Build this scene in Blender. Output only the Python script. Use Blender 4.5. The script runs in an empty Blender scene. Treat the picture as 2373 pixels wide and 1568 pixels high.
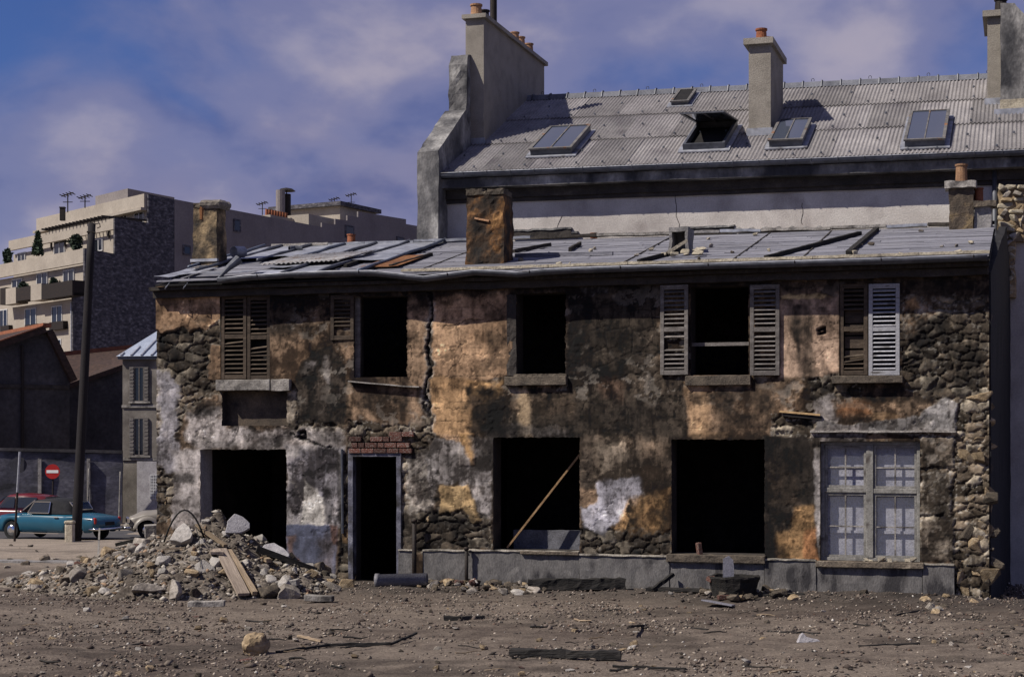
import bpy, bmesh, math, random
import numpy as np
from mathutils import Vector, Matrix, Euler, noise as mnoise
R = math.radians
random.seed(7)
scene = bpy.context.scene
COL = scene.collection

# ------------------------------------------------------------------ camera
F, CX, HOR = 3900.0, 1186.5, 1030.0        # focal length, centre and horizon in picture units (2373 wide)
CZ = 2.4                                   # eye height above the yard
cam_d = bpy.data.cameras.new('camera')
cam = bpy.data.objects.new('camera', cam_d); COL.objects.link(cam)
cam.location = (0, 0, CZ); cam.rotation_euler = (R(90), 0, 0)
cam_d.sensor_width = 36; cam_d.lens = 36 * F / 2373
cam_d.shift_y = (HOR - 784) / 2373
cam_d.clip_start = 0.1; cam_d.clip_end = 3000
scene.camera = cam

# ------------------------------------------------------------------ light
ANG = R(17)                                # the ruin's front is turned 17 degrees
SUNV = Vector((-1.28, -0.52, 1.5)).normalized()
elev = math.asin(SUNV.z); azim = math.atan2(SUNV.x, SUNV.y)
sd = bpy.data.lights.new('sun', 'SUN'); sd.energy = 5.0; sd.angle = R(0.55); sd.color = (1.0, 0.93, 0.82)
sun = bpy.data.objects.new('sun', sd); COL.objects.link(sun)
sun.rotation_euler = SUNV.to_track_quat('Z', 'Y').to_euler(); sun.location = (-30, -10, 40)

def ramp(N, stops, interp='LINEAR'):
    r = N.new('ShaderNodeValToRGB'); r.color_ramp.interpolation = interp; el = r.color_ramp.elements
    while len(el) < len(stops): el.new(0.5)
    for e, (p, c) in zip(el, stops): e.position = p; e.color = (*c, 1) if len(c) == 3 else c
    return r
CLOUD_OFF = (4.4, 6.1, 2.2); CLOUD_LO = (1.5, 1.65, 3.5); CLOUD_MID = (2.75, 2.7, 4.4); CLOUD_HI = (5.0, 4.5, 5.5)
world = bpy.data.worlds.new('World'); scene.world = world; world.use_nodes = True
def build_world():
    nt = world.node_tree; N = nt.nodes; L = nt.links
    for n in list(N): N.remove(n)
    out = N.new('ShaderNodeOutputWorld'); bg = N.new('ShaderNodeBackground'); bg.inputs['Strength'].default_value = 0.074
    sky = N.new('ShaderNodeTexSky'); sky.sky_type = 'NISHITA'; sky.sun_disc = False
    sky.sun_elevation = elev; sky.sun_rotation = azim; sky.air_density = 1.0; sky.dust_density = 0.4; sky.ozone_density = 3.0
    tint = N.new('ShaderNodeMix'); tint.data_type = 'RGBA'; tint.blend_type = 'MULTIPLY'; tint.inputs[0].default_value = 1
    tint.inputs[7].default_value = (0.40, 0.50, 0.88, 1)
    L.new(sky.outputs[0], tint.inputs[6])
    tc = N.new('ShaderNodeTexCoord'); mp = N.new('ShaderNodeMapping')
    mp.inputs['Scale'].default_value = (1, 1, 1.7); mp.inputs['Location'].default_value = CLOUD_OFF
    L.new(tc.outputs['Generated'], mp.inputs[0])
    def nz(scale, detail, rough, dist=0.0):
        n = N.new('ShaderNodeTexNoise'); n.inputs['Scale'].default_value = scale; n.inputs['Detail'].default_value = detail
        n.inputs['Roughness'].default_value = rough; n.inputs['Distortion'].default_value = dist; L.new(mp.outputs[0], n.inputs['Vector']); return n.outputs['Fac']
    def ma(op, a, b, c=None):
        m = N.new('ShaderNodeMath'); m.operation = op
        for i, v in enumerate((a, b, c)):
            if v is None: continue
            if isinstance(v, (int, float)): m.inputs[i].default_value = v
            else: L.new(v, m.inputs[i])
        return m.outputs[0]
    big = nz(2.3, 2, .5); mid = nz(6.2, 9, .47, .3); fine = nz(17, 6, .5)
    dens = ma('ADD', ma('MULTIPLY', big, 1.25), ma('MULTIPLY', mid, 1.0))          # where cloud lies
    cr = ramp(N, [(0.0, (0, 0, 0)), (0.40, (0, 0, 0)), (0.62, (.70,)*3), (0.85, (.95,)*3)], 'EASE'); L.new(ma('SUBTRACT', dens, .56), cr.inputs[0])
    lit = ma('ADD', ma('MULTIPLY', mid, .75), ma('MULTIPLY', fine, .35))            # lighter heads, greyer bellies
    cc = ramp(N, [(0.42, CLOUD_LO), (0.55, CLOUD_MID), (0.70, CLOUD_HI)], 'EASE'); L.new(lit, cc.inputs[0])
    mx = N.new('ShaderNodeMix'); mx.data_type = 'RGBA'
    L.new(cr.outputs[0], mx.inputs[0]); L.new(tint.outputs[2], mx.inputs[6]); L.new(cc.outputs[0], mx.inputs[7])
    L.new(mx.outputs[2], bg.inputs['Color']); L.new(bg.outputs[0], out.inputs[0])
build_world()

scene.render.engine = 'CYCLES'
vs = scene.view_settings
vs.view_transform = 'Standard'; vs.look = 'None'; vs.gamma = 1; vs.use_curve_mapping = False
vs.exposure = 0.15

# ------------------------------------------------------------------ helpers: frames
class Frame:
    """upright local frame: x runs along a wall, y into the building, z up"""
    def __init__(s, ox, oy, th): s.ox, s.oy, s.th, s.c, s.s = ox, oy, th, math.cos(th), math.sin(th)
    def w(s, u, d, z=0.0): return Vector((s.ox + u*s.c - d*s.s, s.oy + u*s.s + d*s.c, z))
    def loc(s, x, y): return ((x-s.ox)*s.c + (y-s.oy)*s.s, -(x-s.ox)*s.s + (y-s.oy)*s.c)
    def on_d(s, px, py, d):
        a = (px-CX)/F; o = s.loc(0, 0); r = (a*s.c + s.s, -a*s.s + s.c)
        t = (d - o[1])/r[1]
        return (o[0] + t*r[0], CZ + t*(HOR-py)/F)
    def on_u(s, px, py, u):
        a = (px-CX)/F; o = s.loc(0, 0); r = (a*s.c + s.s, -a*s.s + s.c)
        t = (u - o[0])/r[0]
        return (o[1] + t*r[1], CZ + t*(HOR-py)/F)
    def proj(s, u, d, z):
        x = s.ox + u*s.c - d*s.s; y = s.oy + u*s.s + d*s.c
        return (CX + F*x/y, HOR - F*(z-CZ)/y)
RF = Frame(0, F/140.0, -ANG)               # the ruin and the house behind it share this frame
def at(px, py, y): return Vector(((px-CX)/F*y, y, CZ + (HOR-py)/F*y))

def gh(x, y):
    """height of the yard: level in front of the ruin, falling to the street behind on the left"""
    t = max(0.0, min(y, 62.0) - 29.0)
    s = 0.03*t*t/(t+3.0) if t > 0 else 0.0
    return -s*1.08
def ground_at(px, py):
    y = CZ*F/max(py-HOR, 60)
    for _ in range(6): y = (CZ-gh((px-CX)/F*y, y))*F/(py-HOR)
    x = (px-CX)/F*y
    return Vector((x, y, gh(x, y)))

# ------------------------------------------------------------------ helpers: objects
def tag(o, label=None, cat=None, group=None, kind=None):
    if label: o['label'] = label
    if cat: o['category'] = cat
    if group: o['group'] = group
    if kind: o['kind'] = kind
    return o
def empty(name, loc=(0, 0, 0), rz=0.0):
    o = bpy.data.objects.new(name, None); o.empty_display_size = 0.3
    COL.objects.link(o); o.location = loc; o.rotation_euler = (0, 0, rz); return o
def frame_root(name, fr): return empty(name, (fr.ox, fr.oy, 0), fr.th)
def link(name, me, mat=None, parent=None):
    o = bpy.data.objects.new(name, me); COL.objects.link(o)
    if mat is not None and not me.materials: me.materials.append(mat)
    if parent is not None: o.parent = parent
    return o
class MB:
    def __init__(s): s.v = []; s.f = []; s.m = []; s.cur = 0
    def add(s, vs, fs):
        b = len(s.v); s.v += [tuple(v) for v in vs]; s.f += [tuple(b+i for i in f) for f in fs]; s.m += [s.cur]*len(fs)
    def box(s, x0, x1, y0, y1, z0, z1):
        s.add([(x0,y0,z0),(x1,y0,z0),(x1,y1,z0),(x0,y1,z0),(x0,y0,z1),(x1,y0,z1),(x1,y1,z1),(x0,y1,z1)],
              [(3,2,1,0),(4,5,6,7),(0,1,5,4),(1,2,6,5),(2,3,7,6),(3,0,4,7)])
    def obox(s, c, sx, sy, sz, rot):
        M = rot.to_matrix() if hasattr(rot, 'to_matrix') else rot
        c = Vector(c); vs = []
        for z in (-1, 1):
            for x, y in ((-1,-1),(1,-1),(1,1),(-1,1)): vs.append(c + M @ Vector((x*sx/2, y*sy/2, z*sz/2)))
        s.add(vs, [(3,2,1,0),(4,5,6,7),(0,1,5,4),(1,2,6,5),(2,3,7,6),(3,0,4,7)])
    def bar(s, a, b, w, h=None, up=(0, 0, 1)):
        a, b = Vector(a), Vector(b); h = h or w; d = (b-a).normalized(); up = Vector(up)
        if abs(d.dot(up)) > 0.98: up = Vector((1, 0, 0))
        x = d.cross(up).normalized()*w/2; y = x.cross(d).normalized()*h/2
        s.add([a-x-y, a+x-y, a+x+y, a-x+y, b-x-y, b+x-y, b+x+y, b-x+y],
              [(0,1,2,3),(7,6,5,4),(4,5,1,0),(5,6,2,1),(6,7,3,2),(7,4,0,3)])
    def tube(s, path, r, n=8, cap=True, open_arc=None):
        path = [Vector(p) for p in path]; rr = r if isinstance(r, (list, tuple)) else [r]*len(path)
        rings = []; prev = None
        for i, p in enumerate(path):
            d = (path[min(i+1, len(path)-1)] - path[max(i-1, 0)]).normalized()
            if prev is None:
                up = Vector((0, 0, 1)) if abs(d.z) < 0.9 else Vector((1, 0, 0))
                x = d.cross(up).normalized()
            else: x = (prev - d*prev.dot(d)).normalized()
            prev = x; y = x.cross(d).normalized()
            if open_arc: aa = [open_arc[0] + (open_arc[1]-open_arc[0])*k/(n-1) for k in range(n)]
            else: aa = [2*math.pi*k/n for k in range(n)]
            rings.append([p + (x*math.cos(t) + y*math.sin(t))*rr[i] for t in aa])
        vs = [v for ring in rings for v in ring]; fs = []
        for i in range(len(path)-1):
            for k in range(n - (1 if open_arc else 0)):
                k2 = (k+1) % n
                fs.append((i*n+k, i*n+k2, (i+1)*n+k2, (i+1)*n+k))
        if cap and not open_arc:
            fs.append(tuple(range(n-1, -1, -1))); fs.append(tuple((len(path)-1)*n+k for k in range(n)))
        s.add(vs, fs)
    def lathe(s, c, prof, n=12, cap=True):
        c = Vector(c); vs = []
        for r, z in prof:
            for k in range(n):
                t = 2*math.pi*k/n; vs.append(c + Vector((r*math.cos(t), r*math.sin(t), z)))
        fs = []
        for i in range(len(prof)-1):
            for k in range(n): fs.append((i*n+k, i*n+(k+1) % n, (i+1)*n+(k+1) % n, (i+1)*n+k))
        if cap: fs.append(tuple(range(n-1, -1, -1))); fs.append(tuple((len(prof)-1)*n+k for k in range(n)))
        s.add(vs, fs)
    def prism(s, poly, fn, lo, hi):
        """poly of 2D points, fn(a, b, t) -> 3D, extruded from t=lo to t=hi"""
        n = len(poly); vs = [fn(a, b, lo) for a, b in poly] + [fn(a, b, hi) for a, b in poly]
        fs = [tuple(range(n-1, -1, -1)), tuple(range(n, 2*n))] + [(i, (i+1) % n, n+(i+1) % n, n+i) for i in range(n)]
        s.add(vs, fs)
    def mesh(s, name):
        me = bpy.data.meshes.new(name); me.from_pydata(s.v, [], s.f)
        if any(s.m):
            me.polygons.foreach_set('material_index', s.m)
        me.update(); return me
    def bm(s):
        me = s.mesh('tmp'); b = bmesh.new(); b.from_mesh(me); bpy.data.meshes.remove(me)
        bmesh.ops.recalc_face_normals(b, faces=b.faces[:]); return b
    def build(s, name, mat, parent=None, smooth=False, bevel=0.0, rough=None, fix=True):
        """rough = (step, amplitude, frequency): cut the solid into small facets and shake them"""
        b = s.bm()
        if bevel: bmesh.ops.bevel(b, geom=b.edges[:], offset=bevel, segments=1, affect='EDGES')
        if rough: roughen(b, *rough)
        me = bpy.data.meshes.new(name); b.to_mesh(me); b.free()
        if smooth: me.polygons.foreach_set('use_smooth', [True]*len(me.polygons))
        for m in (mat if isinstance(mat, (list, tuple)) else [mat]): me.materials.append(m)
        return link(name, me, None, parent)
def roughen(b, step, amp, freq=6.0, off=0.0):
    for ax in range(3):
        cs = [v.co[ax] for v in b.verts]; lo, hi = min(cs), max(cs); n = int((hi-lo)/step)
        for k in range(1, n+1):
            co = [0, 0, 0]; co[ax] = lo + (hi-lo)*k/(n+1); no = [0, 0, 0]; no[ax] = 1
            bmesh.ops.bisect_plane(b, geom=b.verts[:]+b.edges[:]+b.faces[:], plane_co=co, plane_no=no)
    for v in b.verts:
        p = v.co*freq + Vector((off, off*2, -off))
        v.co += (mnoise.noise_vector(p) + 0.6*mnoise.noise_vector(p*2.7))*amp
    bmesh.ops.recalc_face_normals(b, faces=b.faces[:])
def chunk_mesh(name, seed, pts=13, sx=1, sy=1, sz=1, boxy=0.5):
    """an angular broken stone"""
    rnd = random.Random(seed); b = bmesh.new()
    for i in range(pts):
        v = Vector((rnd.uniform(-1, 1), rnd.uniform(-1, 1), rnd.uniform(-1, 1)))
        m = max(abs(v.x), abs(v.y), abs(v.z)); v = v/m*boxy + v.normalized()*(1-boxy) if i % 4 else v/m*rnd.uniform(.85, 1)
        b.verts.new((v.x*sx*.5, v.y*sy*.5, v.z*sz*.5))
    r = bmesh.ops.convex_hull(b, input=b.verts[:])
    bmesh.ops.delete(b, geom=[v for v in b.verts if not v.link_faces], context='VERTS')
    bmesh.ops.bevel(b, geom=b.edges[:], offset=0.03, segments=1, affect='EDGES')
    bmesh.ops.triangulate(b, faces=b.faces[:])
    me = bpy.data.meshes.new(name); b.to_mesh(me); b.free(); return me

# ------------------------------------------------------------------ helpers: materials
def nodes(m):
    m.use_nodes = True; nt = m.node_tree
    for n in list(nt.nodes): nt.nodes.remove(n)
    return nt, nt.nodes, nt.links
def mul(N, L, a, b, fac=1.0, mode='MULTIPLY'):
    m = N.new('ShaderNodeMix'); m.data_type = 'RGBA'; m.blend_type = mode
    if hasattr(fac, 'is_linked') or hasattr(fac, 'node'): L.new(fac, m.inputs[0])
    else: m.inputs[0].default_value = fac
    for s, i in ((a, 6), (b, 7)):
        if isinstance(s, tuple): m.inputs[i].default_value = (*s, 1) if len(s) == 3 else s
        else: L.new(s, m.inputs[i])
    return m.outputs[2]
MATS = {}
def mat(name, stops, scale=3.0, stretch=(1, 1, 1), rough=0.85, bump=0.3, bscale=40.0, vary=0.25, detail=8, metal=0.0,
        stain=None, spec=0.3, world_co=False, dist=0.004, grain=0.25, wear=None):
    """noise-blotched surface; vary = brightness change from object to object; stain = (colour, scale, lo, hi)"""
    if name in MATS: return MATS[name]
    m = bpy.data.materials.new(name); nt, N, L = nodes(m); MATS[name] = m
    out = N.new('ShaderNodeOutputMaterial'); p = N.new('ShaderNodeBsdfPrincipled'); L.new(p.outputs[0], out.inputs[0])
    tc = N.new('ShaderNodeTexCoord'); geo = N.new('ShaderNodeNewGeometry'); oi = N.new('ShaderNodeObjectInfo')
    co = geo.outputs['Position'] if world_co else tc.outputs['Object']
    ao = N.new('ShaderNodeVectorMath'); ao.operation = 'MULTIPLY_ADD'
    L.new(oi.outputs['Random'], ao.inputs[0]); ao.inputs[1].default_value = (17.3, 9.1, 23.7); L.new(co, ao.inputs[2])
    mp = N.new('ShaderNodeMapping'); mp.inputs['Scale'].default_value = stretch; L.new(ao.outputs[0], mp.inputs[0])
    n1 = N.new('ShaderNodeTexNoise'); n1.inputs['Scale'].default_value = scale; n1.inputs['Detail'].default_value = detail; n1.inputs['Roughness'].default_value = 0.62
    L.new(mp.outputs[0], n1.inputs['Vector'])
    r = ramp(N, stops); L.new(n1.outputs['Fac'], r.inputs[0]); c = r.outputs[0]
    if stain:
        sc, ss, lo, hi = stain
        n2 = N.new('ShaderNodeTexNoise'); n2.inputs['Scale'].default_value = ss; n2.inputs['Detail'].default_value = 6; L.new(mp.outputs[0], n2.inputs['Vector'])
        r2 = ramp(N, [(lo, (0, 0, 0)), (hi, (1, 1, 1))]); L.new(n2.outputs['Fac'], r2.inputs[0])
        c = mul(N, L, c, sc, r2.outputs[0], 'MIX')
    if grain:
        n4 = N.new('ShaderNodeTexNoise'); n4.inputs['Scale'].default_value = bscale; n4.inputs['Detail'].default_value = 4; L.new(mp.outputs[0], n4.inputs['Vector'])
        r4 = ramp(N, [(0.3, (1-grain,)*3), (0.7, (1+grain,)*3)]); L.new(n4.outputs['Fac'], r4.inputs[0])
        c = mul(N, L, c, r4.outputs[0])
    if vary:
        mr = N.new('ShaderNodeMapRange'); mr.inputs[3].default_value = 1-vary; mr.inputs[4].default_value = 1+vary
        L.new(oi.outputs['Random'], mr.inputs[0]); cb = N.new('ShaderNodeCombineColor')
        for i in range(3): L.new(mr.outputs[0], cb.inputs[i])
        c = mul(N, L, c, cb.outputs[0])
    L.new(c, p.inputs['Base Color']); p.inputs['Roughness'].default_value = rough; p.inputs['Metallic'].default_value = metal
    p.inputs['Specular IOR Level'].default_value = spec
    if bump:
        n3 = N.new('ShaderNodeTexNoise'); n3.inputs['Scale'].default_value = bscale; n3.inputs['Detail'].default_value = 5; L.new(mp.outputs[0], n3.inputs['Vector'])
        b = N.new('ShaderNodeBump'); b.inputs['Strength'].default_value = bump; b.inputs['Distance'].default_value = dist*5
        L.new(n3.outputs['Fac'], b.inputs['Height']); L.new(b.outputs[0], p.inputs['Normal'])
    return m
def attr_mat(name, rough=0.95, bump=0.5, bscale=45, scale=14, amt=0.22):
    """surface whose own colours are stored on the mesh (plaster, stone, stains) with fine grain on top"""
    m = bpy.data.materials.new(name); nt, N, L = nodes(m)
    out = N.new('ShaderNodeOutputMaterial'); p = N.new('ShaderNodeBsdfPrincipled'); L.new(p.outputs[0], out.inputs[0])
    a = N.new('ShaderNodeAttribute'); a.attribute_name = 'albedo'
    tc = N.new('ShaderNodeTexCoord')
    n1 = N.new('ShaderNodeTexNoise'); n1.inputs['Scale'].default_value = scale; n1.inputs['Detail'].default_value = 9; n1.inputs['Roughness'].default_value = 0.7
    L.new(tc.outputs['Object'], n1.inputs['Vector'])
    r = ramp(N, [(0.25, (1-amt*1.6,)*3), (0.5, (1, 1, 1)), (0.75, (1+amt,)*3)]); L.new(n1.outputs['Fac'], r.inputs[0])
    c = mul(N, L, a.outputs['Color'], r.outputs[0]); L.new(c, p.inputs['Base Color'])
    p.inputs['Roughness'].default_value = rough; p.inputs['Specular IOR Level'].default_value = 0.2
    n3 = N.new('ShaderNodeTexNoise'); n3.inputs['Scale'].default_value = bscale; n3.inputs['Detail'].default_value = 6; L.new(tc.outputs['Object'], n3.inputs['Vector'])
    b = N.new('ShaderNodeBump'); b.inputs['Strength'].default_value = bump; b.inputs['Distance'].default_value = 0.02
    L.new(n3.outputs['Fac'], b.inputs['Height']); L.new(b.outputs[0], p.inputs['Normal'])
    return m
def glass_mat(name, col=(0.02, 0.025, 0.03), rough=0.05, see=0.0):
    m = bpy.data.materials.new(name); nt, N, L = nodes(m)
    out = N.new('ShaderNodeOutputMaterial'); p = N.new('ShaderNodeBsdfPrincipled')
    p.inputs['Base Color'].default_value = (*col, 1); p.inputs['Roughness'].default_value = rough; p.inputs['Specular IOR Level'].default_value = 0.6
    nz = N.new('ShaderNodeTexNoise'); nz.inputs['Scale'].default_value = 6; b = N.new('ShaderNodeBump'); b.inputs['Strength'].default_value = 0.03
    L.new(nz.outputs['Fac'], b.inputs['Height']); L.new(b.outputs[0], p.inputs['Normal'])
    if see:
        t = N.new('ShaderNodeBsdfTransparent'); mx = N.new('ShaderNodeMixShader'); mx.inputs[0].default_value = see
        L.new(p.outputs[0], mx.inputs[1]); L.new(t.outputs[0], mx.inputs[2]); L.new(mx.outputs[0], out.inputs[0])
    else: L.new(p.outputs[0], out.inputs[0])
    return m

# numpy noise -------------------------------------------------------
def _h(ix, iy, seed):
    n = (ix.astype(np.int64)*374761393 + iy.astype(np.int64)*668265263 + seed*974711) & 0xFFFFFFFF
    n = ((n ^ (n >> 13))*1274126177) & 0xFFFFFFFF
    return ((n ^ (n >> 16)) & 0xFFFFFF)/float(0xFFFFFF)
def vn(x, y, seed=0):
    ix = np.floor(x); iy = np.floor(y); fx = x-ix; fy = y-iy
    fx = fx*fx*fx*(fx*(fx*6-15)+10); fy = fy*fy*fy*(fy*(fy*6-15)+10)
    a = _h(ix, iy, seed); b = _h(ix+1, iy, seed); c = _h(ix, iy+1, seed); d = _h(ix+1, iy+1, seed)
    return (a*(1-fx)+b*fx)*(1-fy) + (c*(1-fx)+d*fx)*fy
def fbm(x, y, seed=0, oct=5, gain=0.55):
    s = 0; a = 1.0; t = 0
    for o in range(oct):
        s = s + a*vn(x*2**o + 13.7*o, y*2**o + 7.3*o, seed+o); t += a; a *= gain
    return s/t
def worley(x, y, seed=0, jit=0.9):
    ix = np.floor(x); iy = np.floor(y); f1 = np.full(x.shape, 9.0); f2 = f1.copy(); idd = np.zeros(x.shape)
    for dx in (-1, 0, 1):
        for dy in (-1, 0, 1):
            cx = ix+dx; cy = iy+dy
            px = cx + .5 + jit*(_h(cx, cy, seed)-.5); py = cy + .5 + jit*(_h(cx, cy, seed+5)-.5)
            d = np.hypot(px-x, py-y); new = d < f1
            f2 = np.where(new, f1, np.minimum(f2, d)); idd = np.where(new, _h(cx, cy, seed+9), idd); f1 = np.where(new, d, f1)
    return f1, f2, idd
def sstep(a, b, x):
    t = np.clip((x-a)/(b-a), 0, 1); return t*t*(3-2*t)
def np_mesh(name, V, Fq):
    me = bpy.data.meshes.new(name); n = len(V); k = len(Fq)
    me.vertices.add(n); me.vertices.foreach_set('co', np.asarray(V, np.float32).ravel())
    w = len(Fq[0]); me.loops.add(k*w); me.polygons.add(k)
    me.loops.foreach_set('vertex_index', np.asarray(Fq, np.int32).ravel())
    me.polygons.foreach_set('loop_start', np.arange(0, k*w, w, dtype=np.int32))
    me.polygons.foreach_set('loop_total', np.full(k, w, np.int32))
    me.update(calc_edges=True); return me
def set_albedo(me, col):
    a = me.color_attributes.new('albedo', 'FLOAT_COLOR', 'POINT')
    c = np.ones((len(me.vertices), 4), np.float32); c[:, :3] = col; a.data.foreach_set('color', c.ravel())
# ------------------------------------------------------------------ materials used all over
M_STONE = mat('rubble_stone', [(0.3, (0.13, 0.11, 0.09)), (0.5, (0.25, 0.22, 0.19)), (0.7, (0.40, 0.36, 0.32))], scale=3, bump=0.8, bscale=22, vary=0.4)
M_STONE_W = mat('warm_stone', [(0.3, (0.10, 0.075, 0.045)), (0.5, (0.26, 0.19, 0.115)), (0.72, (0.42, 0.34, 0.23))], scale=4, bump=0.9, bscale=22, vary=0.4)
M_STONE_D = mat('sooty_stone', [(0.3, (0.035, 0.03, 0.026)), (0.55, (0.10, 0.08, 0.06)), (0.75, (0.22, 0.18, 0.13))], scale=4, bump=0.9, bscale=22, vary=0.45)
M_CHAR = mat('charred_wood', [(0.3, (0.008, 0.008, 0.009)), (0.6, (0.025, 0.022, 0.02)), (0.8, (0.07, 0.06, 0.055))], scale=6, stretch=(.3, 3, 3), bump=0.8, bscale=30, vary=0.3)
M_WOOD = mat('weathered_timber', [(0.3, (0.13, 0.095, 0.065)), (0.55, (0.25, 0.19, 0.13)), (0.75, (0.38, 0.30, 0.21))], scale=4, stretch=(.25, 5, 5), bump=0.5, bscale=30, vary=0.25)
M_DARKWOOD = mat('dark_old_timber', [(0.3, (0.018, 0.015, 0.014)), (0.6, (0.05, 0.042, 0.036)), (0.8, (0.10, 0.085, 0.07))], scale=5, stretch=(3, 3, .4), bump=0.5, bscale=30, vary=0.25)
M_ZINC = mat('weathered_zinc', [(0.3, (0.20, 0.21, 0.24)), (0.55, (0.31, 0.32, 0.36)), (0.75, (0.42, 0.43, 0.46))], scale=2.5, rough=0.5, bump=0.15, bscale=8, vary=0.22, metal=0.35, stain=((0.10, 0.09, 0.085), 3.0, 0.58, 0.72), spec=0.5)
M_ZINC_D = mat('dark_zinc', [(0.3, (0.045, 0.05, 0.062)), (0.6, (0.09, 0.095, 0.115)), (0.8, (0.17, 0.175, 0.20))], scale=3, rough=0.5, bump=0.15, bscale=10, vary=0.2, metal=0.3, spec=0.5)
M_RUST = mat('rusty_sheet', [(0.3, (0.08, 0.032, 0.015)), (0.55, (0.20, 0.085, 0.032)), (0.75, (0.30, 0.16, 0.075))], scale=5, rough=0.8, bump=0.3, bscale=30, vary=0.15)
M_IRON = mat('rusted_iron', [(0.3, (0.010, 0.008, 0.008)), (0.6, (0.022, 0.015, 0.012)), (0.8, (0.05, 0.026, 0.016))], scale=8, rough=0.7, bump=0.3, vary=0.2)
M_TERRA = mat('terracotta', [(0.3, (0.16, 0.055, 0.028)), (0.6, (0.27, 0.095, 0.045)), (0.8, (0.34, 0.15, 0.08))], scale=6, rough=0.85, bump=0.3, vary=0.2, stain=((0.08, 0.05, 0.04), 5, 0.6, 0.75))
M_TERRA_P = mat('pale_terracotta', [(0.3, (0.20, 0.11, 0.065)), (0.6, (0.32, 0.18, 0.10)), (0.8, (0.38, 0.24, 0.145))], scale=6, rough=0.85, bump=0.3, vary=0.2)
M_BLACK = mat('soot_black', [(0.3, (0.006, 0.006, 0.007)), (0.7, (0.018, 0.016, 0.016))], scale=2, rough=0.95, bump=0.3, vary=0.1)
M_CEM = mat('old_cement', [(0.3, (0.13, 0.125, 0.125)), (0.5, (0.21, 0.20, 0.20)), (0.7, (0.29, 0.275, 0.265))], scale=2.2, bump=0.5, bscale=35, vary=0.12, stain=((0.055, 0.05, 0.05), 1.7, 0.55, 0.75))
M_GLASS = glass_mat('dusty_glass')
M_GLASS_T = glass_mat('old_window_glass', (0.25, 0.26, 0.30), 0.12, 0.88)
M_CREAM = mat('cream_mortar', [(0.3, (0.28, 0.24, 0.18)), (0.6, (0.45, 0.40, 0.31)), (0.8, (0.55, 0.50, 0.40))], scale=5, bump=0.6, bscale=30, vary=0.1)

# ------------------------------------------------------------------ ground
def axis(lo, d0, d1, hi, step, grow=1.35):
    a = list(np.arange(d0, d1+1e-6, step)); s = step; x = a[-1]
    while x < hi: s *= grow; x += s; a.append(min(x, hi))
    s = step; x = a[0]; b = []
    while x > lo: s *= grow; x -= s; b.append(max(x, lo))
    return np.array(b[::-1] + a)
def build_ground():
    xs = axis(-900, -12.5, 12.5, 900, 0.065); ys = np.concatenate([axis(-300, 14.0, 30.0, 30.0, 0.065), axis(30, 30.5, 64, 1500, 0.5)[0:]])
    ys = np.unique(np.round(ys, 4))
    X, Y = np.meshgrid(xs, ys)
    t = np.maximum(0, np.minimum(Y, 62.0)-29.0); Z = -1.08*0.03*t*t/(t+3.0)
    near = sstep(60, 30, np.abs(Y-20)) * sstep(60, 20, np.abs(X))
    Z = Z + near*(0.10*(fbm(X*.35, Y*.35, 3, 3)-.5) + 0.055*(fbm(X*1.7, Y*1.7, 11, 4)-.5) + 0.035*(fbm(X*7, Y*7, 21, 3)-.5))
    # local frame of the ruin: a low bank of ash and dirt along its foot
    u, d = (X-RF.ox)*RF.c + (Y-RF.oy)*RF.s, -(X-RF.ox)*RF.s + (Y-RF.oy)*RF.c
    bank = sstep(-2.0, -0.2, d)*sstep(1.0, 0.0, d)*sstep(-7.5, -6, u)*sstep(9.5, 8.2, u)
    Z = Z + bank*(0.085 + 0.10*(fbm(X*1.3, Y*1.3, 31, 4)-.5))
    Z = np.where((d > 0.4) & (d < 16) & (u > -6.4) & (u < 12), Z-0.12, Z)
    n1 = fbm(X*.25, Y*.5, 41, 5); n2 = fbm(X*2.3, Y*3.5, 51, 5); n3 = fbm(X*9, Y*12, 61, 4)
    c0 = np.array([0.07, 0.054, 0.045]); c1 = np.array([0.15, 0.122, 0.10]); c2 = np.array([0.26, 0.215, 0.175])
    k = np.clip(0.5 + 1.5*(n1-.5) + 1.3*(n2-.5) + 1.0*(n3-.5), 0, 1)[..., None]
    C = c0*(1-k) + c1*k
    far = (sstep(30, 42, Y)*sstep(4, -8, X))[..., None]; C = C*(1-far) + (c2*(0.75+0.5*n2[..., None]))*far*0.95
    ash = (sstep(-2.6, -0.3, d + 1.6*(n2-.5))*sstep(1, 0, d)*sstep(-3.5, -2.0, u)*(0.4+0.9*n3))[..., None]
    C = C*(1-0.8*np.clip(ash, 0, 1)) + np.array([0.03, 0.026, 0.025])*0.8*np.clip(ash, 0, 1)
    pat = sstep(.56, .68, fbm(X*.6, Y*1.4, 77, 4))[..., None]; C = C*(1-.35*pat)
    nx, ny = len(xs), len(ys)
    i = np.arange(nx*ny).reshape(ny, nx); Q = np.stack([i[:-1, :-1], i[:-1, 1:], i[1:, 1:], i[1:, :-1]], -1).reshape(-1, 4)
    me = np_mesh('ground', np.stack([X, Y, Z], -1).reshape(-1, 3), Q); set_albedo(me, C.reshape(-1, 3))
    me.polygons.foreach_set('use_smooth', [True]*len(me.polygons))
    o = link('ground', me, attr_mat('yard_dirt', bump=0.9, bscale=30, scale=24, amt=0.45)); tag(o, kind='structure')
build_ground()
_road = MB()
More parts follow.
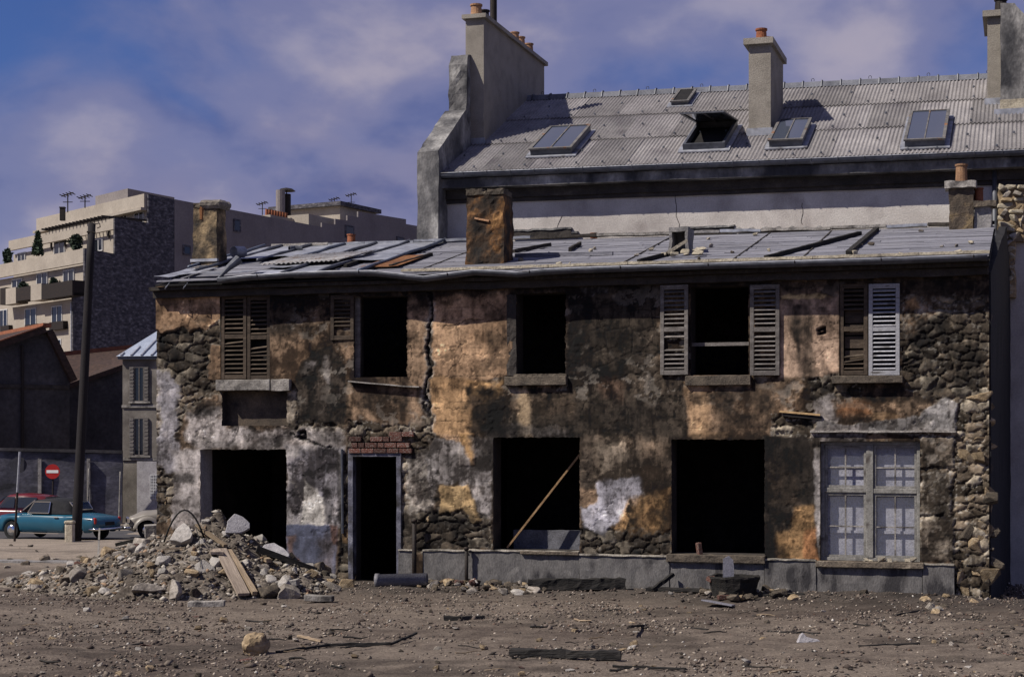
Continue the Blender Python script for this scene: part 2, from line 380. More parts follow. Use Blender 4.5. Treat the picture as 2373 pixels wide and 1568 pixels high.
for k in range(12):
    x0, x1 = -70 + k*6, -64 + k*6
    _road.add([(x0, 57.5, gh(0, 57.5)+.012), (x1, 57.5, gh(0, 57.5)+.012), (x1, 63, gh(0, 63)+.012), (x0, 63, gh(0, 63)+.012)], [(0, 1, 2, 3)])
    _road.add([(x0, 63.0, gh(0, 63)+.012), (x1, 63.0, gh(0, 63)+.012), (x1, 69.5, gh(0, 69)+.012), (x0, 69.5, gh(0, 69)+.012)], [(0, 1, 2, 3)])
tag(_road.build('road', mat('asphalt', [(0.3, (0.04, 0.04, 0.045)), (0.7, (0.075, 0.07, 0.07))], scale=1.5, vary=0)), kind='structure')
_k = MB(); a = ground_at(-40, 1301); b = ground_at(165, 1304)
_k.bar(a + Vector((0, 0, 0.0)), b + Vector((0, 0, 0.0)), 0.35, 0.10)
tag(_k.build('kerb', M_CEM, rough=(0.5, 0.02, 2)), kind='structure')
# ------------------------------------------------------------------ the ruined house: front wall
HOUSE = frame_root('ruined_house', RF)
tag(HOUSE, 'burnt-out two-storey terraced house with peeling plaster, gaping windows and torn zinc roof', 'house')
U0 = RF.on_d(364, 900, 0)[0]; U1 = RF.on_d(2292, 900, 0)[0]
ZT = 5.22
# openings in picture units: name -> x0, y0, x1, y1
OPN = dict(w1=(512, 684, 627, 880), box=(515, 905, 667, 986), w2=(820, 685, 946, 874), w3=(1195, 678, 1313, 869), w4=(1600, 662, 1736, 869), w5=(1945, 657, 2086, 870),
           garage=(465, 1040, 666, 1330), door=(814, 1049, 930, 1362), wb=(1143, 1012, 1345, 1275), wc=(1556, 1017, 1773, 1284), wd=(1901, 1022, 2132, 1300))
OP = {}
for k, (x0, y0, x1, y1) in OPN.items():
    ua, za = RF.on_d(x0, (y0+y1)/2, 0)[0], RF.on_d((x0+x1)/2, y1, 0)[1]
    ub, zb = RF.on_d(x1, (y0+y1)/2, 0)[0], RF.on_d((x0+x1)/2, y0, 0)[1]
    OP[k] = [ua, ub, za, zb]
OP['garage'][2] = -0.1; OP['door'][2] = -0.1

class Wall:
    """front skin of the wall as a fine relief grid; plaster coats, bare rubble, cracks and stains are laid on in layers"""
    def __init__(s, step=0.0165):
        us = np.linspace(U0, U1, int((U1-U0)/step)); zs = np.linspace(-0.1, ZT, int((ZT+.1)/step))
        for ua, ub, za, zb in OP.values():
            for e in (ua, ub): us[np.argmin(abs(us-e))] = e
            for e in (za, zb): zs[np.argmin(abs(zs-e))] = e
        s.us, s.zs = us, zs; s.U, s.Z = np.meshgrid(us, zs); sh = s.U.shape; s.sh = sh
        x = RF.ox + s.U*RF.c; y = RF.oy + s.U*RF.s
        s.X = CX + F*x/y; s.Y = HOR - F*(s.Z-CZ)/y
        s.w = [fbm(s.X/70, s.Y/70, 101, 4)-.5, fbm(s.X/70, s.Y/70, 151, 4)-.5, fbm(s.X/14, s.Y/14, 201, 4)-.5, fbm(s.X/14, s.Y/14, 251, 4)-.5]
        s.n1 = fbm(s.X/90, s.Y/90, 301, 5); s.n2 = fbm(s.X/22, s.Y/22, 321, 5); s.n3 = fbm(s.X/6, s.Y/6, 341, 3); s.nv = fbm(s.X/11, s.Y/120, 361, 4)
        s.col = np.zeros(sh+(3,)); s.rub = np.zeros(sh); s.h = np.zeros(sh); s.soot = np.zeros(sh); s.gw = np.ones(sh)
    def mask(s, poly, soft=5, warp=12):
        P = np.array(poly, float); pad = warp*2+soft*2
        i0, i1 = np.searchsorted(-s.Y[:, s.sh[1]//2], [-(P[:, 1].max()+pad+60), -(P[:, 1].min()-pad-60)])
        j0, j1 = np.searchsorted(s.X[0], [P[:, 0].min()-pad, P[:, 0].max()+pad])
        i0, i1, j0, j1 = max(i0, 0), min(i1, s.sh[0]), max(j0, 0), min(j1, s.sh[1]); sl = (slice(i0, i1), slice(j0, j1))
        x = s.X[sl] + warp*2.2*s.w[0][sl] + warp*1.5*s.w[2][sl]; y = s.Y[sl] + warp*2.2*s.w[1][sl] + warp*1.5*s.w[3][sl]
        dmin = np.full(x.shape, 1e9); ins = np.zeros(x.shape, bool)
        for k in range(len(P)):
            ax, ay = P[k]; bx, by = P[(k+1) % len(P)]; ex, ey = bx-ax, by-ay
            t = np.clip(((x-ax)*ex + (y-ay)*ey)/(ex*ex+ey*ey+1e-9), 0, 1); dmin = np.minimum(dmin, np.hypot(x-ax-t*ex, y-ay-t*ey))
            c = ((ay > y) != (by > y)) & (x < (bx-ax)*(y-ay)/(by-ay+1e-12)+ax); ins ^= c
        sd = np.where(ins, dmin, -dmin)
        return sl, sstep(-soft, soft, sd)
    def fill(s, poly, c, a=1.0, soft=5, warp=12, var=0.35, plaster=True, h=None, grime=None):
        sl, m = s.mask(poly, soft, warp); m = m*a
        cc = np.array(c)[None, None]*(1 + var*2*(0.6*(s.n2[sl]-.5) + 0.5*(s.n1[sl]-.5) + .25*(s.n3[sl]-.5)))[..., None]
        s.col[sl] = s.col[sl]*(1-m[..., None]) + cc*m[..., None]
        if plaster: s.rub[sl] *= (1-m)
        g = grime if grime is not None else (0.5 if max(c) > .42 else (0.75 if max(c) > .3 else 1.0)); s.gw[sl] = s.gw[sl]*(1-m) + g*m
        if h is not None: s.h[sl] = s.h[sl]*(1-m) + h*m
    def rubble(s, poly, soft=3, warp=14):
        sl, m = s.mask(poly, soft, warp); s.rub[sl] = np.maximum(s.rub[sl], m)
    def burn(s, poly, a=0.7, soft=18, warp=20, streak=0.0, spot=0.8):
        sl, m = s.mask(poly, soft, warp); n = np.clip(0.55 + spot*1.6*(s.n2[sl]-.5) + spot*(s.n1[sl]-.45), 0, 1.25)
        if streak: n = n*(1-streak) + streak*np.clip(0.5+3.2*(s.nv[sl]-.45), 0, 1)
        m = np.clip(m*a*n*1.25, 0, .97); s.soot[sl] = 1-(1-s.soot[sl])*(1-m)
    def crack(s, pts, w=2.0, a=0.85, deep=0.02, pale=0.0, warp=9):
        deep = deep if deep > .011 else deep*.5; a = min(.97, a*1.25) if w < 2 else a
        P = np.array(pts, float); pad = 40
        i0, i1 = np.searchsorted(-s.Y[:, s.sh[1]//2], [-(P[:, 1].max()+pad+60), -(P[:, 1].min()-pad-60)]); j0, j1 = np.searchsorted(s.X[0], [P[:, 0].min()-pad, P[:, 0].max()+pad])
        sl = (slice(max(i0, 0), i1), slice(max(j0, 0), j1))
        x = s.X[sl] + warp*1.6*s.w[0][sl] + warp*2.0*s.w[2][sl]; y = s.Y[sl] + warp*1.6*s.w[1][sl] + warp*2.0*s.w[3][sl]
        dm = np.full(x.shape, 1e9)
        for k in range(len(P)-1):
            ax, ay = P[k]; bx, by = P[k+1]; ex, ey = bx-ax, by-ay
            t = np.clip(((x-ax)*ex+(y-ay)*ey)/(ex*ex+ey*ey+1e-9), 0, 1); dm = np.minimum(dm, np.hypot(x-ax-t*ex, y-ay-t*ey))
        if pale:
            m = sstep(w*2.6, w*1.0, dm)*pale*np.clip(s.n3[sl]*2.2-.4, 0, 1)
            s.col[sl] = s.col[sl]*(1-m[..., None]) + np.array([.42, .39, .36])*m[..., None]
        m = sstep(w, w*.35, dm)*np.clip(.3+1.4*s.n2[sl], 0, 1)
        s.col[sl] *= (1-a*m)[..., None]; s.h[sl] -= deep*m
TAN = (.52, .345, .205); TAN2 = (.40, .275, .175); OCHRE = (.50, .31, .125); ORANGE = (.46, .225, .085); LIME = (.55, .51, .50); LIMEB = (.50, .49, .55)
GREY = (.27, .25, .245); CEM = (.215, .205, .205); BROWN = (.19, .135, .09); DBR = (.10, .073, .053); DADO = (.16, .175, .255); PINK = (.50, .36, .26)
W = Wall()
def paint_wall(W):
    W.col[:] = np.array(BROWN)*(1 + 0.5*(W.n1-.5) + .7*(W.n2-.5))[..., None]; W.h[:] = 0.028
    r = lambda x0, y0, x1, y1: [(x0, y0), (x1, y0), (x1, y1), (x0, y1)]
    # --- bare rubble showing through
    W.rubble([(350, 765), (430, 755), (470, 762), (515, 735), (515, 905), (430, 945), (405, 1000), (400, 1200), (350, 1200)])
    W.rubble([(2080, 690), (2300, 690), (2300, 1400), (2205, 1400), (2205, 1000), (2190, 930), (2095, 900)])
    W.rubble(r(960, 1185, 1138, 1275)); W.rubble(r(1348, 1225, 1560, 1290)); W.rubble([(930, 985), (1000, 960), (1000, 1200), (960, 1280), (930, 1280)])
    W.rubble([(1790, 955), (1900, 950), (1950, 1000), (1905, 1015), (1770, 1020)]); W.rubble(r(1880, 870, 2000, 925)); W.rubble([(806, 978), (985, 984), (960, 1050), (806, 1046)])
    W.rubble([(2128, 1012), (2215, 1012), (2215, 1300), (2128, 1300)])
    W.rubble([(680, 965), (800, 985), (800, 1010), (690, 990)]); W.rubble([(785, 1050), (815, 1050), (815, 1340), (785, 1340)])
    W.rubble([(668, 905), (695, 895), (690, 985), (668, 985)])
    # --- left end
    W.fill([(360, 630), (512, 630), (512, 738), (480, 764), (462, 756), (440, 770), (425, 754), (398, 768), (360, 764)], TAN, soft=2.5, warp=7, h=.04)
    W.fill([(490, 795), (516, 800), (514, 882), (482, 878), (480, 850)], TAN, soft=3, warp=6)
    W.fill([(362, 850), (398, 865), (412, 900), (405, 1000), (412, 1085), (380, 1100), (362, 1060)], LIMEB, .85, soft=6, warp=14)
    W.fill([(430, 950), (512, 940), (530, 990), (600, 1000), (720, 985), (800, 1000), (795, 1050), (660, 1045), (560, 1035), (470, 1045), (430, 1020)], LIME, .8, soft=8, warp=12)
    W.fill(r(402, 1040, 468, 1225), LIME, .85, soft=5, warp=9); W.burn(r(402, 1098, 452, 1118), .9, 4, 5)
    W.burn([(405, 930), (520, 925), (515, 955), (410, 965)], .8, 8, 10); W.burn([(370, 770), (415, 765), (418, 830), (390, 850), (365, 820)], .95, 6, 8)  # last burn puts the shade of a deep hole into the colour
    W.burn([(415, 760), (515, 765), (515, 900), (420, 930)], .55, 10, 14); W.crack([(425, 905), (440, 908), (440, 928), (424, 925)], 6, .95, .06, 0, 2)
    W.fill([(470, 885), (512, 880), (515, 935), (430, 940), (440, 905)], TAN2, .5, soft=6, warp=10, plaster=False)
    W.crack([(430, 672), (437, 700), (443, 745), (436, 765)], 1.3, .5, .01); W.crack([(480, 690), (500, 720), (510, 740)], 1.3, .5, .01)
    # --- between the first two upper windows
    W.fill(r(628, 640, 700, 800), DBR, 1, 6, 8); W.fill(r(690, 640, 765, 830), BROWN, 1, 8, 10)
    W.fill([(630, 790), (700, 780), (720, 850), (690, 885), (630, 880)], TAN2, .75, 12, 14)
    W.fill([(715, 720), (765, 700), (770, 800), (740, 800)], TAN2, .5, 10, 12)
    W.fill([(682, 880), (700, 840), (730, 812), (765, 802), (795, 830), (806, 880), (800, 985), (690, 970)], (.105, .085, .07), .92, 3, 4)
    W.fill([(705, 842), (735, 835), (730, 862), (708, 858)], LIME, .75, 5, 8); W.fill([(750, 830), (768, 825), (765, 900), (752, 870)], LIME, .5, 5, 8)
    W.fill([(790, 800), (822, 800), (812, 880), (805, 880), (800, 840)], TAN2, .8, 3, 4)
    W.burn(r(628, 640, 830, 800), .35); W.burn([(690, 890), (800, 900), (800, 975), (700, 965)], .5)
    W.fill([(630, 915), (672, 905), (690, 910), (684, 950), (690, 985), (668, 985)], CREAM_A, .8, 3, 7)
    W.fill([(812, 895), (965, 900), (985, 985), (815, 980)], TAN2, .85, 6, 8); W.burn([(815, 895), (960, 900), (950, 960), (820, 950)], .75, 14, 14); W.burn(r(925, 930, 945, 985), .7, 5, 5)
    W.fill([(945, 640), (992, 640), (990, 900), (965, 900), (946, 870)], TAN2, .9, 4, 6); W.burn(r(945, 640, 1000, 720), .7)
    W.crack([(950, 790), (958, 840), (952, 880)], 1.4, .7, .012)
    # --- the crack and the warm bay beside it
    W.fill([(1003, 640), (1198, 640), (1185, 870), (1120, 880), (1125, 930), (1090, 950), (1085, 1000), (1100, 1010), (1100, 1078), (1065, 1080), (1060, 1030), (1003, 1000)], TAN, 1, 3, 5, var=.3, h=.036)
    W.fill([(1003, 640), (1198, 640), (1198, 672), (1003, 690)], DBR, .7, 10, 10)  # dark top strip: the eave's shade put into the colour
    W.burn([(1120, 700), (1190, 690), (1185, 865), (1130, 850)], .5, 14, 16); W.burn([(1085, 895), (1170, 905), (1150, 1010), (1085, 985)], .9, 10, 16); W.burn([(1030, 730), (1075, 720), (1070, 800)], .25)
    W.fill([(1003, 870), (1095, 878), (1090, 1010), (1003, 1000)], OCHRE, .55, 5, 8); W.fill(r(1066, 1003, 1100, 1078), OCHRE, .95, 2, 3, h=.045)
    W.fill([(1085, 880), (1170, 885), (1168, 925), (1120, 930), (1090, 915)], OCHRE, .8, 4, 8)
    W.crack([(995, 672), (1002, 720), (992, 780), (1000, 850), (990, 900), (998, 950), (1000, 1020)], 5, .95, .05, .8); W.crack([(1000, 900), (985, 930), (995, 960)], 4, .9, .03, .5)
    for p in ([(1005, 757), (1060, 757), (1080, 742), (1130, 742)], [(1060, 757), (1075, 820), (1128, 820)], [(1075, 820), (1040, 860)], [(1005, 873), (1180, 868)], [(1010, 945), (1085, 945)], [(1010, 975), (1080, 973)],
              [(1060, 1000), (1062, 1080)], [(1005, 1010), (1062, 1012)], [(1150, 760), (1180, 800)], [(1120, 690), (1160, 720), (1180, 700)]): W.crack(p, 1.2, .55, .01, 0, 5)
    # --- sooty bay in the middle
    W.fill([(1316, 640), (1530, 640), (1530, 870), (1600, 880), (1600, 1015), (1150, 1015), (1130, 960), (1180, 900), (1316, 895)], (.12, .095, .072), 1, 8, 10)
    W.fill([(1316, 690), (1372, 690), (1370, 865), (1318, 865)], DBR, .85, 4, 6)
    f1, f2, idd = worley(W.X/52 + .4*W.w[0], W.Y/48 + .4*W.w[1], 77); sl, m = W.mask([(1375, 700), (1528, 690), (1528, 880), (1375, 890)], 6, 6)
    e = (sstep(.08, .015, f2-f1)[sl]*m)*.7; W.col[sl] *= (1-e*.75)[..., None]; W.h[sl] -= .012*e; W.col[sl] *= (1 + m*.5*(idd[sl]-.4))[..., None]
    W.fill([(1330, 640), (1412, 640), (1408, 680), (1365, 685), (1345, 672)], GREY, .95, 2, 8)
    W.fill([(1395, 870), (1450, 880), (1440, 930), (1400, 925)], (.22, .13, .085), .5, 12, 12); W.fill([(1170, 905), (1330, 910), (1330, 960), (1180, 960)], BROWN, .6, 12, 12)
    W.fill([(1203, 900), (1226, 900), (1232, 1012), (1200, 1012)], (.48, .36, .22), .8, 7, 5); W.fill([(1120, 990), (1330, 985), (1330, 1012), (1120, 1012)], GREY, .55, 8, 12)
    W.burn([(1320, 690), (1500, 690), (1500, 870), (1320, 870)], .5, 20, 20); W.burn([(1110, 920), (1200, 930), (1180, 1000), (1110, 990)], .6); W.burn([(1235, 915), (1560, 930), (1560, 1010), (1240, 1000)], .55)
    for p in ([(1360, 930), (1345, 960), (1370, 1012)], [(1450, 930), (1470, 1010)], [(1530, 900), (1520, 960), (1560, 980)], [(1240, 985), (1330, 982)]): W.crack(p, 1.4, .6, .01)
    for y in (700, 756, 830, 852, 862): W.crack([(1325, y), (1350, y+1)], 2, -.9, 0, 0, 4)
    # --- under window four and the bay to its right
    W.fill([(1592, 880), (1720, 885), (1790, 900), (1790, 1012), (1592, 1012)], TAN2, 1, 5, 6); W.fill([(1594, 888), (1650, 888), (1640, 1010), (1594, 1010)], (.50, .33, .18), .8, 8, 8)
    W.fill([(1592, 865), (1742, 865), (1740, 893), (1592, 893)], TAN2, .9, 3, 4)
    W.burn([(1650, 905), (1790, 900), (1790, 1010), (1660, 1005)], .8, 14, 16); W.burn([(1600, 900), (1720, 895), (1700, 925), (1610, 925)], .5, 10); W.fill(r(1600, 1002, 1690, 1016), (.52, .34, .18), .7, 3, 5)
    W.fill([(1806, 640), (1945, 640), (1945, 870), (1806, 875)], PINK, 1, 5, 5); W.fill([(1806, 640), (1945, 640), (1940, 685), (1806, 700)], BROWN, .6, 10, 10)  # second fill paints the eave shadow across the top of the bay
    W.fill([(1814, 681), (1900, 678), (1935, 690), (1815, 690)], (.62, .47, .22), .9, 2, 5)
    W.burn([(1822, 700), (1880, 695), (1890, 780), (1880, 870), (1850, 870), (1840, 800), (1822, 760)], 1.0, 9, 11, 0.2, .4); W.burn([(1895, 690), (1925, 690), (1920, 745), (1900, 740)], .5, 7, 8)
    W.crack([(1897, 765), (1911, 760), (1912, 770), (1899, 773)], 5, .97, .07, 0, 1)
    for p in ([(1820, 800), (1850, 805)], [(1890, 745), (1945, 750)], [(1885, 792), (1940, 780)], [(1870, 850), (1930, 800)]): W.crack(p, 1.3, .6, .01)
    W.fill([(1740, 880), (1870, 870), (1880, 910), (1790, 960), (1745, 940)], BROWN, .8, 8, 12); W.fill([(1790, 910), (1860, 915), (1850, 950), (1795, 960)], TAN2, .7, 8, 12); W.burn([(1750, 890), (1800, 880), (1790, 950), (1760, 960)], .8); W.burn([(1880, 870), (1940, 870), (1930, 920), (1885, 920)], .8)
    # --- under window five: lime, orange render and a grey cement shelf
    W.fill([(1885, 925), (1940, 905), (1955, 945), (1930, 985), (1880, 970)], LIME, .85, 4, 10)
    W.fill([(1930, 925), (2080, 920), (2090, 965), (1935, 965)], TAN2, .9, 5, 9); W.fill([(1945, 935), (2015, 930), (2020, 962), (1940, 960)], ORANGE, .8, 8, 9); W.fill(r(2020, 955, 2080, 978), (.45, .30, .16), .8, 4, 6)
    W.fill([(2040, 975), (2130, 960), (2195, 920), (2222, 940), (2215, 1000), (1990, 1005), (1880, 1000), (1890, 970), (1960, 985)], (.36, .345, .34), .95, 3, 7, h=.045)
    W.fill([(1870, 990), (2000, 985), (2005, 1020), (1880, 1030)], (.33, .30, .29), .9, 4, 8, h=.04); W.burn([(1880, 880), (2090, 885), (2085, 920), (1950, 925)], .7, 8)
    W.fill([(2094, 690), (2180, 685), (2165, 735), (2140, 775), (2100, 790)], TAN2, .7, 6, 12); W.burn([(2090, 640), (2295, 640), (2295, 700), (2090, 705)], .75, 14); W.fill([(2100, 705), (2125, 690), (2135, 715), (2110, 730)], OCHRE, .8, 4, 8)  # first burn darkens the colour where the eave shadow falls
    W.burn([(2100, 760), (2290, 700), (2290, 920), (2110, 930)], .78, 14, 18, 0, .6)
    # --- ground floor from the garage to the right end
    W.fill([(664, 1030), (800, 1030), (792, 1220), (664, 1222)], (.47, .44, .44), 1, 4, 5); W.fill([(664, 1215), (782, 1215), (778, 1345), (664, 1345)], DADO, 1, 2.5, 3, h=.034, grime=.35)
    W.fill([(705, 1040), (790, 1030), (790, 1130), (755, 1165), (725, 1130), (705, 1125)], (.25, .235, .27), .85, 6, 12); W.fill([(668, 1060), (708, 1050), (706, 1150), (690, 1205), (670, 1160)], (.27, .25, .28), .8, 6, 12)
    W.fill([(752, 1130), (790, 1050), (790, 1215), (755, 1215)], (.34, .32, .34), .8, 6, 12); W.burn(r(752, 1130, 768, 1215), .55, 3, 6)
    W.fill([(706, 1110), (728, 1130), (752, 1160), (750, 1215), (702, 1215)], (.58, .55, .51), .95, 2, 6, h=.036)
    W.fill([(668, 1240), (690, 1235), (684, 1275), (700, 1300), (675, 1290)], (.32, .17, .10), .6, 5, 9); W.fill(r(740, 1240, 772, 1340), (.27, .21, .19), .5, 12, 14); W.fill([(764, 1215), (780, 1215), (778, 1260), (770, 1260)], (.34, .16, .08), .6, 3, 5)
    W.burn([(685, 1230), (760, 1230), (770, 1345), (685, 1345)], .45, 14, 16, .5); W.burn(r(660, 1028, 800, 1050), .4); W.burn([(436, 1020), (660, 1015), (665, 1045), (436, 1045)], .45, 8, 12, .4); W.crack([(540, 1000), (560, 985), (530, 1030)], 4, .6, .01)
    W.crack([(676, 1003), (700, 1015), (745, 1030), (770, 1032)], 3.5, .9, .02); W.crack([(696, 1002), (706, 1000), (708, 1012), (697, 1014)], 6, .96, .06, 0, 1)
    W.burn([(783, 1050), (816, 1050), (816, 1345), (783, 1345)], .85, 4, 6, 0, .4); W.fill(r(793, 1225, 808, 1258), OCHRE, .9, 2, 3)
    W.fill([(1003, 1010), (1066, 1020), (1095, 1080), (1140, 1090), (1140, 1190), (1085, 1185), (1060, 1110), (1000, 1130), (985, 1060)], (.36, .33, .32), .95, 4, 9); W.fill([(1085, 1010), (1143, 1010), (1143, 1110), (1100, 1100)], GREY, .8, 8, 10)
    W.fill([(1095, 1090), (1140, 1088), (1140, 1200), (1118, 1195), (1090, 1150)], LIME, .8, 5, 8); W.fill([(1020, 1123), (1082, 1122), (1100, 1160), (1120, 1205), (1100, 1215), (1080, 1180), (1022, 1190)], (.52, .37, .18), 1, 2.5, 6, h=.045)
    W.fill([(940, 1060), (1000, 1030), (1020, 1110), (1005, 1180), (945, 1190)], (.42, .39, .38), .75, 6, 12); W.fill(r(935, 1180, 965, 1275), (.28, .25, .21), .8, 4, 6)
    W.burn([(960, 1190), (1138, 1185), (1138, 1275), (960, 1275)], .72, 8, 14, 0, .5); W.burn([(995, 1170), (1080, 1185), (1060, 1215), (1000, 1215)], .7, 6, 9); W.burn([(1105, 1010), (1143, 1010), (1143, 1080), (1110, 1080)], .5)
    W.fill([(1346, 1010), (1558, 1010), (1558, 1130), (1346, 1125)], (.20, .155, .115), 1, 6, 8); W.fill([(1380, 1030), (1450, 1020), (1460, 1090), (1440, 1115), (1395, 1100)], (.34, .28, .215), .7, 10, 10)
    W.fill([(1480, 1020), (1556, 1015), (1556, 1120), (1490, 1125)], (.25, .185, .13), .8, 8, 8); W.burn([(1450, 1040), (1550, 1050), (1555, 1085), (1450, 1080)], .7, 8, 10); W.burn(r(1346, 1015, 1375, 1120), .6, 8)
    W.fill([(1385, 1112), (1478, 1108), (1490, 1150), (1460, 1185), (1420, 1215), (1400, 1240), (1350, 1225), (1346, 1175), (1380, 1160)], LIMEB, .92, 5, 10); W.fill([(1347, 1130), (1385, 1125), (1380, 1165), (1347, 1170)], TAN2, .7, 5, 10)
    W.fill([(1455, 1160), (1556, 1130), (1556, 1235), (1470, 1245), (1420, 1225)], OCHRE, .75, 6, 10); W.burn([(1455, 1165), (1556, 1150), (1556, 1250), (1440, 1250)], .6, 4, 20, 0, 1.6); W.burn([(1480, 1120), (1556, 1115), (1556, 1160), (1490, 1150)], .75, 8, 9)
    W.burn([(1346, 1225), (1560, 1235), (1560, 1292), (1346, 1290)], .85, 8, 12, 0, .4)
    W.fill([(1772, 1010), (1905, 1010), (1905, 1310), (1772, 1310)], (.085, .068, .055), 1, 4, 6); W.fill([(1782, 1060), (1850, 1090), (1850, 1160), (1790, 1170)], BROWN, .5, 12, 14)
    W.fill([(1845, 1175), (1885, 1165), (1892, 1300), (1800, 1300), (1800, 1230), (1835, 1225)], OCHRE, .7, 8, 10); W.fill([(1868, 1230), (1895, 1220), (1898, 1300), (1862, 1300)], ORANGE, .8, 5, 8); W.burn([(1772, 1010), (1900, 1010), (1895, 1180), (1845, 1150), (1772, 1230)], .7, 16, 16); W.burn(r(1775, 1255, 1820, 1310), .8, 8)
    W.fill([(1888, 1040), (1902, 1040), (1902, 1290), (1888, 1200)], LIME, .75, 3, 4)
    W.fill(r(2134, 1014, 2212, 1082), (.20, .165, .13), .85, 3, 5, h=.05); W.fill(r(2134, 1092, 2206, 1190), (.33, .29, .23), .7, 4, 8, h=.045); W.fill(r(2134, 1202, 2212, 1300), (.21, .175, .14), .85, 3, 5, h=.05)
    for y in (1086, 1195): W.crack([(2134, y), (2212, y)], 4, .93, .05, 0, 2)
    W.crack([(2213, 1005), (2212, 1120), (2218, 1300)], 3, .8, .03, .4, 4)
    # soot above the burnt openings, eave shade painted in as a dark band
    for x0, x1, yb, hh in ((815, 950, 690, 45), (1190, 1320, 680, 40), (1595, 1745, 664, 34), (1140, 1350, 1014, 26), (1552, 1778, 1018, 14)): W.burn([(x0-8, yb), (x0+4, yb-hh), (x1-4, yb-hh), (x1+8, yb)], .7, 10, 10)
    W.burn([(355, 600), (2300, 560), (2300, 672), (1700, 676), (1000, 690), (360, 668)], .62, 12, 12)
    W.burn([(1315, 690), (1345, 700), (1345, 860), (1318, 868)], .7, 6, 6); W.burn([(1530, 1010), (1556, 1010), (1556, 1290), (1535, 1290)], .5, 8, 8)
CREAM_A = (.47, .41, .33)
paint_wall(W)
def finish_wall(W):
    # rubble masonry: coursed irregular stones with deep joints
    qx = W.X/34 + 1.1*W.w[0] + .5*W.w[2]; qy = W.Y/22 + .9*W.w[1] + .5*W.w[3]
    f1, f2, idd = worley(qx, qy, 5); joint = sstep(.16, .03, f2-f1)
    tone = .25 + 1.1*idd; sc = np.array([.27, .215, .155])*tone[..., None]*(.75+.6*W.n3)[..., None]
    warm = sstep(.72, .9, idd)[..., None]; sc = sc*(1-warm) + np.array([.46, .40, .31])*warm*(.8+.4*W.n3)[..., None]
    sc = sc*(1-.30*joint)[..., None]
    r = np.clip(W.rub, 0, 1); r3 = r[..., None]
    col = W.col*(1-r3) + sc*r3
    h = W.h*(1-r) + r*(.002 + .024*(1-joint)*sstep(.75, .15, f1) - .018*joint + .018*(idd-.5))
    # chips of lime where the plaster has let go
    edge = sstep(.08, .4, r)*sstep(.97, .6, r); fl = edge*sstep(.50, .60, W.n3)
    fl = np.maximum(fl, r*sstep(.66, .72, fbm(W.X/8, W.Y/6, 933, 3))*.8)
    col = col*(1-.75*fl[..., None]) + np.array([.46, .43, .38])*.75*fl[..., None]
    # smoke, damp and rain: broad clouds, finer mottling, runs down the wall
    g1 = fbm(W.X/75 + .8*W.w[0], W.Y/95 + .8*W.w[1], 511, 5); g2 = fbm(W.X/24, W.Y/30, 541, 5, .62); g3 = fbm(W.X/8, W.Y/60, 571, 4); g4 = fbm(W.X/7, W.Y/7, 591, 4, .65)
    gr = .80*sstep(.45, .66, g1) + .62*sstep(.46, .66, g2) + .34*sstep(.50, .72, g3) + .45*sstep(.52, .70, g4)
    gr = np.clip(gr*W.gw*(1-.35*r), 0, .93)
    col = col*(1-gr[..., None]) + col*np.array([.16, .145, .14])*gr[..., None]
    # pale patches washed clean, and faint blocks reading through the coat
    lt = sstep(.60, .72, fbm(W.X/33, W.Y/45, 777, 5))*.45*(1-r)*(1-W.soot); col = col*(1+lt[..., None]*np.array([1.0, .95, .85]))
    bx_ = np.floor(W.X/58 + .5*(np.floor(W.Y/31) % 2) + .25*W.w[0]); by_ = np.floor(W.Y/31 + .25*W.w[1]); bt = _h(bx_, by_, 88)
    col = col*(1 + .30*(bt-.5)*(1-r))[..., None]
    fx_ = W.X/58 + .5*(np.floor(W.Y/31) % 2) + .25*W.w[0]; fy_ = W.Y/31 + .25*W.w[1]; ex_ = np.abs(fx_-np.round(fx_))*58; ey_ = np.abs(fy_-np.round(fy_))*31
    jn = np.maximum(sstep(1.6, .5, ex_), sstep(1.6, .5, ey_))*sstep(.50, .62, fbm(W.X/60, W.Y/40, 717, 3))*(1-r)*sstep(.35, .6, fbm(W.X/17, W.Y/17, 727, 3)); col = col*(1-.32*jn[..., None]); h -= .004*jn
    # peeled islands: crisp edges, either the paler undercoat or old dark render
    pk = fbm(W.X/26 + .6*W.w[2], W.Y/20 + .6*W.w[3], 845, 5); reg = sstep(.48, .56, fbm(W.X/130, W.Y/110, 855, 3))*(1-r)*(1-.7*W.soot)
    reg = reg*sstep(.3, .9, W.gw); p1 = sstep(.612, .622, pk)*reg; col = col*(1-.6*p1[..., None]) + (col*.5+np.array([.22, .20, .175]))*.6*p1[..., None]; h -= .007*p1
    p2 = sstep(.378, .368, pk)*sstep(.3, .9, W.gw)*sstep(.45, .53, fbm(W.X/140, W.Y/120, 865, 3))*(1-r); col = col*(1-.5*p2[..., None]); h -= .006*p2
    # flaking: shallow scabs with a crisp lip
    fk = fbm(W.X/40 + .5*W.w[2], W.Y/34, 661, 5); scab = sstep(.60, .612, fk)*(1-r)*sstep(.35, .6, W.n1); h -= .009*scab; col = col*(1-.28*scab[..., None])
    rim = sstep(.585, .60, fk)*(1-sstep(.60, .608, fk))*(1-r)*sstep(.35, .6, W.n1); col = col*(1+.5*rim[..., None])
    s3 = W.soot[..., None]; col = col*(1-s3) + np.array([.020, .0175, .017])*s3
    col = 1.30*np.clip(col, 0, 1)**1.30
    lum = (col*np.array([.3, .5, .2])).sum(-1, keepdims=True); col = col*.78 + lum*np.array([1.04, 1.0, .95])*.22
    h = h + .004*(fbm(W.X/30, W.Y/30, 411, 4)-.5) + .004*(W.n3-.5) + .03*(fbm(W.X/300, W.Y/300, 421, 2)-.5)
    U, Z = W.U.copy(), W.Z.copy()
    rag = np.zeros(W.sh, bool)
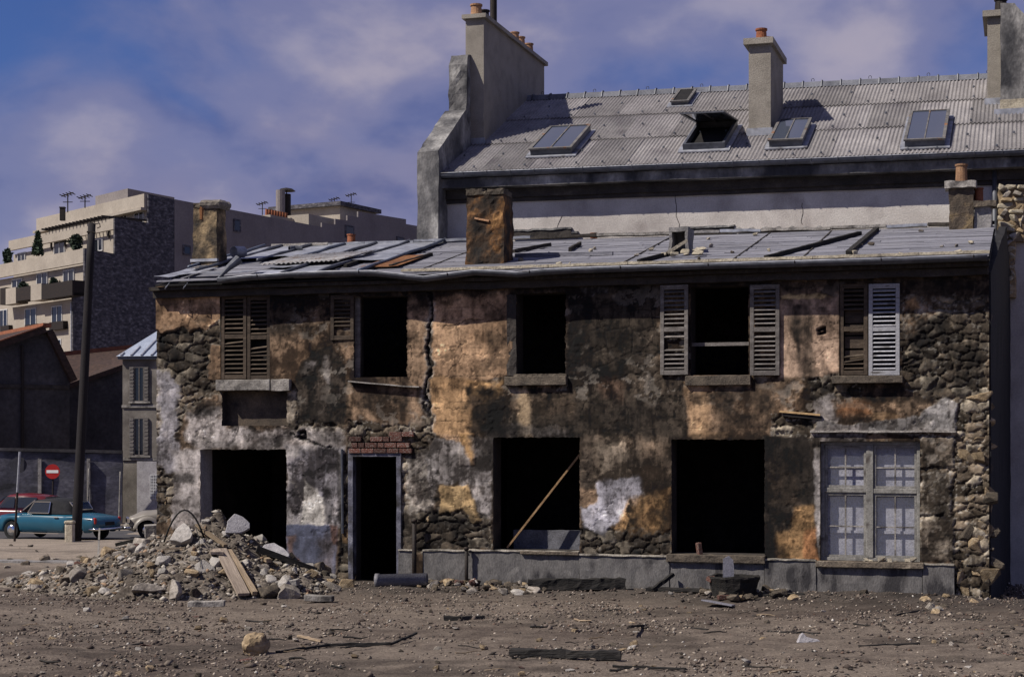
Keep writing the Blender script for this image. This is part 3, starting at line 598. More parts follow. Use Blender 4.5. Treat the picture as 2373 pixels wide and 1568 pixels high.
    for ua, ub, za, zb in OP.values(): rag |= (U >= ua-1e-6) & (U <= ub+1e-6) & (Z >= za-1e-6) & (Z <= zb+1e-6)
    for k, (ua, ub, za, zb) in OP.items():      # broken plaster edges lean into the openings
        if k in ('wd', 'w5', 'w1'): continue
        a = 0.03 if k in ('w3', 'w2') else 0.018
        n = fbm(W.X/6, W.Y/6, 611, 3)
        for sgn, e in ((1, ua), (-1, ub)):
            on = (abs(U-e) < .001) & (Z >= za) & (Z <= zb); U[on] += sgn*(a*np.clip(n[on]*2-.7, 0, 1))
        on = (abs(Z-zb) < .001) & (U >= ua) & (U <= ub); Z[on] -= a*np.clip(n[on]*2-.7, 0, 1)
    nx, nz = len(W.us), len(W.zs); i = np.arange(nx*nz).reshape(nz, nx)
    Q = np.stack([i[:-1, :-1], i[:-1, 1:], i[1:, 1:], i[1:, :-1]], -1)
    uc = (W.us[:-1]+W.us[1:])/2; zc = (W.zs[:-1]+W.zs[1:])/2; Uc, Zc = np.meshgrid(uc, zc); keep = np.ones(Uc.shape, bool)
    for ua, ub, za, zb in OP.values(): keep &= ~((Uc > ua) & (Uc < ub) & (Zc > za) & (Zc < zb))
    me = np_mesh('wall', np.stack([U, -h, Z], -1).reshape(-1, 3), Q[keep]); set_albedo(me, np.clip(col, .008, .75).reshape(-1, 3))
    me.polygons.foreach_set('use_smooth', [True]*len(me.polygons))
    return link('wall', me, attr_mat('ruined_plaster', bump=0.28, bscale=70, scale=20, amt=0.32), HOUSE)
WALL = finish_wall(W)
# ------------------------------------------------------------------ the ruined house: everything on and behind the front
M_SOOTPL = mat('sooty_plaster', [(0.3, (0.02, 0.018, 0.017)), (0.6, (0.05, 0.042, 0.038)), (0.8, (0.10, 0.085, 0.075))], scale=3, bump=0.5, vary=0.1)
M_LIMEPL = mat('grey_lime_plaster', [(0.3, (0.24, 0.225, 0.24)), (0.6, (0.36, 0.345, 0.36)), (0.8, (0.46, 0.44, 0.45))], scale=4, bump=0.5, vary=0.1)
def fz(px, py, d=0.0): return RF.on_d(px, py, d)
def rect(k): return OP[k]
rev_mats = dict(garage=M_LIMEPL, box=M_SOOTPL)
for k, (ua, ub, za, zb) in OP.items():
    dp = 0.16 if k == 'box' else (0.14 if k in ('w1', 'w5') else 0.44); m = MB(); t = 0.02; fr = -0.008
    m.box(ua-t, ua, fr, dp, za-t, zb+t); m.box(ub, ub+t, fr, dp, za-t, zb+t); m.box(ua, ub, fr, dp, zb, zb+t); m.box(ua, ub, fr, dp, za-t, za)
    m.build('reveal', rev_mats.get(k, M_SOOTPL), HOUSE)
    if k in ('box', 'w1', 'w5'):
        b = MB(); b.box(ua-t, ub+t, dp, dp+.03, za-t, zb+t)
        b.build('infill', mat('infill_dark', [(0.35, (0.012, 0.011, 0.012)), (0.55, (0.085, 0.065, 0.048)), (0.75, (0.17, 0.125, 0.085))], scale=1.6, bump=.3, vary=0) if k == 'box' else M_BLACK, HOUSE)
m = MB(); ui0, ui1 = U0+.05, U1-.05
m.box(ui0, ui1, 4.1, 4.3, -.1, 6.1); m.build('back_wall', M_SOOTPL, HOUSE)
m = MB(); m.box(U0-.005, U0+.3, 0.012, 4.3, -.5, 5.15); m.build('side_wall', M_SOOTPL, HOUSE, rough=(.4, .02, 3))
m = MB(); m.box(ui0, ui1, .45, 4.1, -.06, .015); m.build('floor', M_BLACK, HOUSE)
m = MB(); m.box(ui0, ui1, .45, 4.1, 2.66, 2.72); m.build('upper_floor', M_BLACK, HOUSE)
for px in (740, 1000, 1450, 1840):
    u = fz(px, 900)[0]; m = MB(); m.box(u-.06, u+.06, .47, 4.09, .02, 2.65); m.build('partition', M_BLACK, HOUSE)
m = MB(); u0, z0 = fz(1190, 1276, .6); u1, z1 = fz(1352, 1229, .6); m.box(u0, u1, .6, .72, .02, z1)
m.build('inner_ledge', mat('ledge_grey', [(0.3, (0.06, 0.06, 0.07)), (0.7, (0.14, 0.14, 0.16))], scale=4, vary=0), HOUSE, rough=(.15, .01, 5))

# plinth along the ground floor, cast in lengths
M_PLINTH = mat('cement_plinth', [(0.30, (0.065, 0.062, 0.064)), (0.5, (0.135, 0.128, 0.126)), (0.70, (0.23, 0.215, 0.205))], scale=2.2, stretch=(1.6, 1, .55), bump=0.4, bscale=40, vary=0.03, stain=((0.035, 0.033, 0.036), 2.2, 0.50, 0.62))
for x0, x1, y, pr in ((926, 959, 1274, .06), (984, 1084, 1275, .09), (1085.5, 1345, 1277, .065), (1346, 1554, 1287, .085), (1555, 1773, 1303, .07), (1774, 1893, 1297, .09), (1894, 2139, 1314, .075), (2140, 2212, 1308, .09)):
    ua, ub = fz(x0, y)[0], fz(x1, y)[0]; z = fz((x0+x1)/2, y)[1]; m = MB(); m.box(ua, ub, -pr, -.005, -.12, z)
    m.build('plinth', M_PLINTH, HOUSE, bevel=.004, rough=(.14, .011, 4))
    c = MB(); c.box(ua+.003, ub-.003, -pr-.022, .02, z-.002, z+.022); c.build('plinth_coping', mat('pale_coping', [(0.3, (0.26, 0.235, 0.20)), (0.7, (0.42, 0.385, 0.33))], scale=5, bump=.5, vary=.15, stain=((0.05, 0.045, 0.04), 3, .5, .65)), HOUSE, rough=(.12, .01, 7))
# window sills
M_SILL = mat('stone_sill', [(0.3, (0.17, 0.155, 0.14)), (0.6, (0.29, 0.27, 0.25)), (0.8, (0.40, 0.38, 0.36))], scale=5, bump=.5, vary=.2, stain=((0.05, 0.045, 0.045), 4, .52, .7))
M_SILL_D = mat('burnt_sill', [(0.3, (0.05, 0.042, 0.035)), (0.6, (0.13, 0.105, 0.08)), (0.8, (0.28, 0.24, 0.19))], scale=5, bump=.6, vary=.2)
for x0, x1, y0, y1, pr, mt, tz in ((507, 632, 880, 905, .13, M_SILL, 0), (634, 677, 879, 906, .12, M_SILL, .01), (1173, 1316, 872, 893, .11, M_SILL_D, 0), (1590, 1741, 870, 893, .09, M_SILL_D, 0), (1930, 2094, 871, 888, .15, M_SILL_D, 0),
                               (1548, 1776, 1284, 1302, .14, M_SILL_D, 0), (1893, 2142, 1300, 1314, .15, M_SILL_D, 0), (1210, 1346, 1276, 1284, .12, M_SILL_D, 0)):
    ua, ub = fz(x0, y0)[0], fz(x1, y0)[0]; zt, zb_ = fz((x0+x1)/2, y0)[1], fz((x0+x1)/2, y1)[1]
    m = MB(); m.box(ua, ub, -pr, .1, zb_, zt); m.build('window_sill', mt, HOUSE, bevel=.008, rough=(.1, .008, 8))
# sagging strip of metal under the second window
m = MB(); P = [fz(x, y, -.1) for x, y in ((808, 883), (850, 887), (900, 891), (940, 895), (972, 896))]
for i in range(4): m.bar((P[i][0], -.06, P[i][1]), (P[i+1][0]-.002, -.06, P[i+1][1]), .14, .02)
m.build('loose_sill_plate', M_SILL, HOUSE)
# splinter of lath over the right-hand bay
m = MB(); a = fz(1808, 953); b = fz(1902, 961); m.bar((a[0], -.05, a[1]), (b[0], -.06, b[1]), .05, .03); m.build('broken_lath', mat('fresh_wood', [(0.3, (.30, .19, .09)), (.7, (.55, .38, .2))], scale=6, vary=0), HOUSE)
m = MB(); a = fz(1815, 960); b = fz(1905, 969); m.bar((a[0], -.03, a[1]), (b[0], -.03, b[1]), .05, .05); m.build('broken_lath', M_CHAR, HOUSE)
m = MB(); a = fz(1880, 999); b = fz(2215, 1000); m.box(a[0], b[0], -.085, -.03, a[1]-.02, a[1]+.01); m.build('drip_ledge', M_SILL, HOUSE, rough=(.2, .012, 5))

# ---- shutters
def shutter(px0, px1, py0, py1, n, mt, d=-.05, missing=(), ang=0.0, rails=(0.52,), tilt=32, droop=()):
    ua, zt = fz(px0, py0, d); ub, zb = fz(px1, py1, d); w, h = ub-ua, zt-zb
    m = MB(); st = .062; th = .034
    m.box(0, st, 0, th, 0, h); m.box(w-st, w, 0, th, 0, h)
    ys = [0, h-.075] + [h*(1-r) for r in rails]
    for z in ys: m.box(st, w-st, .002, th-.002, z, z+.075)
    sh = m.build('shutter', mt, HOUSE, bevel=.004); sh.location = (ua, d-.005, zb); sh.rotation_euler = (0, 0, ang)
    s = MB(); s.obox((0, 0, 0), w-2*st-.006, .052, .011, Euler((R(tilt), 0, 0))); sme = s.mesh('slat'); sme.materials.append(mt)
    z0, z1 = .075, h-.075
    for k in range(n):
        if k in missing: continue
        z = z1 - (k+.5)*(z1-z0)/n
        if any(abs(z-(h*(1-r)+.037)) < .05 for r in rails): continue
        o = link('slat', sme, None, sh); o.location = (w/2, th/2, z)
        if k in droop: o.rotation_euler = (0, R(random.uniform(4, 9)*random.choice((-1, 1))), 0); o.location.z -= .02
    return sh
M_SH_D = mat('dark_brown_shutter', [(0.3, (0.03, 0.022, 0.016)), (0.6, (0.075, 0.055, 0.04)), (0.8, (0.15, 0.12, 0.09))], scale=5, stretch=(1, 1, 3), bump=.4, vary=.25)
M_SH_G = mat('grey_brown_shutter', [(0.3, (0.085, 0.075, 0.07)), (0.6, (0.165, 0.15, 0.14)), (0.8, (0.28, 0.26, 0.245))], scale=5, stretch=(1, 1, 3), bump=.4, vary=.25)
M_SH_L = mat('pale_grey_shutter', [(0.3, (0.25, 0.25, 0.275)), (0.6, (0.40, 0.40, 0.43)), (0.8, (0.50, 0.50, 0.52))], scale=5, stretch=(1, 1, 3), bump=.4, vary=.12, stain=((.10, .09, .085), 5, .58, .72))
tag(shutter(513, 571, 684, 878, 17, M_SH_D, -.01, droop=(9,)), 'closed dark shutter leaf with its slats in place')
tag(shutter(573, 626, 686, 879, 17, M_SH_D, -.005, missing=(9,), droop=(8, 10, 11)), 'closed dark shutter leaf with askew slats')
tag(shutter(766, 819, 684, 787, 9, M_SH_D, -.06, rails=(), missing=(7, 8), ang=R(2)), 'upper half of a broken-off shutter')
tag(shutter(1530, 1595, 661, 868, 18, M_SH_G, -.075, missing=(9, 11, 12), ang=R(-2)), 'open shutter with gaps between its slats')
tag(shutter(1738, 1806, 660, 869, 18, M_SH_G, -.10, ang=R(3)), 'open shutter standing off the wall')
tag(shutter(1946, 2011, 658, 869, 18, M_SH_D, .0, missing=(5, 6, 7, 10, 11, 12, 13), droop=(14, 15)), 'brown shutter leaf with most slats missing')
tag(shutter(2013, 2085, 658, 869, 19, M_SH_L, -.02), 'pale grey shutter leaf with all its slats')
# boards behind the slatless leaf
for y0, y1 in ((720, 748), (752, 775), (780, 806), (812, 838)):
    a = fz(1958, y0, .08); b = fz(2004, y1, .08); m = MB(); m.box(a[0], b[0], .07, .09, b[1], a[1]); m.build('backing_board', M_SH_D, HOUSE)
# bar across window four
a = fz(1600, 796, .1); b = fz(1736, 800, .1); m = MB(); m.box(OP['w4'][0], OP['w4'][1], .1, .125, b[1], a[1]+.012); m.build('window_bar', M_SH_G, HOUSE)
m = MB(); ua, ub, za, zb = OP['w2']; m.box(ua+.001, ua+.09, .05, .1, za, zb); m.build('window_post', M_SH_G, HOUSE, rough=(.2, .006, 6))
# frame remains in window three
ua, ub, za, zb = OP['w3']; m = MB(); m.box(ua-.14, ua+.02, -.04, .03, za, zb-.02); m.build('burnt_frame_post', M_SOOTPL, HOUSE, rough=(.08, .018, 9))
m = MB(); m.box(ua-.02, ub+.01, -.05, .2, za-.02, za+.018); m.build('burnt_frame_rail', M_SILL_D, HOUSE, rough=(.06, .012, 12))

# ---- doorway with a blue-grey frame, bricks over it
ua, ub, za, zb = OP['door']; M_DF = mat('blue_grey_paint', [(0.3, (0.05, 0.05, 0.07)), (0.55, (0.12, 0.12, 0.155)), (0.75, (0.24, 0.24, 0.28))], scale=7, bump=.3, vary=0, stain=((.03, .028, .03), 5, .5, .65))
m = MB(); m.box(ua-.035, ua+.05, -.055, .1, 0, zb+.05); m.box(ub-.07, ub+.01, -.05, .1, 0, zb+.02); m.box(ua+.05, ub-.07, -.05, .1, zb-.06, zb+.05); m.build('door_frame', M_DF, HOUSE, rough=(.2, .006, 6))
M_BRICK = mat('red_brick', [(0.3, (0.05, 0.022, 0.018)), (0.6, (0.125, 0.045, 0.032)), (0.8, (0.20, 0.09, 0.06))], scale=8, bump=.6, vary=.45, stain=((.27, .245, .22), 9, .54, .64))
b = MB(); b.box(-.5, .5, -.5, .5, -.5, .5); bme = b.build('brick', M_BRICK, WALL, bevel=.05); bmesh_b = bme.data
first = True
for r_, (y, x0, x1) in enumerate(((1044, 818, 952), (1031, 818, 945), (1017, 818, 925), (1006, 905, 945))):
    x = x0 + (0 if r_ % 2 else -6)
    while x < x1-8:
        wpx = random.choice((29, 30, 16, 30)); a = fz(x, y); c = fz(x+wpx-2.2, y)
        o = bme if first else link('brick', bmesh_b, None, WALL); first = False
        o.location = ((a[0]+c[0])/2, -.028-random.uniform(0, .012), a[1]); o.scale = (c[0]-a[0], .09, .078); o.rotation_euler = (0, R(random.uniform(-1.5, 1.5)), 0)
        x += wpx
        if r_ == 2 and random.random() < .25: x += 20

# ---- big glazed window with whitened boards behind
M_WF = mat('grey_window_paint', [(0.3, (0.14, 0.135, 0.125)), (0.6, (0.235, 0.225, 0.21)), (0.8, (0.33, 0.32, 0.30))], scale=6, bump=.35, vary=.05, stain=((.07, .06, .055), 5, .58, .72))
ua, ub, za, zb = OP['wd']; WIN = MB(); um = fz(2016, 1150, .1)[0]; zmid = fz(2016, 1135, .1)[1]
WIN.box(ua, ua+.06, .06, .17, za, zb); WIN.box(ub-.05, ub, .06, .17, za, zb); WIN.box(ua+.06, ub-.05, .062, .168, zb-.06, zb); WIN.box(ua+.06, ub-.05, .062, .168, za, za+.05)
WIN.box(um-.055, um+.055, .055, .172, za+.05, zb-.06); WIN.box(ua+.06, um-.055, .064, .165, zmid-.04, zmid+.035); WIN.box(um+.055, ub-.05, .064, .165, zmid-.05, zmid+.025)
WINDOW = WIN.build('window', M_WF, HOUSE, bevel=.006)
m = MB(); m.box(ua+.01, ub-.01, .20, .23, za, zb); m.build('whitened_board', mat('whitewash', [(0.3, (0.24, 0.24, 0.30)), (0.55, (0.40, 0.40, 0.46)), (0.8, (0.52, 0.51, 0.56))], scale=3, bump=.4, vary=0, stain=((.25, .25, .29), 3, .55, .75)), WINDOW)
for z in (za+.42, za+1.02, za+1.45):
    m = MB(); m.box(ua+.07, ub-.06, .18, .199, z, z+.05); m.build('board_batten', mat('whitewash'  , []), WINDOW)
for (x0, x1, z0, z1) in ((ua+.065, um-.06, za+.055, zmid-.045), (um+.06, ub-.055, za+.055, zmid-.055), (ua+.065, um-.06, zmid+.04, zb-.065), (um+.06, ub-.055, zmid+.03, zb-.065)):
    m = MB(); f = .035
    m.box(x0, x0+f, .085, .12, z0, z1); m.box(x1-f, x1, .085, .12, z0, z1); m.box(x0+f, x1-f, .086, .119, z0, z0+f); m.box(x0+f, x1-f, .086, .119, z1-f, z1); m.build('casement', M_WF, WINDOW)
    xm = (x0+x1)/2; zz = z0+(z1-z0)*.48
    m = MB(); m.box(xm-.012, xm+.012, .09, .112, z0+f, z1-f); m.build('glazing_bar', M_SILL, WINDOW)
    m = MB(); m.box(x0+f, xm-.012, .091, .111, zz-.011, zz+.011); m.build('glazing_bar', M_SILL, WINDOW); m = MB(); m.box(xm+.012, x1-f, .091, .111, zz-.011, zz+.011); m.build('glazing_bar', M_SILL, WINDOW)
    for i, (a0, a1) in enumerate(((x0+f, xm-.012), (xm+.012, x1-f))):
        for j, (b0, b1) in enumerate(((z0+f, zz-.011), (zz+.011, z1-f))):
            if random.random() < .25: continue
            m = MB(); m.box(a0, a1, .099, .102, b0, b1); m.build('pane', M_GLASS_T, WINDOW)
for k in range(16):
    o = link('plaster_crumb', chunk_mesh('crumb', 400+k % 5), M_CREAM, HOUSE); px = random.uniform(1995, 2130); q = fz(px, 1300)
    sc = random.uniform(.03, .1); o.scale = (sc*1.5, sc, sc*random.uniform(.5, 1.4)); o.location = (q[0], random.uniform(-.1, .03), za+sc*.3)

# ---- iron standpipes by the door
for px, y0, y1, w in ((960, 1204, 1372, .075), (1081, 1268, 1372, .06)):
    a = fz(px, y0, -.16); m = MB(); m.tube([(a[0], -.16, -.1), (a[0], -.16, a[1])], w/2, 10); m.lathe((a[0], -.16, a[1]-.04), [(w*.7, 0), (w*.7, .05)], 10); m.build('iron_post', M_IRON, HOUSE, smooth=True)
m = MB(); a = fz(795, 1040); b = fz(797, 1235); m.tube([(a[0], -.05, a[1]), (b[0], -.05, b[1])], .022, 6); m.build('lead_pipe', M_ZINC_D, HOUSE)

# ---- single stones of the bare masonry
SME = {}
for key, mt in (('d', M_STONE_D), ('w', M_STONE_W), ('g', M_STONE)):
    SME[key] = []
    for i in range(9):
        me = chunk_mesh('stone', 50+i, 13, 1, 1, 1, .7); me.materials.append(mt); SME[key].append(me)
def lay(poly, key, lo, hi, proud=.03, ragged=0.0, rowh=(17, 27), prob=1.0, seed=1, need=.75, lim=999):
    rnd = random.Random(seed); P = poly; ys = [p[1] for p in P]; y = min(ys); n = 0
    def inside(x, yy):
        c = False
        for k in range(len(P)):
            ax, ay = P[k]; bx, by = P[(k+1) % len(P)]
            if (ay > yy) != (by > yy) and x < (bx-ax)*(yy-ay)/(by-ay)+ax: c = not c
        return c
    while y < max(ys):
        rh = rnd.uniform(*rowh); x = min(p[0] for p in P) + rnd.uniform(0, 10)
        while x < max(p[0] for p in P):
            w = rnd.uniform(lo, hi)*rnd.choice((.5, .8, 1, 1, 1.25)); cx, cy = x+w/2, y+rh/2+rnd.uniform(-4, 4)
            if inside(cx, cy) and rnd.random() < prob and n < lim:
                q = fz(cx, cy)
                j = min(max(np.searchsorted(W.us, q[0]), 0), W.sh[1]-1); i = min(max(np.searchsorted(W.zs, q[1]), 0), W.sh[0]-1)
                if W.rub[i, j] > need:
                    o = link('stone', rnd.choice(SME[key if isinstance(key, str) else rnd.choice(key)]), None, WALL); s = 1/142.0; n += 1
                    o.scale = (w*s*1.12, .15+rnd.uniform(0, .05), rh*s*rnd.uniform(.8, 1.25)); o.location = (q[0] + (ragged*rnd.uniform(-.2, 1) if cx > 2270 else 0), .116-proud*rnd.uniform(-.3, 1.5), q[1])
                    o.rotation_euler = (rnd.uniform(-.12, .12), rnd.uniform(-.10, .10), rnd.uniform(-.12, .12))
            x += w+1.5
        y += rh+1.2
lay([(2100, 780), (2292, 700), (2292, 905), (2120, 905)], 'd', 22, 58, .03, seed=3, prob=.62)
SME['a'] = []
for i in range(8):
    me = chunk_mesh('stone', 150+i, 11, 1, 1, 1, .6); me.materials.append(M_STONE_W); SME['a'].append(me)
lay([(2205, 905), (2292, 905), (2306, 1390), (2216, 1390), (2205, 1000)], ('a', 'a', 'a', 'd'), 30, 60, .075, .015, (20, 42), seed=4)
lay([(2205, 905), (2292, 905), (2306, 1390), (2216, 1390), (2205, 1000)], ('a', 'd', 'w'), 14, 34, .05, .03, (12, 24), seed=44, prob=.4)
lay([(368, 775), (512, 745), (512, 930), (415, 940), (372, 870)], ('d', 'd', 'w'), 16, 38, .025, seed=5, prob=.5)
lay([(362, 850), (402, 850), (402, 1190), (362, 1190)], ('w', 'g', 'd'), 14, 30, .04, seed=6, prob=.6, need=.3)
lay([(962, 1195), (1136, 1195), (1136, 1270), (962, 1270)], ('d', 'd', 'w'), 20, 44, .03, seed=7, prob=.6)
lay([(1350, 1235), (1555, 1235), (1555, 1284), (1350, 1284)], 'd', 18, 40, .03, seed=8, prob=.55)
lay([(935, 995), (1000, 970), (1000, 1190), (935, 1190)], ('g', 'w', 'd'), 10, 22, .03, seed=9, rowh=(9, 18), prob=.75, need=.5)
lay([(812, 985), (985, 985), (985, 1012), (812, 1012)], ('g', 'w'), 10, 22, .04, seed=10, rowh=(8, 14), need=.5)
lay([(1790, 965), (1900, 960), (1940, 1000), (1800, 1012)], ('d', 'w'), 20, 40, .03, seed=11)

# ---- end wall, tarred, with the scar of the vanished neighbour
k_ = (fz(2347, 900, 6.0)[0]-U1)/6.0
prof = [(.03, -.2), (.03, 5.02), (3.7, fz(2306, 521, 3.7)[1]-.04), (4.1, fz(2322, 560, 4.1)[1]), (5.0, fz(2334, 650, 5.0)[1]), (6.0, fz(2344, 742, 6.0)[1]), (6.0, -.3)]
m = MB(); m.prism(prof, lambda a, b, t: (U1 + k_*a + t, a, b), -.10, .025)
m.build('end_wall', mat('tarred_render', [(0.3, (0.008, 0.008, 0.010)), (0.6, (0.022, 0.021, 0.024)), (0.82, (0.06, 0.058, 0.062))], scale=4, stretch=(2, 2, .25), bump=.5, vary=0), HOUSE, rough=(.25, .012, 3))
# ------------------------------------------------------------------ the ruined house: roof
DE, DR = -0.32, 4.3                        # eave and ridge depth
def fit(pts, d):
    q = [RF.on_d(x, y, d) for x, y in pts]; A = np.polyfit([a for a, b in q], [b for a, b in q], 1); return lambda u: float(A[0]*u + A[1])
ze = fit([(505, 643), (1400, 615), (2285, 586)], DE); zr = fit([(640, 571), (1500, 547), (2300, 517)], DR)
def roofp(u, s, lift=0.0): return Vector((u, DE + (DR-DE)*s, ze(u)*(1-s) + zr(u)*s + lift))
def roof_px(px, py):
    best = None
    for k in range(0, 201):
        s = k/200.0; d = DE + (DR-DE)*s; u = RF.on_d(px, py, d)[0]; p = roofp(u, s); e = abs(RF.proj(*p)[1]-py)
        if best is None or e < best[0]: best = (e, u, s)
    return best[1], best[2]
UR0 = RF.on_d(360, 632, DE)[0]; UR1 = U1 + .02
SL = math.hypot(DR-DE, zr(0)-ze(0))
M_BOARD = mat('grey_roof_board', [(0.3, (0.085, 0.085, 0.105)), (0.5, (0.17, 0.17, 0.20)), (0.72, (0.28, 0.275, 0.30))], scale=2.2, stretch=(.35, 6, 6), bump=.5, bscale=28, vary=.22, rough=.9)
def rquad(mb, u0, u1, s0, s1, lift, th, nu=1, ns=1, wob=0.0, seed=0, curl=0.0):
    vs, fs = [], []
    for j in range(ns+1):
        for i in range(nu+1):
            u = u0+(u1-u0)*i/nu; s = s0+(s1-s0)*j/ns; w = wob*(mnoise.noise(Vector((u*2.3, s*7, seed)))) + curl*((1-j/ns)**2)*(.4+abs(mnoise.noise(Vector((u*1.3, seed, 5)))))
            vs.append(roofp(u, s, lift+w))
    n = len(vs); vs += [v - Vector((0, 0, th)) for v in vs]
    for j in range(ns):
        for i in range(nu):
            a = j*(nu+1)+i; fs.append((a, a+1, a+nu+2, a+nu+1)); fs.append((n+a+nu+1, n+a+nu+2, n+a+1, n+a))
    for i in range(nu): fs.append((i+1, i, n+i, n+i+1)); a = ns*(nu+1)+i; fs.append((a, a+1, n+a+1, n+a))
    for j in range(ns): a = j*(nu+1); b = (j+1)*(nu+1); fs.append((a, b, n+b, n+a)); a += nu; b += nu; fs.append((b, a, n+a, n+b))
    mb.add(vs, fs)
m = MB(); rquad(m, UR0, UR1, 0, 1, -.09, .03); ROOF = m.build('roof', M_BLACK, HOUSE)
rows = 26
for r_ in range(rows):
    u = UR0 + .02; s0 = r_/rows; s1 = (r_+1)/rows - .0045
    while u < UR1-.1:
        l = random.uniform(1.6, 4.4); u1 = min(u+l, UR1-.01)
        if UR1-u1 < .4: u1 = UR1-.01
        gone = (u < -4.0 and random.random() < .10) or (-1.8 < (u+u1)/2 < 1.8 and .12 < s0 < .75 and random.random() < .10)
        if not gone:
            m = MB(); rquad(m, u, u1-.006, s0, s1, random.uniform(-.006, .006) - .03, .022, 3, 1, .012, r_*7+u)
            m.build('roof_board', M_BOARD, ROOF)
        u = u1
# slate-like flat sheets lapped over the boards on the right half (thin seams that run up the slope)
# zinc trays and their rolls on the left half
bx = [RF.on_d(x, y, DR)[0] for x, y in ((614, 571), (657.6, 570), (724.5, 568), (802, 566), (876, 564), (950.7, 562), (1034, 560))]
spans = {0: [(.42, 1)], 1: [(.52, .985)], 2: [(.55, 1)], 3: [(.0, .16), (.2, 1)], 4: [(.0, 1)], 5: [(.34, 1)]}
for i in range(len(bx)-1):
    for s0, s1 in spans[i]:
        m = MB(); rquad(m, bx[i]+.02, bx[i+1]-.02, s0, s1, .012, .004, 4, 8, .02, i*3+s0, .05 if s0 > .1 else 0); m.build('zinc_sheet', M_ZINC, ROOF)
for i, u in enumerate(bx):
    s0 = (.30, .18, .45, .35, .02, .02, .02)[i]
    m = MB(); m.tube([roofp(u + .012*math.sin(k*1.7+i), s0+(1.0-s0)*k/7, .035+.01*math.sin(k*2.1+i)) for k in range(8)], .030, 7); m.build('zinc_roll', M_ZINC_D if i % 3 else mat('blue_zinc', [(0.3, (0.07, 0.085, 0.12)), (0.7, (0.15, 0.17, 0.22))], scale=4, rough=.5, metal=.3, vary=.1), ROOF, smooth=True)
# crumpled flashing on the left corner
for s0, s1, u0, u1, lf in ((.0, .26, UR0-.03, bx[0]+.35, .02), (.05, .30, bx[0]+.4, bx[1]+.15, .03), (.24, .5, UR0+.05, bx[0]+.2, .015), (.02, .10, bx[1]+.1, bx[3]+.2, .05)):
    m = MB(); rquad(m, u0, u1, s0, s1, lf, .005, 8, 6, .05, u0*3, .03); m.build('flashing', M_ZINC, ROOF)
# loose corrugated sheet
def corr_sheet(name, c, ex, ey, pitch, amp, mt, parent, seg=6):
    c, ex, ey = Vector(c), Vector(ex), Vector(ey); L = ex.length; n = int(L/pitch*seg); nn = ex.cross(ey).normalized(); vs, fs = [], []
    for i in range(n+1):
        t = i/n; a = amp*math.sin(2*math.pi*t*L/pitch)
        for q in (0, 1): vs.append(c + ex*t + ey*q + nn*a)
    for i in range(n): fs.append((2*i, 2*i+2, 2*i+3, 2*i+1))
    m = MB(); m.add(vs, fs); b = m.bm(); b.faces.ensure_lookup_table(); bmesh.ops.solidify(b, geom=b.faces[:], thickness=.004)
    me = bpy.data.meshes.new(name); b.to_mesh(me); b.free(); me.polygons.foreach_set('use_smooth', [True]*len(me.polygons)); me.materials.append(mt); return link(name, me, None, parent)
u, s = roof_px(600, 622); p = roofp(u, s, .07); q = roofp(u+1.55, s+.01, .10); r_ = roofp(u+.12, s+.30, .06)
corr_sheet('corrugated_sheet', p, q-p, r_-p, .09, .014, mat('corrugated_iron', [(0.3, (.22, .21, .21)), (.6, (.38, .37, .37)), (.8, (.48, .47, .46))], scale=3, rough=.6, metal=.2, vary=0, stain=((.16, .11, .08), 4, .55, .7)), ROOF)
u, s = roof_px(830, 622); m = MB(); rquad(m, u, u+.72, s+.01, s+.34, .02, .004, 4, 4, .02, 9); m.build('rusted_sheet', M_RUST, ROOF)
for (x0, y0), (x1, y1), w, mt in (((905, 618), (1000, 590), .06, M_CHAR), ((1776, 597), (1992, 541), .085, M_CHAR), ((1966, 586), (2032, 531), .085, M_CHAR), ((1190, 583), (1275, 567), .06, M_DARKWOOD),
                              ((1480, 606), (1550, 588), .06, M_CHAR), ((1320, 578), (1345, 565), .05, M_DARKWOOD), ((1195, 592), (1420, 588), .05, M_BOARD), ((650, 602), (810, 594), .05, M_DARKWOOD), ((800, 617), (842, 603), .06, M_CHAR)):
    ua, sa = roof_px(x0, y0); ub, sb = roof_px(x1, y1); m = MB(); m.bar(roofp(ua, sa, .004), roofp(ub, sb, .006), w, .065); m.build('roof_batten', mt, ROOF, rough=(.15, .008, 6))
for px in (1000, 1450, 1700, 1860):           # dark laps between the flat sheets
    ua, sa = roof_px(px, 612 - (px-1000)*.022); m = MB(); m.bar(roofp(ua, .03, -.022), roofp(ua, .99, -.022), .022, .012); m.build('sheet_lap', M_DARKWOOD, ROOF)
# pale mortar strip along the eave
uq = RF.on_d(930, 625, DE)[0]; u = uq
while u < UR1-.05:
    u1 = min(u+random.uniform(.8, 1.8), UR1); m = MB(); m.bar(roofp(u, .006, .014), roofp(u1-.008, .006, .014), .075, .045); m.build('eave_strip', M_CREAM, ROOF, rough=(.12, .008, 6)); u = u1
# ridge strip
u = UR0+.1
while u < UR1-.05:
    u1 = min(u+random.uniform(.7, 1.6), UR1); m = MB(); m.bar(roofp(u, .995, .02+random.uniform(-.012, .012)), roofp(u1-.01, .995, .02+random.uniform(-.012, .012)), .16, .05); m.build('ridge_strip', random.choice((M_ZINC, M_SILL, M_DARKWOOD, M_CEM)), ROOF, rough=(.15, .012, 5)); u = u1
# debris lying on the roof
for k in range(26):
    o = link('roof_crumb', chunk_mesh('roof_crumb', 700+k % 6), random.choice((M_STONE_D, M_CREAM, M_STONE)), ROOF); px = random.uniform(1200, 2250); ua = RF.on_d(px, 590, 1)[0]; sc = random.uniform(.04, .10)
    o.scale = (sc*1.4, sc, sc*.8); o.location = roofp(ua, random.uniform(.04, .9), sc*.3-.025); o.rotation_euler = (0, 0, random.uniform(0, 6))
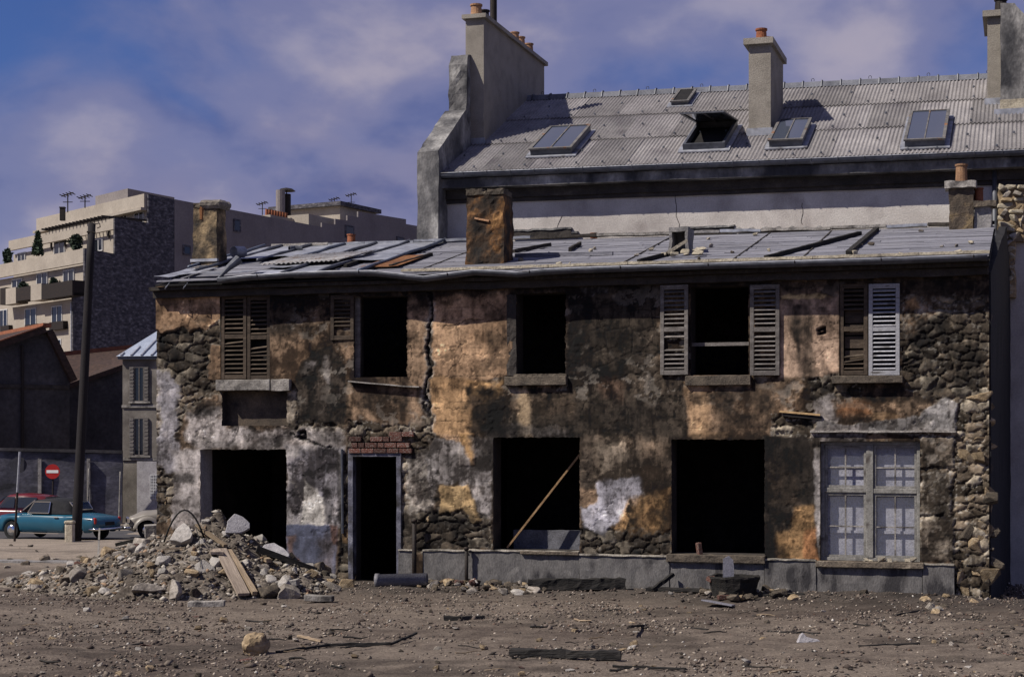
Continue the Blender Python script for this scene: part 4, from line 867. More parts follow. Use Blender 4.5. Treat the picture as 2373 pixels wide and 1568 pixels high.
# timber soffit and cornice under the eave
m = MB(); m.box(U0-.02, U1, -.26, .02, ZT-.12, ZT-.06); m.build('soffit', M_DARKWOOD, HOUSE, rough=(.4, .012, 3)); m = MB(); m.box(U0-.01, U1-.01, -.13, .0, ZT-.24, ZT-.125); m.build('cornice', M_SOOTPL, HOUSE, rough=(.25, .016, 4))
# gutter, bent and sagging
def gutter_path(pts, d):
    out = []
    for i in range(len(pts)-1):
        (x0, y0), (x1, y1) = pts[i], pts[i+1]; n = max(2, int(abs(x1-x0)/28))
        for k in range(n): t = k/n; t2 = t*t*(3-2*t) if i < 10 else t; q = RF.on_d(x0+(x1-x0)*t, y0+(y1-y0)*t2, d); out.append((q[0], d, q[1]))
    q = RF.on_d(*pts[-1], d); return out + [(q[0], d, q[1])]
gp = gutter_path([(507, 646), (600, 638), (700, 632), (800, 629), (870, 629), (930, 636), (985, 642), (1040, 635), (1100, 627), (1150, 629), (1200, 632), (1260, 626), (1350, 622), (1500, 617), (1700, 611), (1900, 605), (2100, 599), (2288, 592)], -.40)
m = MB(); m.tube(gp, .075, 9, False, (math.pi*.98, math.pi*2.02)); b = m.bm(); bmesh.ops.solidify(b, geom=b.faces[:], thickness=.006); me = bpy.data.meshes.new('gutter'); b.to_mesh(me); b.free(); me.materials.append(M_ZINC_D); me.polygons.foreach_set('use_smooth', [True]*len(me.polygons)); GUT = link('gutter', me, None, HOUSE)
m = MB(); m.tube([(p[0], p[1]-.076, p[2]+.004) for p in gp], .010, 6); m.build('gutter_bead', M_ZINC, GUT, smooth=True)
for p in gp[3::7]:
    m = MB(); m.tube([(p[0], p[1]+.10, p[2]+.02), (p[0], p[1]+.07, p[2]-.03), (p[0], p[1], p[2]-.085), (p[0], p[1]-.075, p[2]-.02), (p[0], p[1]-.082, p[2]+.01)], .011, 5); m.build('gutter_bracket', M_IRON, GUT)
for px in (432, 390):
    q = RF.on_d(px, 648, -.3); m = MB(); m.tube([(q[0], -.2, q[1]+.05), (q[0]+.02, -.3, q[1]-.06), (q[0]-.03, -.34, q[1]-.14), (q[0]-.06, -.30, q[1]-.16)], .010, 5); m.build('gutter_bracket', M_ZINC, GUT)
# torn-off outlet: a funnel end leaning over the gutter
a = RF.on_d(508, 645, -.42); b_ = RF.on_d(556, 602, -.1); A = Vector((a[0], -.45, a[1])); B = Vector((b_[0], -.15, b_[1]))
m = MB(); m.tube([A, A.lerp(B, .5)+Vector((0, 0, .02)), B], [.02, .055, .085], 12, False); b = m.bm(); bmesh.ops.solidify(b, geom=b.faces[:], thickness=.006); me = bpy.data.meshes.new('outlet_funnel'); b.to_mesh(me); b.free(); me.materials.append(M_ZINC_D); link('outlet_funnel', me, None, GUT)
q = roof_px(553, 606); p = roofp(q[0], q[1], .17); m = MB(); m.tube([p + Vector((-.05, -.11, 0)), p + Vector((.04, .12, .02))], .105, 16, False); b = m.bm(); bmesh.ops.solidify(b, geom=b.faces[:], thickness=.008); me = bpy.data.meshes.new('vent_pipe'); b.to_mesh(me); b.free(); me.materials.append(M_ZINC); link('vent_pipe', me, None, ROOF)
q = roof_px(683, 582); p = roofp(q[0], q[1], .05); m = MB(); m.tube([p + Vector((-.09, -.05, 0)), p + Vector((-.02, .05, .02)), p + Vector((.12, .09, .0))], .05, 12, False); b = m.bm(); bmesh.ops.solidify(b, geom=b.faces[:], thickness=.008); me = bpy.data.meshes.new('vent_pipe'); b.to_mesh(me); b.free(); me.materials.append(M_ZINC_D); link('vent_pipe', me, None, ROOF)

# ---- chimneys of the ruin
M_CH1 = mat('stained_chimney_render', [(0.36, (0.015, 0.013, 0.012)), (0.47, (0.07, 0.052, 0.034)), (0.56, (0.20, 0.145, 0.085)), (0.70, (0.46, 0.34, 0.19))], scale=2.8, bump=.7, bscale=24, vary=.05)
M_CH2 = mat('scorched_chimney_brick', [(0.38, (0.010, 0.008, 0.007)), (0.50, (0.04, 0.024, 0.014)), (0.59, (0.13, 0.062, 0.022)), (0.70, (0.42, 0.23, 0.09))], scale=3.2, stretch=(1, 1, .8), bump=.8, bscale=20, vary=.05)
def chimney(px0, px1, y0, y1, pd, mt, d=None, label=None, taper=0.0, ruin=.02):
    if d is None:
        u, s = roof_px((px0+px1)/2, y1); d = DE + (DR-DE)*s
    ua, zt = RF.on_d(px0, y0, d); ub, zb = RF.on_d(px1, y1, d); zb -= .25
    m = MB(); t = taper
    m.add([(ua-t, d-t, zb), (ub+t, d-t, zb), (ub+t, d+pd, zb), (ua-t, d+pd, zb), (ua, d, zt), (ub, d, zt), (ub, d+pd, zt), (ua, d+pd, zt)], [(3,2,1,0),(4,5,6,7),(0,1,5,4),(1,2,6,5),(2,3,7,6),(3,0,4,7)])
    o = m.build('chimney', mt, HOUSE, rough=(.09, ruin, 5)); 
    if label: o['label'] = label
    return o, ua, ub, d, zt, pd
o, ua, ub, d, zt, pd = chimney(449, 502, 482, 616, .36, M_CH1, label='stained chimney stack with a broken round cap', taper=.03)
m = MB(); m.box(ua+.0, ua+.13, d-.03, d+.3, zt, zt+.09); m.build('chimney_cap', M_STONE_D, o, rough=(.05, .02, 9)); m = MB(); m.box(ua+.12, ub+.12, d-.06, d+pd+.06, zt-.02, zt+.14); m.build('chimney_cap', M_STONE, o, bevel=.05, rough=(.06, .018, 7))
m = MB(); m.lathe((ua+.16, d+.03, zt-.22), [(.05, 0), (.06, .24)], 10); m.build('flue_pipe', M_RUST, o)
m = MB(); m.box(ua-.05, ub+.03, d-.045, d+.02, RF.on_d(475, 604, d)[1]-.02, RF.on_d(475, 600, d)[1]); m.build('chimney_flashing', M_ZINC, o)
o, ua, ub, d, zt, pd = chimney(1083, 1166, 452, 608, .55, M_CH2, label='scorched brick chimney stack with a crumbling head', taper=.02, ruin=.028)
for k, (a0, a1, hh) in enumerate(((0, .42, .10), (.40, .62, .045), (.6, 1.02, .085))):
    m = MB(); m.box(ua+(ub-ua)*a0-.02, ua+(ub-ua)*a1, d-.02, d+pd*.9, zt-.01, zt+hh); m.build('chimney_cap', M_STONE_D, o, rough=(.06, .02, 8))
m = MB(); zz = RF.on_d(1120, 512, d)[1]; m.bar((ua+.14, d-.02, zz+.05), (ua+.40, d-.02, zz-.01), .035, .03); m.build('loose_tile', M_TERRA_P, o, rough=(.05, .012, 9))
# hollow stub
u, s = roof_px(1580, 586); d = DE+(DR-DE)*s; ua, zb = RF.on_d(1550, 588, d); ub, zt = RF.on_d(1594, 534, d); t = .05; m = MB(); pd = .5
m.box(ua, ua+t, d, d+pd, zb, zt); m.box(ub-t, ub, d, d+pd, zb, zt); m.box(ua, ub, d, d+pd, zt, zt+.06); m.box(ua+t, ub-t, d+pd-.05, d+pd, zb, zt)
o = m.build('chimney', M_CEM, HOUSE, rough=(.08, .02, 6)); o['label'] = 'squat hollow chimney stub broken open at the front'
m = MB(); p = roofp(ua+.05, s-.07, .05); m.bar(p, p+Vector((.30, .10, .20)), .10, .05); m.build('leaning_brick', M_CREAM, o)
for k in range(9):
    q = link('mortar_lump', chunk_mesh('mortar_lump', 760+k), M_CREAM, o); sc = random.uniform(.06, .16); q.scale = (sc*1.6, sc, sc*.8); q.location = roofp(ua+random.uniform(-.15, .6), s-random.uniform(.02, .10), sc*.35)
# the pair on the ridge
M_CH3 = mat('old_brick_stack', [(0.3, (0.03, 0.024, 0.02)), (0.55, (0.085, 0.065, 0.048)), (0.75, (0.21, 0.15, 0.075))], scale=4, bump=.7, vary=.05)
o, ua, ub, d, zt, pd = chimney(2199, 2256, 437, 512, .36, M_CH3, 3.85, 'dark brick chimney with a stone slab and a tall terracotta pot'); m = MB(); m.box(ua-.07, ub+.05, d-.07, d+pd+.05, zt, zt+.12); m.build('chimney_cap', M_SILL, o, rough=(.08, .014, 7))
def pot(mt, par, px, y0, y1, rpx, d):
    a = RF.on_d(px, y1, d); b = RF.on_d(px, y0, d); h = b[1]-a[1]; r = RF.on_d(px+rpx, y1, d)[0]-a[0]; m = MB()
    m.lathe((a[0], d, a[1]), [(r*1.05, 0), (r*1.02, h*.1), (r*.95, h*.5), (r*.93, h*.88), (r*1.08, h*.9), (r*1.08, h), (r*.85, h), (r*.8, h*.5)], 14, False); return m.build('chimney_pot', mt, par, smooth=False)
pot(M_TERRA_P, o, 2228, 381, 424, 14, d+.2)
o, ua, ub, d, zt, pd = chimney(2258, 2298, 480, 514, .34, M_CEM, 3.9, 'low grey chimney with a red pot'); m = MB(); m.box(ua-.02, ub+.08, d-.08, d+pd, zt, zt+.1); m.build('chimney_cap', M_STONE_D, o, rough=(.08, .014, 7)); pot(M_TERRA, o, 2268, 436, 470, 11, d+.18)
# odd pots on the ridge
pot(M_TERRA, ROOF, 814, 543, 569, 9, 4.6); pot(M_TERRA, ROOF, 1376, 540, 552, 8, 4.5)
# ------------------------------------------------------------------ the taller house behind, with the corrugated roof
BACK = frame_root('plastered_house', RF)
tag(BACK, 'taller pale plastered house with corrugated grey roof and skylights rising behind the burnt house', 'house')
DB = 4.88; BE, BR = 4.58, 9.6
M_BW = mat('pale_render', [(0.28, (0.33, 0.30, 0.285)), (0.5, (0.47, 0.435, 0.41)), (0.72, (0.58, 0.55, 0.52))], scale=1.3, stretch=(1, 1, .8), bump=.35, bscale=40, vary=0, stain=((.24, .21, .20), 1.4, .55, .75), grain=.12)
M_BWD = mat('grey_render', [(0.32, (0.055, 0.055, 0.06)), (0.5, (0.15, 0.145, 0.145)), (0.68, (0.33, 0.32, 0.31))], scale=2.0, stretch=(1, 1, .6), bump=.6, bscale=22, vary=0, stain=((.035, .035, .04), 1.3, .48, .60))
M_STACK = mat('brown_grey_roughcast', [(0.35, (0.20, 0.18, 0.155)), (0.5, (0.25, 0.225, 0.195)), (0.7, (0.29, 0.265, 0.23))], scale=2.2, bump=.5, bscale=60, vary=.05, grain=.2)
bze = fit([(1000, 398), (1700, 370), (2370, 343)], BE); bzr = fit([(1210, 232), (1750, 207), (2290, 181)], BR)
def broof(u, s, lift=0.0): return Vector((u, BE+(BR-BE)*s, bze(u)*(1-s)+bzr(u)*s+lift))
def broof_px(px, py):
    best = None
    for k in range(0, 241):
        s = k/240.0; d = BE+(BR-BE)*s; u = RF.on_d(px, py, d)[0]; p = broof(u, s); e = abs(RF.proj(*p)[1]-py)
        if best is None or e < best[0]: best = (e, u, s)
    return best[1], best[2]
UB0 = RF.on_d(1016, 480, DB)[0]; UB1 = 10.5
zw = bze(3)+.02
m = MB(); m.box(UB0-.02, UB1, DB, DB+.3, -.3, zw); BW = m.build('wall', M_BW, BACK)
m = MB(); m.box(UB0, UB1, BR*2-DB-.3, BR*2-DB, -.3, zw); m.build('rear_wall', M_BW, BACK); m = MB(); m.box(UB1-.3, UB1, DB+.3, BR*2-DB-.3, -.3, zw); m.build('gable_wall', M_BW, BACK)
# cornice in three steps
for z0, z1, pr, mt in ((-.34, -.16, .34, M_BWD), (-.52, -.34, .10, M_SOOTPL), (-.60, -.52, .05, M_SOOTPL)):
    m = MB(); b0, b1 = bze(UB0), bze(UB1)
    m.add([(UB0, DB-pr, b0+z0), (UB1, DB-pr, b1+z0), (UB1, DB+.004, b1+z0), (UB0, DB+.004, b0+z0), (UB0, DB-pr, b0+z1), (UB1, DB-pr, b1+z1), (UB1, DB+.004, b1+z1), (UB0, DB+.004, b0+z1)], [(3,2,1,0),(4,5,6,7),(0,1,5,4),(1,2,6,5),(2,3,7,6),(3,0,4,7)])
    m.build('cornice', mt, BACK, rough=(.5, .012, 3))
# lintel slots and scars low on the wall
for x0, x1, y0, y1 in ((1192, 1325, 537, 549), (1330, 1338, 541, 552), (1580, 1700, 531, 543)):
    a = RF.on_d(x0, y0, DB); b = RF.on_d(x1, y1, DB); m = MB(); m.box(a[0], b[0], DB-.05, DB-.003, b[1], a[1]); m.build('wall_scar', M_SOOTPL, BACK, rough=(.15, .02, 6))
    m = MB(); m.box(a[0]-.03, b[0]+.02, DB-.07, DB-.002, a[1], a[1]+.035); m.build('scar_ledge', M_BWD, BACK, rough=(.12, .02, 6))
a = RF.on_d(1700, 531, 4.7); b = RF.on_d(1910, 527, 4.7); corr_sheet('corrugated_edge', (a[0], 4.62, a[1]-.03), Vector((b[0]-a[0], 0, b[1]-a[1])), Vector((0, .42, .10)), .25, .035, M_CEM, BACK)
for x0, y0, x1, y1 in ((1560, 420, 1575, 540), (1300, 500, 1290, 545), (1862, 470, 1858, 520)):
    a = RF.on_d(x0, y0, DB); b = RF.on_d(x1, y1, DB); m = MB(); n = 6
    P = [(a[0]+(b[0]-a[0])*t/n+random.uniform(-.03, .03), DB-.001, a[1]+(b[1]-a[1])*t/n) for t in range(n+1)]; m.tube(P, .006, 4); m.build('crack', M_SOOTPL, BACK)
# gutter
gp2 = [(u, BE-.10, bze(u)-.07) for u in np.linspace(UB0-.1, 10.6, 24)]
m = MB(); m.tube(gp2, .085, 9, False, (math.pi*.98, math.pi*2.02)); b = m.bm(); bmesh.ops.solidify(b, geom=b.faces[:], thickness=.006); me = bpy.data.meshes.new('gutter'); b.to_mesh(me); b.free(); me.materials.append(M_ZINC_D); me.polygons.foreach_set('use_smooth', [True]*len(me.polygons)); G2 = link('gutter', me, None, BACK)
m = MB(); m.tube([(p[0], p[1]-.086, p[2]+.004) for p in gp2], .011, 6); m.build('gutter_bead', M_ZINC, G2, smooth=True)
for u in np.arange(UB0+.2, 10.4, .48):
    m = MB(); z = bze(u)-.07; m.tube([(u, BE+.08, z+.06), (u, BE-.02, z-.05), (u, BE-.10, z-.095), (u, BE-.185, z-.02), (u, BE-.192, z+.01)], .012, 5); m.build('gutter_bracket', M_ZINC_D, G2)
a = RF.on_d(2305, 372, DB-.1); m = MB(); m.tube([(a[0], DB-.08, bze(a[0])-.2), (a[0], DB-.08, 3.0)], .045, 10); m.build('downpipe', M_ZINC_D, BACK, smooth=True)
m = MB(); rquad_b = None
def bquad(mb, u0, u1, s0, s1, lift, th):
    vs = [broof(u0, s0, lift), broof(u1, s0, lift), broof(u1, s1, lift), broof(u0, s1, lift)]; vs += [v-Vector((0, 0, th)) for v in vs]
    mb.add(vs, [(0,1,2,3),(7,6,5,4),(1,0,4,5),(2,1,5,6),(3,2,6,7),(0,3,7,4)])
UBL = UB0+.0
bquad(m, UBL, UB1, .01, 1, -.07, .05); BROOF = m.build('roof', M_DARKWOOD, BACK)
# far slope
m = MB(); vs = [broof(UBL, 1, -.03), broof(UB1, 1, -.03), Vector((UB1, 2*BR-BE, bze(UB1))), Vector((UBL, 2*BR-BE, bze(UBL)))]; vs += [v-Vector((0, 0, .08)) for v in vs]; m.add(vs, [(0,1,2,3),(7,6,5,4),(1,0,4,5),(2,1,5,6),(3,2,6,7),(0,3,7,4)]); m.build('rear_roof', M_CEM, BACK)
M_CORR = mat('fibre_cement', [(0.3, (0.15, 0.14, 0.145)), (0.5, (0.20, 0.188, 0.192)), (0.72, (0.26, 0.245, 0.245))], scale=1.6, stretch=(1, .5, 1), bump=.3, bscale=30, vary=.24, stain=((.12, .11, .12), 1.3, .55, .75), rough=.9)
PIT = .074; rowsS = [(-.012, .345), (.335, .675), (.665, .992)]
SKY = {}
colw = PIT*13
ncol = int((UB1-.4-UBL)/colw)+1
holes = []
def corr_mesh(name, u0, u1, s0, s1, lift):
    n = int(round((u1-u0)/PIT*6)); vs, fs = [], []
    for i in range(n+1):
        u = u0+(u1-u0)*i/n; a = .016*math.sin(2*math.pi*(u-UBL)/PIT); vs += [broof(u, s0, lift+a), broof(u, s1, lift+a-.012)]
    for i in range(n): fs.append((2*i, 2*i+2, 2*i+3, 2*i+1))
    k = len(vs); vs += [v-Vector((0, 0, .008)) for v in vs]
    fs += [tuple(k+q for q in f[::-1]) for f in fs] + [(2*i+2, 2*i, k+2*i, k+2*i+2) for i in range(n)]
    m = MB(); m.add(vs, fs); me = m.mesh(name); me.polygons.foreach_set('use_smooth', [True]*len(me.polygons)); me.materials.append(M_CORR); return me
for r_, (s0, s1) in enumerate(rowsS):
    for c in range(ncol):
        u0 = UBL + .03 + c*colw - (colw*.5 if r_ == 1 else 0); u1 = u0+colw; u0 = max(u0, UBL+.02); u1 = min(u1, UB1)
        if u1-u0 < .1: continue
        link('roof_sheet', corr_mesh('roof_sheet', u0, u1, s0, s1, .014*r_+(c % 2)*.003), None, BROOF)
# fixing bolts
bolt = MB(); bolt.lathe((0, 0, 0), [(.022, -.01), (.022, .02), (.010, .034)], 6); bme2 = bolt.mesh('bolt'); bme2.materials.append(M_ZINC_D)
for s in (.015, .17, .355, .51, .69, .84):
    for u in np.arange(UBL+.25+(s*3 % .2), UB1-.3, PIT*7 if s in (.355, .69, .015) else PIT*11):
        o = link('bolt', bme2, None, BROOF); o.location = broof(u, s, .035)
# ridge capping in lengths with collars
u = UBL+.2; k = 0
M_RIDGE = mat('ridge_capping', [(0.3, (0.085, 0.09, 0.11)), (0.7, (0.17, 0.175, 0.20))], scale=4, vary=.15, rough=.8)
while u < 9.6:
    u1 = u+.40; p, q = broof(u, 1, .03), broof(u1, 1, .03); m = MB(); w = .16
    def tri(P): return [P+Vector((0, -w, -.075)), P+Vector((0, -w*.55, .045)), P+Vector((0, 0, .07)), P+Vector((0, w*.55, .045)), P+Vector((0, w, -.075))]
    A, B = tri(p), tri(q); m.add(A+B, [(0,5,6,1),(1,6,7,2),(2,7,8,3),(3,8,9,4),(4,9,5,0),(0,1,2,3,4),(9,8,7,6,5)]); rc = m.build('ridge_cap', M_RIDGE, BROOF)
    m = MB(); m.tube([p+Vector((.0, -w-.01, -.08)), p+Vector((0, -w*.6, .055)), p+Vector((0, 0, .085)), p+Vector((0, w*.6, .055))], .018, 5); m.build('ridge_collar', M_ZINC_D, rc)
    if k % 3 == 1:
        c = p+Vector((.2, 0, .10)); m = MB(); m.tube([c+Vector((.03*math.cos(t), 0, .035*math.sin(t))) for t in np.linspace(-.8, math.pi+.8, 9)], .006, 4); m.build('ridge_hook', M_ZINC_D, rc)
    u = u1; k += 1
# skylights
M_SKG = glass_mat('skylight_glass', (.05, .06, .085), .03)
def skylight(x0, x1, y0, y1, open_=False, mt=M_SKG, h=.15, bars=1):
    ua, sa = broof_px(x0, y1); ub, _ = broof_px(x1, y1); sb = broof_px(x0+(x1-x0)*.2, y0)[1]
    slope = (broof(ua, 1)-broof(ua, 0)).normalized(); nrm = Vector((0, -slope.z, slope.y))
    A, B = broof(ua, sa), broof(ub, sa); ln = (broof(ua, sb)-A).length; ex = (B-A).normalized(); w = (B-A).length
    P = lambda x, y, z: A + ex*x + slope*y + nrm*z
    def bx(mb, x0, x1, y0, y1, z0, z1): mb.add([P(x0,y0,z0),P(x1,y0,z0),P(x1,y1,z0),P(x0,y1,z0),P(x0,y0,z1),P(x1,y0,z1),P(x1,y1,z1),P(x0,y1,z1)], [(3,2,1,0),(4,5,6,7),(0,1,5,4),(1,2,6,5),(2,3,7,6),(3,0,4,7)])
    m = MB(); t = .05
    bx(m, 0, w, 0, t, 0, h); bx(m, 0, w, ln-t, ln, 0, h); bx(m, 0, t, t, ln-t, 0, h); bx(m, w-t, w, t, ln-t, 0, h); K = m.build('skylight', M_ZINC_D, BACK)
    m = MB(); bx(m, -.08, w+.10, -.12, 0, .01, .035); bx(m, -.09, -.002, 0, ln+.06, .01, .04); bx(m, w+.002, w+.09, 0, ln+.06, .01, .04); m.build('skylight_flashing', M_ZINC, K)
    m = MB(); bx(m, t, w-t, t, ln-t, .02, .03); m.build('skylight_well', M_BLACK, K)
    if open_:
        hinge = P(0, ln, h); oe = ex; od = Vector((0, -1, -.08)).normalized(); on = ex.cross(od).normalized()
        PP = lambda x, y, z: hinge + oe*x + od*y + on*z
    else: PP = lambda x, y, z: P(x, ln-y, h+z)
    def bb(mb, x0, x1, y0, y1, z0, z1): mb.add([PP(x0,y0,z0),PP(x1,y0,z0),PP(x1,y1,z0),PP(x0,y1,z0),PP(x0,y0,z1),PP(x1,y0,z1),PP(x1,y1,z1),PP(x0,y1,z1)], [(3,2,1,0),(4,5,6,7),(0,1,5,4),(1,2,6,5),(2,3,7,6),(3,0,4,7)])
    m = MB(); f = .035
    bb(m, -.02, f, 0, ln+.03, 0, .03); bb(m, w-f, w+.02, 0, ln+.03, 0, .03); bb(m, f, w-f, 0, f, 0, .03); bb(m, f, w-f, ln-f, ln+.03, 0, .03)
    for k in range(bars): x = w*(k+1)/(bars+1); bb(m, x-.012, x+.012, f, ln-f, .002, .028)
    m.build('sash', mat('sash_metal', [(0.3, (.06, .058, .06)), (.7, (.17, .16, .155))], scale=6, vary=.1, stain=((.2, .09, .04), 5, .6, .7)) if not open_ else M_ZINC_D, K)
    m = MB(); bb(m, f, w-f, f, ln-f, .008, .014); m.build('pane', mt, K); return K
skylight(1230, 1322, 313, 364)['label'] = 'closed skylight with two blue panes'
skylight(1583, 1678, 300, 352, True, bars=1)['label'] = 'skylight propped wide open'
skylight(1783, 1858, 297, 345); skylight(2097, 2188, 278, 345)['label'] = 'tall skylight with two grey panes'
skylight(1556, 1594, 221, 248, mt=M_BLACK, bars=0, h=.10)['label'] = 'small dark skylight under the ridge'
# ---- chimneys
def block(name, mt, par, ua, ub, d0, d1, z0, z1, **k):
    m = MB(); m.box(ua, ub, d0, d1, z0, z1); return m.build(name, mt, par, **k)
def cpot(par, u, d, z, r, h, mt):
    m = MB(); m.lathe((u, d, z), [(r*1.1, 0), (r, h*.15), (r*.9, h*.85), (r*1.08, h*.87), (r*1.08, h), (r*.8, h), (r*.75, h*.4)], 14, False); return m.build('chimney_pot', mt, par)
d0 = 6.35; ua = RF.on_d(1079, 100, d0)[0]; ub = RF.on_d(1121, 100, d0)[0]; zt = RF.on_d(1100, 44, d0)[1]; d1 = RF.on_u(1290, 180, ub)[0]; d1 = min(d1, 10.9); z0 = broof(ua, .3).z-.3
K = block('chimney', M_STACK, BACK, ua, ub, d0, d1, z0, zt); K['label'] = 'long brown-grey chimney wall with a row of pots'
block('chimney_cap', M_STACK, K, ua-.06, ub+.07, d0-.08, d1+.08, zt+.001, zt+.085); block('chimney_flashing', M_ZINC, K, ua-.03, ub+.03, d0-.03, d0-.002, broof(ua, (d0-BE)/(BR-BE)).z-.02, broof(ua, (d0-BE)/(BR-BE)).z+.11)
um = (ua+ub)/2; cpot(K, um-.03, d0+.2, zt+.085, .12, .26, M_TERRA_P)
m = MB(); dd = d0+1.0; m.lathe((um+.09, dd, zt+.08), [(.075, 0), (.075, .62), (.13, .66), (.13, 1.15), (.10, 1.2)], 12); m.build('metal_flue', M_IRON, K, smooth=False); cpot(K, um+.03, d0+.55, zt+.085, .11, .22, M_IRON)
for dd in (d1-2.1, d1-1.65, d1-1.0): cpot(K, um+.12, dd, zt+.085, .10, .20, M_TERRA_P)
d0 = 6.15; ua = RF.on_d(1735, 200, d0)[0]; ub = RF.on_d(1786, 200, d0)[0]; zt = RF.on_d(1760, 104, d0)[1]; d1 = d0+1.75
K = block('chimney', M_STACK, BACK, ua, ub, d0, d1, broof(ua, .3).z-.3, zt); K['label'] = 'square brown-grey chimney with a flat slab cap'
block('chimney_cap', M_STACK, K, ua-.09, ub+.06, d0-.10, d1+.10, zt+.001, zt+.12); block('chimney_flashing', M_ZINC, K, ua-.04, ub+.04, d0-.04, d0-.002, broof(ua, (d0-BE)/(BR-BE)).z-.03, broof(ua, (d0-BE)/(BR-BE)).z+.12)
cpot(K, (ua+ub)/2-.02, d0+.35, zt+.12, .11, .27, M_TERRA); cpot(K, (ua+ub)/2+.03, d0+.8, zt+.12, .11, .2, M_TERRA)
d0 = 7.6; ua = RF.on_d(2288, 100, d0)[0]; ub = ua+.5; zt = RF.on_d(2300, 40, d0)[1]
K = block('chimney', M_STACK, BACK, ua, ub, d0, d0+1.6, broof(ua, .6).z-.3, zt); K['label'] = 'brown-grey chimney against the far party wall'; block('chimney_cap', M_STACK, K, ua-.09, ub+.02, d0-.09, d0+1.6, zt+.001, zt+.12)
block('chimney_flashing', M_ZINC, K, ua-.05, ub, d0-.06, d0-.002, broof(ua, (d0-BE)/(BR-BE)).z-.03, broof(ua, (d0-BE)/(BR-BE)).z+.1); cpot(K, ua+.25, d0+.3, zt+.12, .12, .3, M_IRON)
d0 = 6.9; ua = RF.on_d(2319, 150, d0)[0]; zt = RF.on_d(2340, 8, d0)[1]; m = MB(); m.prism([(ua, broof(ua, .45).z-.3), (ua+1.2, broof(ua, .45).z-.3), (ua+1.2, zt-.4), (ua+.45, zt-.25), (ua+.25, zt), (ua, zt+.02)], lambda a, b, t: (a, t, b), d0, d0+.9)
pw = m.build('chimney_breast', M_BWD, BACK, rough=(.3, .02, 3)); block('breast_base', M_CREAM, pw, ua-.02, ua+1.2, d0-.06, d0-.002, broof(ua, (d0-BE)/(BR-BE)).z-.05, broof(ua, (d0-BE)/(BR-BE)).z+.25, rough=(.2, .012, 4)); block('breast_flashing', M_ZINC, pw, ua-.12, ua+1.2, d0-.12, d0-.065, broof(ua, (d0-BE)/(BR-BE)).z-.10, broof(ua, (d0-BE)/(BR-BE)).z+.06)
# ---- left party wall with its stepped, weathered coping
ul = RF.on_d(967, 480, 4.35)[0]; ur = RF.on_d(1016, 480, 4.35)[0]
pf = [(4.35, -.3), (4.35, RF.on_d(985, 352, 4.35)[1]), (4.6, RF.on_d(985, 338, 4.6)[1]), (5.9, RF.on_d(1040, 262, 5.9)[1]), (6.0, RF.on_d(1045, 257, 6.0)[1]), (10.2, RF.on_d(1045, 257, 6.0)[1]+.2), (14, 7), (14, -.3)]
m = MB(); m.prism(pf, lambda a, b, t: (t, a, b), ul, ur); m.build('party_wall', M_BWD, BACK, rough=(.3, .022, 3))
ul2 = RF.on_d(1040, 200, 6.1)[0]; ur2 = RF.on_d(1081, 200, 6.1)[0]
m = MB(); m.prism([(6.1, RF.on_d(1060, 262, 6.1)[1]-.3), (6.1, RF.on_d(1060, 150, 6.1)[1]), (6.25, RF.on_d(1060, 128, 6.25)[1]), (7.1, RF.on_d(1060, 118, 6.25)[1]), (7.1, 7.6)], lambda a, b, t: (t, a, b), ul2, ur2); m.build('old_flue_stump', M_BWD, BACK, rough=(.16, .03, 5))
# ---- broken end of the front wall on the right: torn courses of pale stone
for (x0, y0, x1, y1) in ((2314, 436, 2374, 560), (2316, 556, 2352, 690)):
    a = RF.on_d(x0, y0, 4.8); b = RF.on_d(x1, y1, 4.8); m = MB(); m.box(a[0], b[0], 4.74, DB-.003, b[1], a[1]); m.build('wall_stub', M_STONE_W, BACK, rough=(.12, .04, 5))
rnd = random.Random(21); PALE = []
for i in range(6):
    me = chunk_mesh('stone', 90+i, 16, 1, 1, 1, .75); me.materials.append(M_CREAM); PALE.append(me)
for k, (x0, x1, y0, y1) in enumerate([(2312, 2372, 432+i*14, 445+i*14) for i in range(9)] + [(2318, 2352, 560+i*14, 573+i*14) for i in range(9)]):
    x = x0
    while x < x1-4:
        w = rnd.uniform(14, 40); a = RF.on_d(x, y0, 4.9); b = RF.on_d(min(x+w, x1), y1, 4.9)
        o = link('stone', rnd.choice(SME['w' if rnd.random() < .35 else 'g']) if rnd.random() < .45 else None or rnd.choice(PALE), None, BW) if 'PALE' in globals() else link('stone', rnd.choice(SME['w']), None, BW)
        o.location = ((a[0]+b[0])/2, 4.82+rnd.uniform(-.05, .05), (a[1]+b[1])/2); o.scale = (abs(b[0]-a[0])*1.15, .30, (a[1]-b[1])*1.35); o.rotation_euler = (0, rnd.uniform(-.1, .1), rnd.uniform(-.2, .2)); x += w
# ------------------------------------------------------------------ far buildings on the left
def wroot(name, p): return empty(name, p)
def wb(mb, name, mt, root, **k):
    o = mb.build(name, mt, root, **k); o.location = -root.location; return o
def vplane(px, y, th):
    p = at(px, HOR, y); return Frame(p.x, p.y, R(th))
def fbox(mb, fr, u0, u1, d0, d1, z0, z1):
    vs = [fr.w(u, d, z) for z in (z0, z1) for u, d in ((u0, d0), (u1, d0), (u1, d1), (u0, d1))]
    mb.add(vs, [(3,2,1,0),(4,5,6,7),(0,1,5,4),(1,2,6,5),(2,3,7,6),(3,0,4,7)])
def fprism(mb, fr, poly, d0, d1): mb.prism(poly, lambda a, b, t: fr.w(a, t, b), d0, d1)
def pxrect(fr, x0, y0, x1, y1, d=0.0):
    a = fr.on_d(x0, (y0+y1)/2, d); b = fr.on_d(x1, (y0+y1)/2, d); xm = (x0+x1)/2
    return a[0], b[0], fr.on_d(xm, y1, d)[1], fr.on_d(xm, y0, d)[1]
